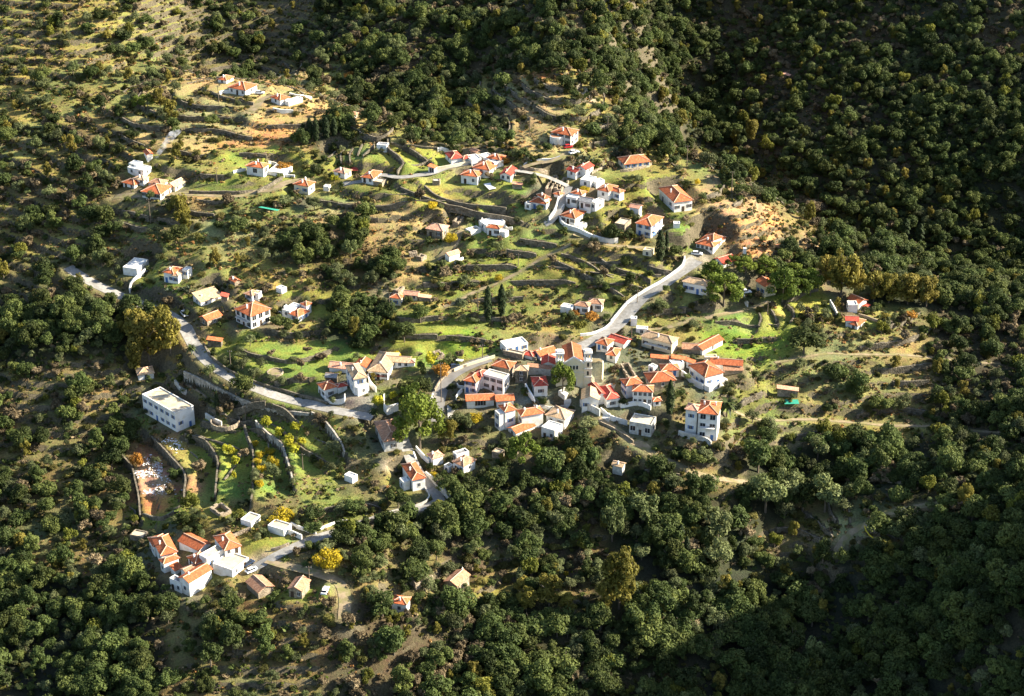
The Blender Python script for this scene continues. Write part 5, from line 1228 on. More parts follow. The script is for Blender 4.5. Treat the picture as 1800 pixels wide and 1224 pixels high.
stairs('long curving flight of steps with whitewashed edges beside the asphalt road', T('K', 95, 965), T('K', 85, 800), 14, 3.6)
stairs('fan of steps with whitewashed edges below the big pine', T('K', 1215, 690), T('K', 1150, 640), 7, 3.4)
stairs('steps with white edges between the joined houses and the long tan gable', T('L', 300, 650), T('L', 320, 590), 7, 3.0)
stairs('broad steps with white edges below the long tan gabled house', T('L', 225, 930), T('L', 235, 870), 7, 4.0)
stairs('narrow flight of steps beside the stained wall', T('K', 1210, 830), T('K', 1212, 740), 8, 2.4)

# ------------------------------------------------------------------ cars
def car(pix, ang, paint, label):
    p = hit(*pix); root = empty('car', p, ang); tag(root, label, 'car', None)
    sec = [(-2.1, .45, .72), (-2.0, .40, .92), (-1.3, .36, 1.0), (.9, .36, .98), (1.9, .40, .82), (2.1, .46, .62)]
    vs = []; fs = []
    for x, z0, z1 in sec:
        for y, z in ((-.82, z0), (-.86, (z0 + z1) / 2), (-.76, z1), (.76, z1), (.86, (z0 + z1) / 2), (.82, z0)): vs.append((x, y, z))
    for i in range(len(sec) - 1):
        for k in range(6): a = i * 6 + k; b_ = i * 6 + (k + 1) % 6; fs.append((a, b_, b_ + 6, a + 6))
    fs.append(tuple(range(5, -1, -1))); fs.append(tuple(30 + k for k in range(6)))
    body = mesh_obj('body', vs, [f[::-1] for f in fs], M[paint], root, smooth=False)
    # cabin
    z0, z1 = .98, 1.45
    vs = [(-1.75, -.74, z0), (1.05, -.74, z0 - .02), (1.05, .74, z0 - .02), (-1.75, .74, z0), (-1.35, -.6, z1), (.3, -.6, z1), (.3, .6, z1), (-1.35, .6, z1)]
    fs = [(0, 1, 5, 4), (1, 2, 6, 5), (2, 3, 7, 6), (3, 0, 4, 7)]
    mesh_obj('windows', vs, fs, M['pane'], root)
    b = MB(); b.box(-1.38, .33, -.62, .62, z1, z1 + .05); b.obj('car_roof', M[paint], root)
    wb = MB(); wb.tube((0, -.1, 0), (0, .1, 0), .32, .32, 14); wm_ = wb.mesh('wheel', M['tyre']); rb_ = MB(); rb_.tube((0, -.11, 0), (0, .11, 0), .18, .18, 10); rm_ = rb_.mesh('rim', M['rim'])
    for x in (-1.3, 1.3):
        for y in (-.76, .76): o = link('wheel', wm_, root, (x, y, .32)); link('rim', rm_, o)
    hbm = MB().box(-.03, .03, -.16, .16, -.07, .07)
    hm_ = hbm.mesh('headlight', M['frame'])
    for y in (-.6, .6): link('headlight', hm_, root, (2.09, y, .66))
    return root
car(T('M', 910, 958), math.radians(40), 'carwhite', 'white car parked on the lane beside the lower left hamlet')
car(T('M', 884, 908), math.radians(50), 'cardark', 'dark blue car parked against the cream flat roofed house')
car(T('M', 1435, 1105), math.radians(80), 'carwhite', 'white car parked alone on the grass near the bottom edge')
car(T('G', 1625, 592), math.radians(-10), 'carwhite', 'white car parked in the yard below the tiered orange roofed house')
car(T('C', 498, 752), math.radians(20), 'carred', 'red car beside the round bay house')
car(T('C', 545, 800), math.radians(30), 'carwhite', 'white car on the drive of the round bay house')
car(T('A', 1180, 278), math.radians(0), 'carwhite', 'white car right of the walled hilltop house')
car(T('H', 318, 655), math.radians(10), 'carwhite', 'white car in the shade under the pines')
car(T('I', 520, 22), math.radians(-60), 'carwhite', 'white car parked beside the shaded upper part of the main road')
car(T('K', 108, 428), math.radians(20), 'cardark', 'dark car parked outside the curve of the asphalt road')

# ------------------------------------------------------------------ utility poles
PL = [('A',808,1062,808,930),('A',825,370,825,215),('E',225,315,225,105),('F',625,1110,625,920),('F',1400,1090,1400,915),('F',1755,690,1755,590),('C',840,640,850,480),
      ('C',1535,930,1545,740),('C',155,640,155,490),('D',205,1040,215,870),('G',1045,872,1050,760),('G',1100,1010,1105,915),('I',930,500,930,330),('I',1060,935,1060,838),
      ('J',1515,1010,1480,475),('M',1325,1075,1335,910),('H',490,822,500,720),('M',1275,230,1278,110),('K',380,335,385,200),('L',500,160,520,30)]
PLBL = ['beside the terraced garden left of the bending lane','on the hill path below the hilltop house','below the large orange hipped house at the left','at the left corner of the ruined farm','near the two tall cypresses in the meadow','above the green terraces in the middle','with a lamp on the crest right of the bay house',
        'on the ridge near the gorge','left of the round bay house','on the dry slope at the right','on the fanned terraces','beside the upper road bend','in the olive meadow beside the main road','below the long retaining wall','beside the asphalt curve, tallest of all the poles','at the brown gabled stone house','on the green terraces at the right','on the citrus terrace','in the gardens above the village centre','where the upper road enters the village']
for (t_, x0, y0, x1, y1), pl in zip(PL, PLBL):
    p = hit(*T(t_, x0, y0)); hm = (y0 - y1) / TL[t_][2] / (ppm(p) * CP); hm = min(max(hm, 5), 15)
    root = empty('utility_pole', p); tag(root, 'wooden utility pole ' + pl, 'utility pole', 'utility poles across the hillside')
    b = MB(); b.tube((0, 0, -1), (0, 0, hm), .17, .11, 7); b.obj('post', M['pole'], root)
    b = MB(); b.box(-.8, .8, -.06, .06, hm - .5, hm - .36); ca_ = b.obj('crossarm', M['pole'], root)
    for x in (-.7, 0, .7):
        b = MB(); b.tube((x, 0, hm - .36), (x, 0, hm - .14), .05, .03, 6); b.obj('insulator', M['frame'], ca_)
def wire(a, c, label, sag=.04):
    pa = hit(*a); pc = hit(*c); pa = Vector(pa) + Vector((0, 0, 8)); pc = Vector(pc) + Vector((0, 0, 8)); b = MB(); n_ = 14; prev = None
    for i in range(n_ + 1):
        t = i / n_; p = pa.lerp(pc, t); p.z -= sag * (pc - pa).length * 4 * t * (1 - t)
        if prev is not None: b.tube(prev, p, .03, .03, 3)
        prev = p
    o = b.obj('overhead_wire', M['wire']); tag(o, label, 'wire')
wire(T('J',1515,1010), T('F',1755,690), 'overhead wire from the tallest pole up to the green terraces')
wire(T('G',1045,872), T('G',1100,1010), 'overhead wire between the poles at the fanned terraces')
wire(T('F',1400,1090), T('F',1755,690), 'overhead wire above the two tall cypresses')

# ------------------------------------------------------------------ small things
def tarp(label, t_, a, b_, c, h, mat, legs=True):
    v = V(t_, (*a, *b_, *c, h)); solve_volume(v)
    root = empty('lean_to', (*v['B'], v['zb'])); tag(root, label, 'lean-to')
    U, W_ = v['U'] * v['Lu'], v['W'] * v['Lw']; hm = min(v['hm'], 3.2)
    q4 = [np.zeros(2), W_, W_ + U, U]
    vs = [(q[0], q[1], hm + (.5 if k > 1 else 0) + .12 * math.sin(3 * k)) for k, q in enumerate(q4)]
    s1, s2 = slab([(0, 1, 2, 3)], vs, .06); mesh_obj('sheet', s1, s2, M[mat], root)
    for q in q4:
        bb = MB(); bb.tube((q[0] * .97, q[1] * .97, -.5), (q[0] * .97, q[1] * .97, hm - .1), .07, .07, 5); bb.obj('post', M['pole'], root)
tarp('green tarpaulin lean-to below the lone shed on the olive terraces', 'P', (368, 235), (378, 250), (448, 245), 16, 'green')
tarp('green tarpaulin shelter under the lane above the bare terraces', 'E', (1175, 165), (1200, 180), (1360, 195), 20, 'green')
tarp('pink awning right of the pale orange roofed house', 'B', (275, 945), (285, 962), (345, 950), 20, 'red')
tarp('red flowered pergola in front of the broad tan roofed house', 'J', (725, 705), (740, 725), (905, 718), 45, 'red')
tarp('white tarpaulin tunnel below the green lawn', 'B', (1450, 1100), (1500, 1135), (1560, 1105), 16, 'litter')
tarp('striped awning hanging at the flat roofed parapet house', 'K', (440, 600), (470, 625), (560, 600), 40, 'brown')
tarp('light blue tarpaulin heap on the meadow beside the road', 'J', (1675, 520), (1700, 545), (1770, 530), 22, 'litter')
# threshing circle in the olive meadow
p = hit(*T('I', 1320, 525)); n_ = 22; b = MB()
root = empty('threshing_floor', p); tag(root, 'round stone ringed threshing floor in the olive meadow', 'threshing floor')
for i in range(n_):
    a0 = 2 * math.pi * i / n_; a1 = 2 * math.pi * (i + .93) / n_; r0, r1 = 2.4, 2.85
    vs = []
    for z in (-.6, .35 + .1 * random.random()):
        vs += [(r * math.cos(a), r * math.sin(a), z) for r, a in ((r0, a0), (r1, a0), (r1, a1), (r0, a1))]
    mesh_obj('kerb_stone', vs, [(3, 2, 1, 0), (4, 5, 6, 7), (0, 1, 5, 4), (1, 2, 6, 5), (2, 3, 7, 6), (3, 0, 4, 7)], M['stone'], root)
b = MB(); b.tube((0, 0, -.5), (0, 0, .12), 2.38, 2.38, 24); b.obj('floor_slab', M['dirt'], root)
p = hit(*T('I', 880, 950)); root = empty('threshing_floor', p); tag(root, 'grassy round terrace ring below the lone cypress', 'threshing floor')
b = MB()
for i in range(30):
    a0 = 2 * math.pi * i / 30; a1 = 2 * math.pi * (i + .95) / 30
    vs = []
    for z in (-1.2, .3 + .1 * random.random()): vs += [(r * math.cos(a), r * math.sin(a), z) for r, a in ((4.6, a0), (5.0, a0), (5.0, a1), (4.6, a1))]
    mesh_obj('kerb_stone', vs, [(3, 2, 1, 0), (4, 5, 6, 7), (0, 1, 5, 4), (1, 2, 6, 5), (2, 3, 7, 6), (3, 0, 4, 7)], M['stone'], root)
# white sheeting scraps on the brown field: too many scraps to count
b = MB()
for k in range(520):
    t = random.random(); cl = random.choice([(165, 170, 45, 40), (120, 265, 45, 22), (190, 250, 40, 25), (260, 380, 75, 28), (180, 392, 40, 14), (310, 350, 25, 50), (230, 190, 30, 40), (380, 60, 50, 30), (300, 20, 60, 15), (250, 240, 14, 50)])
    x = random.gauss(cl[0], cl[2] * .6); y = random.gauss(cl[1], cl[3] * .6)
    p = hit(*T('M', x, y)); s = random.uniform(.12, .5); a = random.random() * 3; c, s_ = math.cos(a) * s, math.sin(a) * s
    b.poly([(p[0] + c, p[1] + s_, p[2] + .1), (p[0] - s_ * .6, p[1] + c * .6, p[2] + .12 + random.random() * .2), (p[0] - c, p[1] - s_, p[2] + .1), (p[0] + s_ * .6, p[1] - c * .6, p[2] + .1)])
o = b.obj('sheeting_scraps', M['litter']); tag(o, 'scraps of white sheeting strewn over the brown terrace field', kind='stuff')
# pieces of rubble and building stone lying about in village yards
def slide_obj():
    p = hit(*T('P', 780, 868)); root = empty('barrier', p); tag(root, 'yellow barrier rail slanting beside the curving track at the lower right', 'barrier')
    pts_ = [T('P', 760, 838), T('P', 768, 862), T('P', 785, 884), T('P', 802, 896)]
    w3 = [Vector(hit(*q)) - Vector(p) + Vector((0, 0, .7)) for q in pts_]
    b = MB(); 
    for a, c in zip(w3[:-1], w3[1:]): b.tube(a, c, .22, .22, 6)
    b.obj('rail', LM['yellow'] if False else M['yellowpaint'], root)
    for q in w3:
        b = MB(); b.tube(q + Vector((0, 0, -.9)), q, .07, .07, 5); b.obj('post', M['pole'], root)
M['yellowpaint'] = noisy('yellow_paint', [(.3, (.55, .42, .03)), (.7, (.65, .5, .05))], 2)
slide_obj()
# white chimney column beside the red gabled house
p = hit(*T('H', 306, 388)); root = empty('chimney_column', p); tag(root, 'free standing white plastered barbecue chimney beside the red gabled house', 'chimney')
b = MB(); b.box(-.55, .55, -.55, .55, -1, 4.6); b.obj('stack', M['white'], root); b = MB(); b.box(-1.3, 1.3, -.8, .8, -1, 1.4); b.obj('hearth', M['cream'], root)

# ------------------------------------------------------------------ smoke
pS = hit(*T('A', 250, 865)); b = MB()
rings = 9
for i in range(rings):
    t = i / (rings - 1); cx_ = pS[0] + 9 * t ** 1.1 + .4; z_ = pS[2] + .3 + 11.5 * t; r_ = .5 + 1.9 * t ** .8
    for k in range(12): a = 2 * math.pi * k / 12; b.v.append((cx_ + r_ * math.cos(a), pS[1] + 1 + r_ * math.sin(a), z_ + .2 * math.sin(k)))
for i in range(rings - 1):
    for k in range(12): b.f.append((i * 12 + k, i * 12 + (k + 1) % 12, (i + 1) * 12 + (k + 1) % 12, (i + 1) * 12 + k))
b.f.append(tuple(range(11, -1, -1))); b.f.append(tuple((rings - 1) * 12 + k for k in range(12)))
sm = bpy.data.materials.new('smoke'); sm.use_nodes = True; t = sm.node_tree; t.nodes.clear(); L = t.links
out = nd(t, 'ShaderNodeOutputMaterial'); pv = nd(t, 'ShaderNodeVolumePrincipled'); pv.inputs['Color'].default_value = (.85, .88, .95, 1)
tc = nd(t, 'ShaderNodeTexCoord'); nz = nd(t, 'ShaderNodeTexNoise', Scale=.5, Detail=5, Roughness=.7); L.new(tc.outputs['Object'], nz.inputs['Vector'])
mr = nd(t, 'ShaderNodeMapRange'); mr.inputs['From Min'].default_value = .46; mr.inputs['From Max'].default_value = .75; mr.inputs['To Max'].default_value = .8
L.new(nz.outputs[0], mr.inputs[0]); L.new(mr.outputs[0], pv.inputs['Density']); L.new(pv.outputs[0], out.inputs['Volume'])
o = b.obj('smoke', sm); tag(o, 'thin plume of pale blue bonfire smoke drifting from the garden fire', kind='stuff')
# ------------------------------------------------------------------ foliage prototypes (one crown mesh is shared by many trees)
def leaves(centers, radii, nper, leaf, seed, flatten=.85, aspect=1.5, inner=.55, up=0.35, colvar=.5):
    """leaf quads spread over clumps: centers (k,3), radii (k,)"""
    r = np.random.default_rng(seed); k = len(centers)
    n_ = int(nper * k); w_ = radii ** 2; w_ = w_ / w_.sum()
    idx = r.choice(k, n_, p=w_)
    d = r.normal(size=(n_, 3)); d /= np.linalg.norm(d, axis=1)[:, None]
    rad = inner + (1 - inner) * r.random(n_) ** .5
    p = centers[idx] + d * (radii[idx] * rad)[:, None] * np.array([1, 1, flatten])
    nrm = d + r.normal(size=(n_, 3)) * .55 + np.array([0, 0, up]); nrm /= np.linalg.norm(nrm, axis=1)[:, None]
    t = np.cross(nrm, r.normal(size=(n_, 3))); t /= np.linalg.norm(t, axis=1)[:, None] + 1e-9
    bt = np.cross(nrm, t); s = leaf * (.6 + .8 * r.random(n_))[:, None]
    a = t * s * aspect * .5; c = bt * s * .5
    v = np.stack([p - a, p - c * 1.0, p + a, p + c * 1.0], 1).reshape(-1, 3)
    cl = r.random(k); lv = np.repeat((cl[idx] * colvar + r.random(n_) * (1 - colvar)), 4)
    return v, lv
def quads_mesh(name, v, lv, mat):
    me = bpy.data.meshes.new(name); n_ = len(v) // 4
    me.vertices.add(len(v)); me.vertices.foreach_set('co', v.astype(np.float32).ravel())
    me.loops.add(n_ * 4); me.loops.foreach_set('vertex_index', np.arange(n_ * 4, dtype=np.int32))
    me.polygons.add(n_); me.polygons.foreach_set('loop_start', np.arange(0, n_ * 4, 4, dtype=np.int32)); me.update(calc_edges=True)
    a = me.attributes.new('lv', 'FLOAT', 'POINT'); a.data.foreach_set('value', lv.astype(np.float32)); me.materials.append(mat)
    return me
def clumps(kind, seed):
    """unit crown: height 1 (base 0..1), half width about .5; returns centres, radii, trunk top"""
    r = np.random.default_rng(seed)
    if kind == 'round':
        k = 15; d = r.normal(size=(k, 3)); d[:, 2] = np.abs(d[:, 2]) * .9 - .25; d /= np.linalg.norm(d, axis=1)[:, None]
        c = d * np.array([.33, .33, .30]) * (.6 + .7 * r.random(k))[:, None] * np.array([.75 + .5 * r.random(), .75 + .5 * r.random(), 1]) + np.array([0, 0, .52]); rad = .10 + .13 * r.random(k)
        c = np.vstack([c, [[0, 0, .5]]]); rad = np.append(rad, .24)
    elif kind == 'bush':
        k = 12; a = r.random(k) * 6.28; q = r.random(k) ** .5 * .36
        c = np.stack([np.cos(a) * q, np.sin(a) * q, .25 + .35 * r.random(k) * (1 - q)], 1); rad = .15 + .1 * r.random(k)
        c = np.vstack([c, [[0, 0, .3]]]); rad = np.append(rad, .3)
    elif kind == 'tall':
        k = 26; z = r.random(k); a = r.random(k) * 6.28; q = (.30 * np.sin(np.pi * (.12 + .8 * z)) ** .7) * (.5 + .6 * r.random(k))
        c = np.stack([np.cos(a) * q, np.sin(a) * q, .22 + .68 * z], 1); rad = .085 + .06 * r.random(k)
        c = np.vstack([c, [[0, 0, .45], [0, 0, .65]]]); rad = np.append(rad, [.18, .16])
    elif kind == 'pine':
        k = 30; a = r.random(k) * 6.28; q = r.random(k) ** .55 * .42
        c = np.stack([np.cos(a) * q, np.sin(a) * q, (.82 - 2.0 * q ** 2 + .06 * r.normal(size=k) - .22 * r.random(k) * (r.random(k) < .5))], 1); rad = .09 + .07 * r.random(k)
    elif kind == 'cypress':
        k = 26; z = np.linspace(.05, .97, k); w_ = .5 * np.sin(np.pi * np.clip(z * .86 + .12, 0, 1)) ** .75; a = r.random(k) * 6.28
        c = np.stack([np.cos(a) * w_ * .25, np.sin(a) * w_ * .25, z], 1); rad = w_ * .78 * .9 + .04
    return c, rad
PROTO = {}
def crown_protos(key, kind, mat, count, nper, leaf, seed, **kw):
    out = []
    for i in range(count):
        c, rad = clumps(kind, seed + i); v, lv = leaves(c, rad, nper, leaf, seed + 50 + i, **kw)
        out.append(quads_mesh('crown', v, lv, LM[mat]))
    PROTO[key] = out
# leaf size is relative to a unit crown (about 4-6 m across)
crown_protos('evergreen', 'bush', 'evergreen', 5, 130, .058, 100, inner=.6)
crown_protos('evertree', 'round', 'evergreen', 6, 130, .050, 150, inner=.6)
LM['dull'] = leaf_mat('yellowish_leaves', (.10, .12, .02), (.15, .16, .025), (.20, .19, .035), .3, .3)
crown_protos('citrusdull', 'round', 'dull', 3, 75, .062, 180, inner=.5)
crown_protos('evertall', 'tall', 'evergreen', 3, 100, .040, 170, inner=.5)
crown_protos('olive', 'round', 'olive', 5, 85, .047, 200, inner=.5)
crown_protos('scrub', 'bush', 'scrub', 5, 100, .062, 300)
crown_protos('bare', 'round', 'bare', 5, 62, .055, 400, aspect=3.4, inner=.3)
crown_protos('silver', 'round', 'silver', 4, 110, .050, 500)
crown_protos('gum', 'tall', 'gum', 4, 95, .042, 600, inner=.5)
crown_protos('pine', 'pine', 'pine', 3, 110, .036, 700, flatten=.7, inner=.5)
crown_protos('yellow', 'bush', 'yellow', 3, 130, .048, 800, inner=.4)
crown_protos('citrus', 'round', 'citrus', 3, 60, .065, 820, inner=.4)
crown_protos('orange', 'bush', 'orange', 3, 70, .065, 840, inner=.4)
crown_protos('pinkbare', 'round', 'bare', 2, 150, .032, 860, aspect=2.5)
def cyp(seed):
    c, rad = clumps('cypress', seed); c = c * np.array([.5, .5, 1]); rad = rad * .28
    r = np.random.default_rng(seed); n_ = 1500
    z = r.random(n_) ** .9 * .96 + .03; a = r.random(n_) * 6.28; w_ = .11 * np.sin(np.pi * np.clip(z * .86 + .12, 0, 1)) ** .7 * (.75 + .3 * r.random(n_)) * (1 + .16 * np.sin(a * 4 + z * 25))
    p = np.stack([np.cos(a) * w_, np.sin(a) * w_, z], 1); d = np.stack([np.cos(a), np.sin(a), .6 + 0 * a], 1)
    nrm = d + r.normal(size=(n_, 3)) * .4; nrm /= np.linalg.norm(nrm, axis=1)[:, None]
    t = np.cross(nrm, np.cross(np.array([0, 0, 1.]) + r.normal(size=(n_, 3)) * .2, nrm)); t /= np.linalg.norm(t, axis=1)[:, None]; bt = np.cross(nrm, t)
    s = .022 * (.7 + .6 * r.random(n_))[:, None]
    v = np.stack([p - t * s * 1.2, p - bt * s * .7, p + t * s * 1.2, p + bt * s * .7], 1).reshape(-1, 3)
    return quads_mesh('crown', v, np.repeat(r.random(n_), 4), LM['cypress'])
PROTO['cypress'] = [cyp(900 + i) for i in range(3)]
def trunk_mesh(seed, kind='round'):
    r = random.Random(seed); b = MB()
    if kind == 'cypress': b.tube((0, 0, -.05), (0, 0, .9), .018, .004, 6)
    elif kind == 'tall' or kind == 'pine':
        b.tube((0, 0, -.06), (.01, 0, .4), .028, .02, 7)
        for i in range(6):
            a = i * 1.05 + r.random(); q = .2 + .14 * r.random(); b.tube((.01, 0, .36 + .02 * i), (math.cos(a) * q, math.sin(a) * q, .68 + .12 * r.random()), .014, .005, 5)
        b.tube((.01, 0, .4), (0, 0, .8), .02, .006, 6)
    else:
        b.tube((0, 0, -.08), (.01, .01, .28), .035, .026, 6)
        for i in range(5):
            a = i * 1.26 + r.random(); q = .18 + .12 * r.random(); b.tube((.01, .01, .25), (math.cos(a) * q, math.sin(a) * q, .5 + .15 * r.random()), .016, .005, 5)
    return b.mesh('trunk', M['bark'])
TR = {k: [trunk_mesh(i, k) for i in range(3)] for k in ('round', 'tall', 'pine', 'cypress')}
def tree(name, key, tk, p, w_, h_, label, cat, group=None, rz=None):
    root = empty(name, (p[0], p[1], p[2]), random.random() * 6.28 if rz is None else rz); tag(root, label, cat, group)
    c = link('crown', random.choice(PROTO[key]), root); t_ = link('trunk', random.choice(TR[tk]), root)
    sx = w_ if key != 'cypress' else w_ / .22
    c.scale = (sx, sx, h_); t_.scale = (sx if key != 'cypress' else h_, sx if key != 'cypress' else h_, h_)
    return root
taken = []   # (x, y, r) of special trees
def special(name, key, tk, t_, bx, by, wpx, hpx, label, cat='tree', group=None, n=1):
    """base pixel in tile coordinates; width, height in photo pixels"""
    p = hit(*T(t_, bx, by)); k = ppm(p); w_ = wpx / k; h_ = hpx / k / CP
    if key in ('evergreen', 'scrub', 'yellow', 'orange'): w_ *= 1.1
    tree(name, key, tk, p, w_, max(h_, .6), label, cat, group); taken.append((p[0], p[1], w_ * .5))
sp = special
# pines
sp('pine_tree', 'pine', 'pine', 'Z', 738, 790, 92, 108, 'big rounded bright green pine in front of the asphalt road bend')
sp('pine_tree', 'pine', 'pine', 'Z', 727, 735, 60, 62, 'smaller rounded pine crown above the grey fronted house')
sp('pine_tree', 'pine', 'pine', 'Z', 989, 692, 50, 58, 'dark green pine in front of the church facade')
sp('pine_tree', 'pine', 'pine', 'Z', 920, 818, 60, 62, 'umbrella shaped pine below the lower village cluster')
sp('pine_tree', 'pine', 'pine', 'Z', 1272, 538, 70, 62, 'bluish green spreading pine beside the tan roofed roadside house')
sp('pine_tree', 'pine', 'pine', 'Z', 1252, 505, 50, 48, 'pine directly behind the bluish green spreading pine')
sp('pine_tree', 'pine', 'pine', 'Z', 1310, 485, 42, 34, 'sunlit pine crown in the middle of the row behind the shaded yard')
sp('pine_tree', 'pine', 'pine', 'Z', 1345, 486, 48, 34, 'broad sunlit pine right in the row behind the shaded yard')
sp('pine_tree', 'pine', 'pine', 'Z', 1290, 478, 34, 30, 'small sunlit pine just below the red gabled house')
sp('pine_tree', 'pine', 'pine', 'Z', 1375, 530, 66, 58, 'large bright pine overhanging the half hidden cream house')
sp('pine_tree', 'pine', 'pine', 'Z', 1402, 522, 56, 52, 'bright pine second from the right in the pine grove')
sp('pine_tree', 'pine', 'pine', 'Z', 1424, 520, 48, 50, 'rightmost darker pine of the grove')
sp('pine_tree', 'pine', 'pine', 'Z', 1392, 492, 40, 32, 'pale green pine at the back of the grove')
sp('pine_tree', 'pine', 'pine', 'A', 200, 400, 30, 24, 'flat topped pine left of the tall golden tree at upper left')
sp('pine_tree', 'pine', 'pine', 'A', 110, 405, 28, 22, 'flat topped pine at the upper left edge')
# golden green gums and planes
for i, (x, y, w_, h_, lb) in enumerate([(262, 632, 80, 82, 'large golden green tree at the left edge above the road, in front'), (300, 620, 62, 74, 'golden green tree nearest the road of the left edge grove'), (240, 600, 60, 64, 'golden green tree at the back of the left edge grove'),
      (285, 590, 60, 52, 'golden green tree touching the shaded road at the left edge'), (240, 655, 46, 60, 'lowest golden green tree of the left edge grove'),
      (302, 220, 38, 44, 'tall golden green tree on the bare slope at upper left'), (282, 190, 34, 34, 'golden green tree behind the tall one on the bare slope'), (336, 188, 15, 15, 'small round tree below the hilltop house'),
      (318, 395, 52, 54, 'tall golden tree on the slope below the upper left cluster'), (328, 412, 30, 40, 'smaller golden tree right of the tall one below the upper left cluster'),
      (1478, 520, 76, 86, 'tall golden green tree behind the stepped green terraces'), (1450, 500, 46, 50, 'golden green tree left of the tall one behind the green terraces'), (1500, 525, 46, 66, 'golden green tree right of the tall one behind the green terraces'),
      (1535, 530, 50, 52, 'golden green tree left in the row above the twin white houses'), (1562, 532, 54, 54, 'golden green tree in the middle of the row above the twin white houses'), (1595, 535, 56, 56, 'golden green tree right of the middle in the row above the twin white houses'), (1628, 540, 56, 56, 'golden green tree at the right edge above the twin white houses'),
      (1088, 1070, 88, 118, 'huge golden green gum tree at the bottom edge'), (1062, 1085, 50, 70, 'golden gum tree partly behind the huge one'), (965, 1068, 62, 70, 'tall golden green tree at the bottom edge left of the huge gum'), (925, 1075, 50, 46, 'shorter golden green tree at the bottom edge'), (1000, 1080, 44, 40, 'low golden green tree between the two tall ones at the bottom edge'),
      (1320, 250, 34, 40, 'golden crowned tree standing in the dark gorge'), (1292, 260, 26, 32, 'pale tree with white trunk in the dark gorge'), (1195, 228, 40, 34, 'golden green tree on the shaded gorge slope')]):
    sp('gum_tree', 'gum', 'tall', 'Z', x, y, w_, h_, lb)
sp('leafy_tree', 'silver', 'round', 'Z', 1076, 952, 50, 76, 'bright green tree in the dark wooded slope'); sp('leafy_tree', 'silver', 'round', 'Z', 1130, 918, 62, 58, 'rounded pale green tree right of the bright green one')
sp('leafy_tree', 'silver', 'round', 'Z', 1262, 952, 60, 64, 'silvery green tree alone in the dark lower wood'); sp('leafy_tree', 'silver', 'round', 'Z', 1345, 900, 72, 70, 'large silvery green tree below the white end of the lower path')
sp('leafy_tree', 'silver', 'round', 'Z', 1385, 880, 58, 62, 'green tree touching the large silvery one'); sp('leafy_tree', 'silver', 'round', 'Z', 1450, 900, 68, 68, 'silvery green tree with dark centre in the middle right wood')
sp('leafy_tree', 'silver', 'round', 'Z', 1260, 1000, 56, 56, 'dark silvery tree below the lone silvery one'); sp('leafy_tree', 'evertree', 'round', 'Z', 1332, 830, 64, 62, 'large dark tree below the yellow green bank')
sp('leafy_tree', 'evertree', 'round', 'Z', 1348, 790, 40, 40, 'dark green tree above the large dark one on the bank'); sp('leafy_tree', 'evertree', 'round', 'Z', 1413, 622, 66, 44, 'broad dark russet tipped tree on the green meadow')
sp('leafy_tree', 'silver', 'round', 'Z', 1437, 810, 42, 44, 'silvery tree beneath the dirt path in the right wood'); sp('leafy_tree', 'silver', 'round', 'Z', 1525, 830, 40, 44, 'silvery tree right of the middle in the right wood')
sp('leafy_tree', 'evertree', 'round', 'B', 470, 645, 21, 21, 'single round dark tree above the pavilion')
sp('leafy_tree', 'evertree', 'round', 'N', 490, 600, 40, 36, 'bushy olive green tree inside the lane bend'); sp('leafy_tree', 'evertree', 'round', 'N', 620, 880, 30, 32, 'round green bush tree left of a larger round one'); sp('leafy_tree', 'evertree', 'round', 'N', 725, 925, 38, 36, 'large round green bush tree below the shaded wood')
sp('leafy_tree', 'olive', 'round', 'N', 800, 1035, 36, 32, 'grey green olive tree behind the stone chapel'); sp('leafy_tree', 'olive', 'round', 'N', 680, 1130, 34, 30, 'olive tree left of the stone chapel')
sp('leafy_tree', 'evertree', 'round', 'J', 1100, 330, 38, 36, 'dense dark round tree above the meadow, right of its neighbour'); sp('leafy_tree', 'evertree', 'round', 'J', 1280, 110, 36, 32, 'dense dark round tree upper right of its neighbour above the meadow')
sp('leafy_tree', 'gum', 'tall', 'J', 545, 330, 34, 46, 'tall yellow green tree in the dark copse above the meadow')
# cypresses
for x, y, w_, h_, lb in [(858, 564, 14, 60, 'left one of two tall cypresses in the meadow'), (882, 555, 14, 54, 'right one of two tall cypresses in the meadow'), (1160, 457, 16, 50, 'thick cypress below the blue shuttered house'), (1171, 447, 8, 40, 'slim cypress just right of the thick one'),
      (1177, 728, 15, 60, 'tall dark cypress in the village beside the joined orange roofs'), (383, 731, 8, 46, 'lone slim cypress beside the round terrace at left'), (545, 246, 12, 36, 'first cypress from the left in the hilltop grove'), (556, 248, 11, 38, 'second cypress from the left in the hilltop grove'),
      (574, 244, 13, 36, 'broad cypress at the right of the hilltop grove'), (533, 244, 10, 26, 'short cypress at the left of the hilltop grove'), (588, 240, 10, 30, 'cypress farthest right in the hilltop grove'), (1192, 282, 5, 14, 'tiny cypress on the ridge crest'),
      (1196, 960, 14, 40, 'dark cypress like tree in the darkest part of the wood'), (1206, 985, 12, 44, 'slender cypress like tree just right in the darkest part of the wood'), (1590, 420, 14, 34, 'conifer at the left in the gorge near the right edge'), (1615, 430, 14, 36, 'conifer in the gorge nearest the right edge'), (1604, 450, 10, 26, 'small conifer between others in the gorge at the right edge')]:
    sp('cypress_tree', 'cypress', 'cypress', 'Z', x, y, w_, h_, lb, 'cypress')
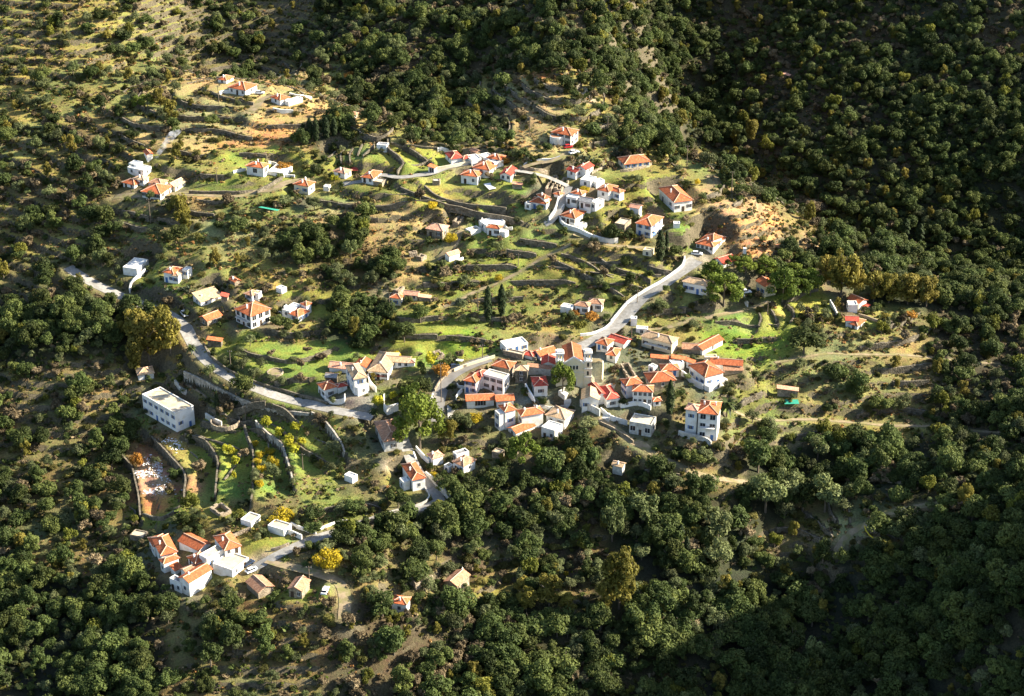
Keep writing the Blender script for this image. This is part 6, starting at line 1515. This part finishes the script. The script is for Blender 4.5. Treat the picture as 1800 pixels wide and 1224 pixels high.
# autumn colours
for t_, x, y, w_, h_, key, lb in [('M', 80, 205, 24, 36, 'orange', 'orange tree at the left edge beside the littered field'), ('Z', 458, 806, 16, 20, 'yellow', 'yellow tree uppermost of the four right of the long shadow'), ('Z', 462, 832, 18, 24, 'yellow', 'yellow tree second in the row right of the long shadow'),
      ('Z', 480, 822, 24, 30, 'yellow', 'bright yellow tree right in the row between two terrace walls'), ('Z', 457, 858, 16, 22, 'yellow', 'lowest yellow tree of the row between two terrace walls'), ('Z', 402, 800, 22, 20, 'citrus', 'yellow green fruit tree, upper one on the green terrace'), ('Z', 415, 822, 22, 22, 'citrus', 'yellow green fruit tree, middle one on the green terrace'),
      ('Z', 411, 845, 12, 18, 'citrus', 'small yellow green fruit tree, lowest on the green terrace'), ('Z', 577, 1000, 52, 48, 'yellow', 'big brilliant yellow tree above the grass car park'), ('Z', 792, 428, 24, 26, 'yellow', 'yellow tree beside the pale red roofed stone house'), ('Z', 876, 494, 18, 16, 'yellow', 'small yellow tree above the two meadow cypresses'),
      ('Z', 760, 368, 18, 20, 'yellow', 'yellow bush tree on the terraces above the stone house'), ('Z', 696, 630, 20, 17, 'yellow', 'yellow tree behind the pale tan roofed house'), ('Z', 495, 916, 44, 26, 'yellow', 'yellow and grey shrub beside the tan roofed shed'), ('Z', 1463, 384, 20, 18, 'orange', 'small orange tree at the foot of the ridge'),
      ('Z', 1434, 372, 46, 24, 'pinkbare', 'broad pinkish bare tree at the foot of the ridge'), ('Z', 1042, 562, 26, 20, 'orange', 'orange shrub in front of the brown roofed house'), ('Z', 1010, 555, 20, 14, 'orange', 'orange shrub left in front of the brown roofed house'), ('Z', 497, 298, 32, 18, 'orange', 'orange brown tree behind the house with the square window'),
      ('Z', 660, 312, 14, 12, 'yellow', 'yellow bush left of the tan terrace house'), ('Z', 588, 322, 20, 15, 'citrus', 'yellow green bush below the pale orange roofed house'), ('Z', 1027, 338, 18, 16, 'yellow', 'yellow tree behind the white flat roofed cube'), ('Z', 1225, 325, 12, 14, 'yellow', 'yellow shrub on the right hand slope'),
      ('Z', 836, 742, 28, 22, 'yellow', 'yellow and grey shrub beside the curving steps'), ('Z', 764, 842, 16, 20, 'yellow', 'yellow shrub left of the hollow house'), ('Z', 774, 660, 34, 28, 'orange', 'orange leaved tree beside the asphalt curve'), ('Z', 1280, 638, 12, 10, 'orange', 'small orange shrub below the green meadow'),
      ('Z', 1600, 558, 22, 16, 'orange', 'orange shrubs right of the twin white houses'), ('Z', 995, 1012, 10, 12, 'yellow', 'tiny yellow tree in the dark wood near the bottom'), ('Z', 720, 140, 22, 14, 'orange', 'rust coloured tree on the far slope at the top'), ('Z', 620, 140, 30, 18, 'orange', 'rust coloured spreading tree at the top left of the far slope'), ('Z', 885, 288, 26, 14, 'orange', 'orange bushes beside the orange roofed back house'),
      ('Z', 522, 762, 26, 24, 'citrus', 'citrus tree right in the walled orchard'), ('Z', 492, 772, 24, 22, 'citrus', 'citrus tree in the middle of the walled orchard'), ('Z', 470, 752, 28, 22, 'citrus', 'citrus tree at the top of the walled orchard'), ('Z', 508, 784, 26, 22, 'citrus', 'citrus tree lowest in the walled orchard'), ('Z', 517, 795, 20, 18, 'citrus', 'citrus tree by the lower wall of the orchard'),
      ('Z', 760, 650, 26, 36, 'citrus', 'green and yellow tree left of the asphalt curve'), ('Z', 664, 720, 26, 26, 'citrus', 'yellow green bush left of the big rounded pine'), ('Z', 690, 705, 20, 18, 'citrus', 'small yellow green bush above the big rounded pine')]:
    sp({'yellow': 'yellow_tree', 'orange': 'orange_tree', 'citrus': 'fruit_tree', 'pinkbare': 'bare_tree'}[key], key, 'round', t_, x, y, w_, h_, lb)
# olives and bare trees dotted over the meadow beside the main road
for x, y, w_, h_, key, lb in [(900, 455, 24, 17, 'olive', 'olive nearest the road wall in the olive meadow'), (1030, 495, 30, 19, 'olive', 'wide olive left of the round threshing floor'), (1000, 405, 22, 14, 'olive', 'olive at the upper left of the olive meadow'),
      (1190, 485, 26, 17, 'olive', 'olive directly above left of the round threshing floor'), (1130, 575, 28, 18, 'olive', 'olive lower left of the round threshing floor'), (1480, 445, 22, 14, 'olive', 'olive upper right of the round threshing floor'),
      (1605, 355, 16, 14, 'bare', 'small bare tree at the upper right of the olive meadow'), (1390, 645, 22, 16, 'olive', 'olive below right of the round threshing floor'), (1285, 610, 22, 14, 'olive', 'low olive just below the round threshing floor'), (1005, 355, 20, 12, 'olive', 'olive beside the grey stone shed in the meadow'),
      (1550, 500, 20, 22, 'bare', 'brown bare tree right of the round threshing floor'), (1545, 630, 22, 24, 'bare', 'brown bare tree near the red roofed corner house'), (1285, 385, 16, 14, 'bare', 'thin bare tree in the middle of the olive meadow'), (1740, 420, 24, 14, 'bare', 'spreading bare tree at the right end of the olive meadow'), (1100, 290, 24, 20, 'olive', 'big olive below the house with the loggia')]:
    sp('olive_tree' if key == 'olive' else 'bare_tree', key, 'round', 'I', x, y, w_, h_, lb)
for x, y, w_, h_, key, lb in [(735, 95, 16, 13, 'citrus', 'fruit tree at the top of the green terrace row'), (770, 130, 18, 15, 'citrus', 'fruit tree second from the top of the green terrace row'), (935, 60, 14, 14, 'yellow', 'small yellow tree at the very top of the yellow row'), (1040, 120, 18, 18, 'yellow', 'yellow tree right in the upper part of the yellow row'),
      (1080, 220, 18, 18, 'yellow', 'yellow tree closest to the pale grey terrace wall'), (950, 190, 16, 18, 'yellow', 'yellow tree left in the middle of the yellow row'), (1180, 80, 22, 20, 'citrus', 'fruit tree upper left in the orchard corner'), (1215, 130, 22, 20, 'citrus', 'fruit tree lower in the orchard corner'), (1265, 60, 18, 16, 'citrus', 'fruit tree right in the orchard corner')]:
    sp('fruit_tree' if key == 'citrus' else 'yellow_tree', key, 'round', 'M', x, y, w_, h_, lb)
# palms
def palm(t_, x, y, wpx, hpx, label):
    p = hit(*T(t_, x, y)); k = ppm(p); root = empty('palm_tree', p); tag(root, label, 'palm'); hh = hpx / k / CP; R_ = wpx / k / 2
    b = MB(); b.tube((0, 0, -.5), (.1, 0, hh * .6), .3, .24, 8); b.obj('trunk', M['bark'], root)
    for i in range(26):
        a = i * 2.4; el = .9 - 1.5 * (i / 26); b = MB(); prev = None
        for j in range(7):
            t = j / 6; r_ = R_ * t * math.cos(el * .6); z = hh * .6 + R_ * (t * math.sin(el) * 1.1 - t * t * .55); c = Vector((.1 + r_ * math.cos(a), r_ * math.sin(a), z))
            if prev is not None:
                side = Vector((-math.sin(a), math.cos(a), 0)) * (R_ * .16 * math.sin(math.pi * min(t + .1, 1)) + .03); dn = Vector((0, 0, -.12))
                b.poly([prev, prev + pside, c + side + dn, c]); b.poly([c, c - side + dn, prev - pside, prev]); pside = side + dn
            else: pside = Vector((-math.sin(a), math.cos(a), 0)) * .05
            prev = c
        b.obj('frond', LM['agave'] if i > 20 else LM['palm'], root)
    taken.append((p[0], p[1], R_))
LM['palm'] = leaf_mat('palm_fronds', (.05, .08, .02), (.09, .12, .03), (.15, .17, .05), .2, .2)
palm('L', 1430, 910, 42, 44, 'bushy palm right of the three storey white house'); palm('I', 585, 365, 22, 22, 'small palm beside the main road'); palm('J', 760, 1185, 22, 20, 'short palm at the edge of the yard'); palm('C', 135, 860, 12, 16, 'small palm left of the round bay house')

# ------------------------------------------------------------------ agave and prickly pear clumps
def agave_mesh(seed):
    r = random.Random(seed); b = MB()
    for i in range(16):
        a = r.random() * 6.28; el = .35 + r.random() * .9; L_ = .8 + .5 * r.random(); d = Vector((math.cos(a) * math.cos(el), math.sin(a) * math.cos(el), math.sin(el))) * L_; s = Vector((-math.sin(a), math.cos(a), 0)) * .1
        b.poly([-s, d * .5 - s * 1.3, d, d * .5 + s * 1.3, s])
    return b.mesh('agave', LM['agave'])
AG = [agave_mesh(i) for i in range(4)]
for (t_, cx_, cy_, rx, ry, n_, lb) in [('F', 1240, 1020, 60, 30, 22, 'pale agave in the patch beside the meadow cypresses'), ('C', 640, 860, 120, 60, 40, 'pale prickly cactus clump on the bank below the round bay house'), ('C', 960, 800, 90, 40, 24, 'pale prickly cactus clump behind the long cream house'), ('E', 500, 915, 100, 18, 16, 'grey green cabbage plant in the vegetable garden')]:
    for i in range(n_):
        p = hit(*T(t_, random.gauss(cx_, rx * .55), random.gauss(cy_, ry * .55))); o = link('agave_plant', random.choice(AG), None, p, random.random() * 6); s = random.uniform(.7, 1.7); o.scale = (s, s, s); tag(o, lb, 'agave', lb + 's')

# ------------------------------------------------------------------ scattered vegetation
def house_mask(x, y, marg=.8):
    m = np.zeros(len(x), bool)
    for name, label, vols in HS:
        for v in vols:
            dx = x - v['B'][0]; dy = y - v['B'][1]; a = dx * v['U'][0] + dy * v['U'][1]; b = dx * v['W'][0] + dy * v['W'][1]
            m |= (a > -marg) & (a < v['Lu'] + marg) & (b > -marg) & (b < v['Lw'] + marg)
    m |= (np.abs(x - cf[0]) < 9) & (y > cf[1] - 3) & (y < cf[1] + 20)
    return m
RD = np.full(H.shape, 99.)
for name, ln, wd, mat in roads_built:
    win, d, s, z = near(ln, 10); RD[win] = np.minimum(RD[win], d - wd / 2)
CLR = np.zeros(H.shape, bool)   # cleared ground
for poly in [P('J',380,930,760,930,800,1080,720,1150,380,1060), P('K',1450,360,1550,370,1550,600,1440,600), P('K',680,700,900,700,880,810,700,800), P('L',110,370,250,370,220,570,110,580), P('L',0,330,260,200,255,360,100,360), P('G',1540,590,1740,600,1740,700,1560,720), P('N',350,320,580,300,570,380,400,380), P('M',900,840,1100,800,1060,920,880,930)]:
    CLR |= inpoly(PX, PY, poly)
FRESH = np.zeros(H.shape, bool)   # mown green / lawn: few shrubs
for poly, c in PATCH:
    if c in (GRN, YGRN, SOIL) : FRESH |= inpoly(PX, PY, poly)
FRESH |= inpoly(PX, PY, P('M',60,130,200,10,330,290,340,410,320,560,120,570))
def cand(nn, seed):
    r = np.random.default_rng(seed); y = 370 + (985 - 370) * r.random(nn); half = 130 + .33 * y
    x = (r.random(nn) * 2 - 1) * np.minimum(half, 343); return x, y
def lookup(A, x, y):
    i = np.clip(np.searchsorted(AX, x), 0, nX - 1); j = np.clip(np.searchsorted(AY, y), 0, nY - 1); return A[i, j]
def view_ok(x, y, z, m=150):
    px, py = project(x, y, z); return (px > -m) & (px < 1800 + m) & (py > -m * .6) & (py < 1224 + m), px, py
#            F     f     G     g     d     D     s     v     b     x
DENS = dict(
 gold=     [.012, .014, .0008,.0015,.0004,.0002,.005, .002, .001, .006, .0025],
 ever=     [.085, .060, .0010,.005, .0030,.001, .020, .008, .002, .130, .0110],
 olive=    [.022, .026, .0028,.008, .003, .001, .017, .007, .002, .020, .0090],
 scrub=    [.018, .016, .0020,.008, .009, .007, .026, .013, .003, .010, .0190],
 bare=     [.010, .020, .0010,.004, .003, .003, .008, .006, .002, .003, .0060])
SPEC = dict(ever=('evergreen_tree', ('evergreen', 'evertree', 'evertree', 'evertall'), 2.2, 9.0), gold=('leafy_tree', ('gum', 'silver', 'citrusdull'), 2.4, 6.5), olive=('olive_tree', ('olive',), 2.6, 6.2), scrub=('green_shrub', ('scrub',), 1.4, 4.2), bare=('bare_tree', ('bare',), 2.0, 5.4))
WHERE = [ (lambda px, py: (px > 1040) & (py < 470) & (py < 1e9) , None) ]
def area_name(px, py, y):
    if y > 700 and px > 1000: return 'on the shaded hillside across the gorge'
    if y > 700: return 'on the far slope along the top'
    if py < 260 and px < 640: return 'on the knoll and slope at upper left'
    if px > 1560 and py > 200: return 'on the slopes at the right edge'
    if py > 760 and px > 780: return 'in the dark wood below the village'
    if py > 760: return 'among the terraces and lanes at lower left'
    if px < 640 and py > 560: return 'around the main road and meadow at left'
    if px > 1180 and py > 560: return 'on the olive terraces at the right'
    if py > 560: return 'in and around the village centre'
    if px < 640: return 'on the mid slope at left'
    if px < 900: return 'on the mid slope in the middle'
    if px > 1180: return 'along the ridge above the gorge'
    return 'around the upper houses'
ADJ = dict(gold='yellowish green tree', ever='dark evergreen tree', olive='grey green olive', scrub='yellowish green shrub', bare='bare brown tree')
tk_a = np.array(taken) if taken else np.zeros((0, 3))
def scatter_points(key, dens, seed, rmin, rmax, clear=1.2):
    area_sample = 46000 * 1.0
    x, y = cand(300000, seed); z = hz(x, y); ok, px, py = view_ok(x, y, z)
    jx = (vnoise(x, y, 9, 21) - .5) * 50; jy = (vnoise(x, y, 9, 22) - .5) * 34
    ci, ri, om = cover_idx(px + jx, py + jy); code = CA[ri, ci]
    code = outside(code, om, px)
    d = np.array(dens)[code]
    # clumpiness
    cl = fbm(x, y, 16, 300 + seed % 7, 2); d = d * np.clip((cl - .30) * 5.2, np.where(np.isin(code, [0, 1, 9]), .35, .12), 2.2) if key != 'f' else d
    fr_ = lookup(FRG, x, y); t_s = np.clip(lookup(TSG, x, y) * 1.4, 0, 1)
    d = d * (1 - t_s + t_s * np.where((fr_ > .62) | (fr_ < .04), 2.5, .30))
    # candidates per m2
    half = np.minimum(130 + .33 * y, 343); cd = 300000 / (615 * 2 * half)
    ok &= np.random.default_rng(seed + 1).random(len(x)) < d / cd
    ok &= ~lookup(CLR, x, y); fr = lookup(FRESH, x, y); ok &= ~(fr & (np.random.default_rng(seed + 2).random(len(x)) < .82))
    ok &= lookup(RD, x, y) > clear
    x, y, z, px, py = (a[ok] for a in (x, y, z, px, py))
    hm_ = house_mask(x, y, 1.4); x, y, z, px, py = (a[~hm_] for a in (x, y, z, px, py))
    if len(tk_a):
        dd = np.hypot(x[:, None] - tk_a[None, :, 0], y[:, None] - tk_a[None, :, 1]) > tk_a[None, :, 2] * .8; k = dd.all(1); x, y, z, px, py = (a[k] for a in (x, y, z, px, py))
    # small trees near houses so that they stay visible
    r = np.random.default_rng(seed + 3); w_ = rmin + (rmax - rmin) * r.random(len(x)) ** 1.9
    w_ = np.where((py > 740) & (px > 640), w_ * 1.12, w_) if rmax > 3 else w_
    nh = house_mask(x, y, 6.0); w_ = np.where(nh, np.minimum(w_, 3.2), w_)
    return x, y, z, px, py, w_
def gn_scatter(name, label, meshes, x, y, z, sx, sz, seed):
    n_ = len(x); r = np.random.default_rng(seed)
    me = bpy.data.meshes.new(name); me.vertices.add(n_); me.vertices.foreach_set('co', np.stack([x, y, z], 1).astype(np.float32).ravel())
    a = me.attributes.new('sc', 'FLOAT_VECTOR', 'POINT'); a.data.foreach_set('vector', np.stack([sx, sx, sz], 1).astype(np.float32).ravel())
    a = me.attributes.new('ro', 'FLOAT_VECTOR', 'POINT'); a.data.foreach_set('vector', np.stack([r.normal(size=n_) * .08, r.normal(size=n_) * .08, r.random(n_) * 6.28], 1).astype(np.float32).ravel())
    a = me.attributes.new('pi', 'INT', 'POINT'); a.data.foreach_set('value', r.integers(0, len(meshes), n_).astype(np.int32))
    o = link(name, me); tag(o, label, kind='stuff')
    cc = bpy.data.collections.new(name + '_prototypes')
    for k, m in enumerate(meshes):
        po = bpy.data.objects.new('%s_prototype_%02d' % (name, k), m); cc.objects.link(po)
    ng = bpy.data.node_groups.new(name, 'GeometryNodeTree')
    ng.interface.new_socket('Geometry', in_out='INPUT', socket_type='NodeSocketGeometry'); ng.interface.new_socket('Geometry', in_out='OUTPUT', socket_type='NodeSocketGeometry')
    gi = ng.nodes.new('NodeGroupInput'); go = ng.nodes.new('NodeGroupOutput'); iop = ng.nodes.new('GeometryNodeInstanceOnPoints'); ci_ = ng.nodes.new('GeometryNodeCollectionInfo')
    ci_.inputs['Collection'].default_value = cc; ci_.inputs['Separate Children'].default_value = True; ci_.inputs['Reset Children'].default_value = True
    def at(nm, dt):
        q = ng.nodes.new('GeometryNodeInputNamedAttribute'); q.data_type = dt; q.inputs['Name'].default_value = nm; return q.outputs['Attribute']
    ng.links.new(gi.outputs[0], iop.inputs['Points']); ng.links.new(ci_.outputs[0], iop.inputs['Instance']); iop.inputs['Pick Instance'].default_value = True
    ng.links.new(at('pi', 'INT'), iop.inputs['Instance Index']); ng.links.new(at('sc', 'FLOAT_VECTOR'), iop.inputs['Scale'])
    er = ng.nodes.new('FunctionNodeEulerToRotation'); ng.links.new(at('ro', 'FLOAT_VECTOR'), er.inputs[0]); ng.links.new(er.outputs[0], iop.inputs['Rotation'])
    ng.links.new(iop.outputs[0], go.inputs[0])
    md = o.modifiers.new('scatter', 'NODES'); md.node_group = ng
    return o
LANDM = []
for o in COL.objects:
    if o.parent is None and 'label' in o.keys() and o.get('category') and not o.get('group'):
        n_w = len(o['label'].split())
        if o['category'] in ('wall', 'wire', 'car', 'lean-to'): continue
        if n_w <= 10:
            qx, qy = project(o.location.x, o.location.y, o.location.z + 2); LANDM.append((o.location.x, o.location.y, float(qx), float(qy), o['label']))
LXY = np.array([(a, b) for a, b, _, _, _ in LANDM])
USED = {}
def land_label(pre, px, py, x, y):
    d = np.hypot(LXY[:, 0] - x, LXY[:, 1] - y); first = None
    for k in np.argsort(d)[:16]:
        if d[k] > 150: break
        dx, dy = px - LANDM[k][2], py - LANDM[k][3]
        rel = ('right of' if dx > 0 else 'left of') if abs(dx) > abs(dy) * 1.2 else ('below' if dy > 0 else 'above')
        near_ = ['close', 'a little way', 'well', 'far'][int(min(d[k] // 14, 2 + (d[k] > 60)))]
        for t in (pre + ' ' + near_ + ' ' + rel + ' the ' + LANDM[k][4], pre + ' ' + rel + ' the ' + LANDM[k][4]):
            if len(t.split()) <= 16:
                if t not in USED: USED[t] = 1; return t
                first = first or t
                break
    return first
def fine_area(px, py, an):
    h_ = ['far left', 'left', 'middle', 'right', 'far right'][int(np.clip(px // 360, 0, 4))]
    v_ = ['top', 'upper', 'middle', 'lower', 'bottom'][int(np.clip(py // 245, 0, 4))]
    return an.replace('on the ', 'on the ') + ', ' + v_ + ' ' + h_
# ------------------------------------------------------------------ dry stone terrace walls along the steps of the slope
def contour_lines():
    i0, i1, j0, j1 = ix0, ix0 + nx, iy0, iy0 + ny
    Q = QG[i0:i1, j0:j1] - .86; X = GX[i0:i1, j0:j1]; Y = GY[i0:i1, j0:j1]
    px, py = PX[i0:i1, j0:j1], PY[i0:i1, j0:j1]
    ok = (TSG[i0:i1, j0:j1] > .62) & (px > 215) & (px < 1650) & (py > 110) & (py < 1070) & (RD[i0:i1, j0:j1] > 1.5) & (PAD[i0:i1, j0:j1] < .05) & ~CLR[i0:i1, j0:j1]
    A = np.floor(Q); segs = {}
    cell = (A[:-1, :-1] != A[1:, :-1]) | (A[:-1, :-1] != A[:-1, 1:]) | (A[:-1, :-1] != A[1:, 1:])
    cell &= ok[:-1, :-1] & ok[1:, 1:]
    adj = {}
    for i, j in zip(*np.nonzero(cell)):
        e = {}
        for key, (a, b) in ((('h', i, j), ((i, j), (i + 1, j))), (('h', i, j + 1), ((i, j + 1), (i + 1, j + 1))), (('v', i, j), ((i, j), (i, j + 1))), (('v', i + 1, j), ((i + 1, j), (i + 1, j + 1)))):
            qa, qb = Q[a], Q[b]
            if math.floor(qa) != math.floor(qb):
                L_ = max(math.floor(qa), math.floor(qb)); t = (L_ - qa) / (qb - qa)
                e.setdefault(L_, []).append((key, (X[a] + t * (X[b] - X[a]), Y[a] + t * (Y[b] - Y[a]))))
        for L_, ks in e.items():
            if len(ks) == 2:
                k1, k2 = (L_,) + ks[0][0], (L_,) + ks[1][0]
                segs[k1] = ks[0][1]; segs[k2] = ks[1][1]; adj.setdefault(k1, []).append(k2); adj.setdefault(k2, []).append(k1)
    seen = set(); out = []
    for k in sorted(adj, key=lambda q_: len(adj[q_])):
        if k in seen: continue
        line = [k]; seen.add(k)
        while True:
            nxt = [m for m in adj[line[-1]] if m not in seen]
            if not nxt: break
            line.append(nxt[0]); seen.add(nxt[0])
        if len(line) > 12: out.append(np.array([segs[q_] for q_ in line]))
    return out
tw_ = []
rr = random.Random(5)
for ln in contour_lines():
    k = 0
    while k < len(ln) - 10:
        m = k + rr.randint(16, 46); piece = ln[k:m]; k = m + rr.randint(1, 8)
        if len(piece) < 12: continue
        for _ in range(3): piece[1:-1] = (piece[:-2] + 2 * piece[1:-1] + piece[2:]) / 4
        tw_.append(piece[::2] if len(piece) % 2 else np.vstack([piece[::2], piece[-1:]]))
tw_.sort(key=lambda p_: -float(np.linalg.norm(np.diff(p_, axis=0), axis=1).sum()) * FPX / 700 * (1 if p_[0, 1] < 700 else .6))
for p_ in tw_[:230]:
    # the wall top follows the tread above it
    tn = np.gradient(p_, axis=0); tn /= np.linalg.norm(tn, axis=1)[:, None] + 1e-9; nr = np.stack([-tn[:, 1], tn[:, 0]], 1)
    ha = hz(*(p_ + nr * 1.3).T); hb_ = hz(*(p_ - nr * 1.3).T); top = np.maximum(ha, hb_)
    for _ in range(4): top[1:-1] = (top[:-2] + 2 * top[1:-1] + top[2:]) / 4
    side = np.where(ha.mean() > hb_.mean(), -1, 1)
    l3 = np.column_stack([p_ + nr * side * .25, top])
    o = wall_mesh(l3, top + .02, 2.8, .5, 'wall_stone', 'terrace_wall', .22)
    c = l3[len(l3) // 2]; qx, qy = project(c[0], c[1], c[2]); lb = land_label('dry stone terrace wall', float(qx), float(qy), c[0], c[1]) or 'dry stone terrace wall on the open slope'
    tag(o, lb, 'wall', 'dry stone terrace walls across the slopes')
print('terrace walls', len(tw_))
tot = 0
for q_, key in enumerate(('ever', 'olive', 'scrub', 'bare', 'gold')):
    name, protos, rmin, rmax = SPEC[key]
    x, y, z, px, py, w_ = scatter_points(key, DENS[key], 1000 + q_ * 10, rmin, rmax)
    r = np.random.default_rng(q_)
    hgt = w_ * (.85 + .35 * r.random(len(x))) * dict(ever=1.0, olive=.95, scrub=.8, bare=1.05, gold=1.25)[key]
    ppm_ = FPX / (y * CP + (HC - z) * SP)
    inframe = (px > 0) & (px < 1800) & (py > 0) & (py < 1224)
    score = np.where(inframe, w_ * ppm_, -1); order = np.argsort(-score)
    ind = order[:296]; rest = order[296:]
    for i in ind:
        pk = protos[int(r.integers(len(protos)))]
        root = empty(name, (x[i], y[i], z[i] - .1), float(r.random() * 6.28)); an = area_name(px[i], py[i], y[i])
        size = 'small' if w_[i] < rmin + .3 * (rmax - rmin) else ('large' if w_[i] > rmin + .72 * (rmax - rmin) else 'medium sized')
        lb = land_label(size + ' ' + ADJ[key], px[i], py[i], x[i], y[i]) or (size + ' ' + ADJ[key] + ' ' + fine_area(px[i], py[i], an))
        tag(root, lb, 'shrub' if key == 'scrub' else 'tree', ADJ[key] + 's scattered over the hillside')
        c = link('crown', PROTO[pk][int(r.integers(len(PROTO[pk])))], root); c.scale = (w_[i], w_[i], hgt[i])
        t_ = link('trunk', TR['round'][int(r.integers(3))], root); t_.scale = (w_[i], w_[i], hgt[i])
    ms = [m for pk in protos for m in PROTO[pk]]
    gn_scatter(name.replace('tree', 'trees').replace('shrub', 'shrubs') + '_mass', 'smaller and farther ' + ADJ[key] + 's covering the hillsides', ms, x[rest], y[rest], z[rest] - .1, w_[rest], hgt[rest], q_)
    tot += len(x); print(key, len(x))
# low ground cover
def tuft(mat, seed, n_=26, leaf=.30, asp=2.2):
    r = np.random.default_rng(seed); c = np.stack([r.normal(size=5) * .22, r.normal(size=5) * .22, .12 + .1 * r.random(5)], 1); v, lv = leaves(c, np.full(5, .26), n_ / 5, leaf, seed, aspect=asp, inner=.2, flatten=.6); v[:, 2] = np.maximum(v[:, 2], -.05); return quads_mesh('tuft', v, lv, LM[mat])
#              F    f    G    g    d    D    s    v    b    x
GCV = [('dry_grass_tufts', 'dry tan grass tufts over the bare slopes', 'dry', [.01, .06, .10, .14, .34, .18, .13, .08, .08, .0, .30], .5, 1.1, 51),
       ('russet_bracken', 'russet bracken and dead vine rows on the dry slopes', 'russet', [.0, .01, .005, .015, .05, .38, .02, .01, .03, .0, .06], .5, 1.2, 52),
       ('grass_tufts', 'green grass tufts over the terraces', 'grass', [.01, .01, .22, .20, .03, .02, .06, .09, .06, .0, .14], .35, .8, 53),
       ('low_scrub', 'low green scrub between the trees', 'scrub', [.06, .06, .015, .07, .08, .05, .14, .06, .03, .04, .10], .7, 1.6, 54),
       ('dark_undergrowth', 'dark evergreen undergrowth below the trees', 'evergreen', [.14, .07, .004, .02, .015, .01, .06, .02, .01, .12, .02], .8, 2.0, 55),
       ('brown_undergrowth', 'brown leafless undergrowth among the trees', 'bare', [.03, .09, .008, .04, .03, .03, .08, .05, .02, .02, .03], .7, 1.7, 56)]
for nm, lb, mat, dens, s0, s1, sd in GCV:
    x, y, z, px, py, w_ = scatter_points('f', [d for d in dens], sd, s0, s1, .5)
    cl = fbm(x, y, 7, sd, 2); k = cl > .42; x, y, z, w_ = x[k], y[k], z[k], w_[k]
    r = np.random.default_rng(sd); gn_scatter(nm, lb, [tuft(mat, sd * 10 + i) for i in range(4)], x, y, z, w_ * 1.3, w_ * (.9 + .5 * r.random(len(x))), sd); print(nm, len(x))
print('objects', len(bpy.data.objects))
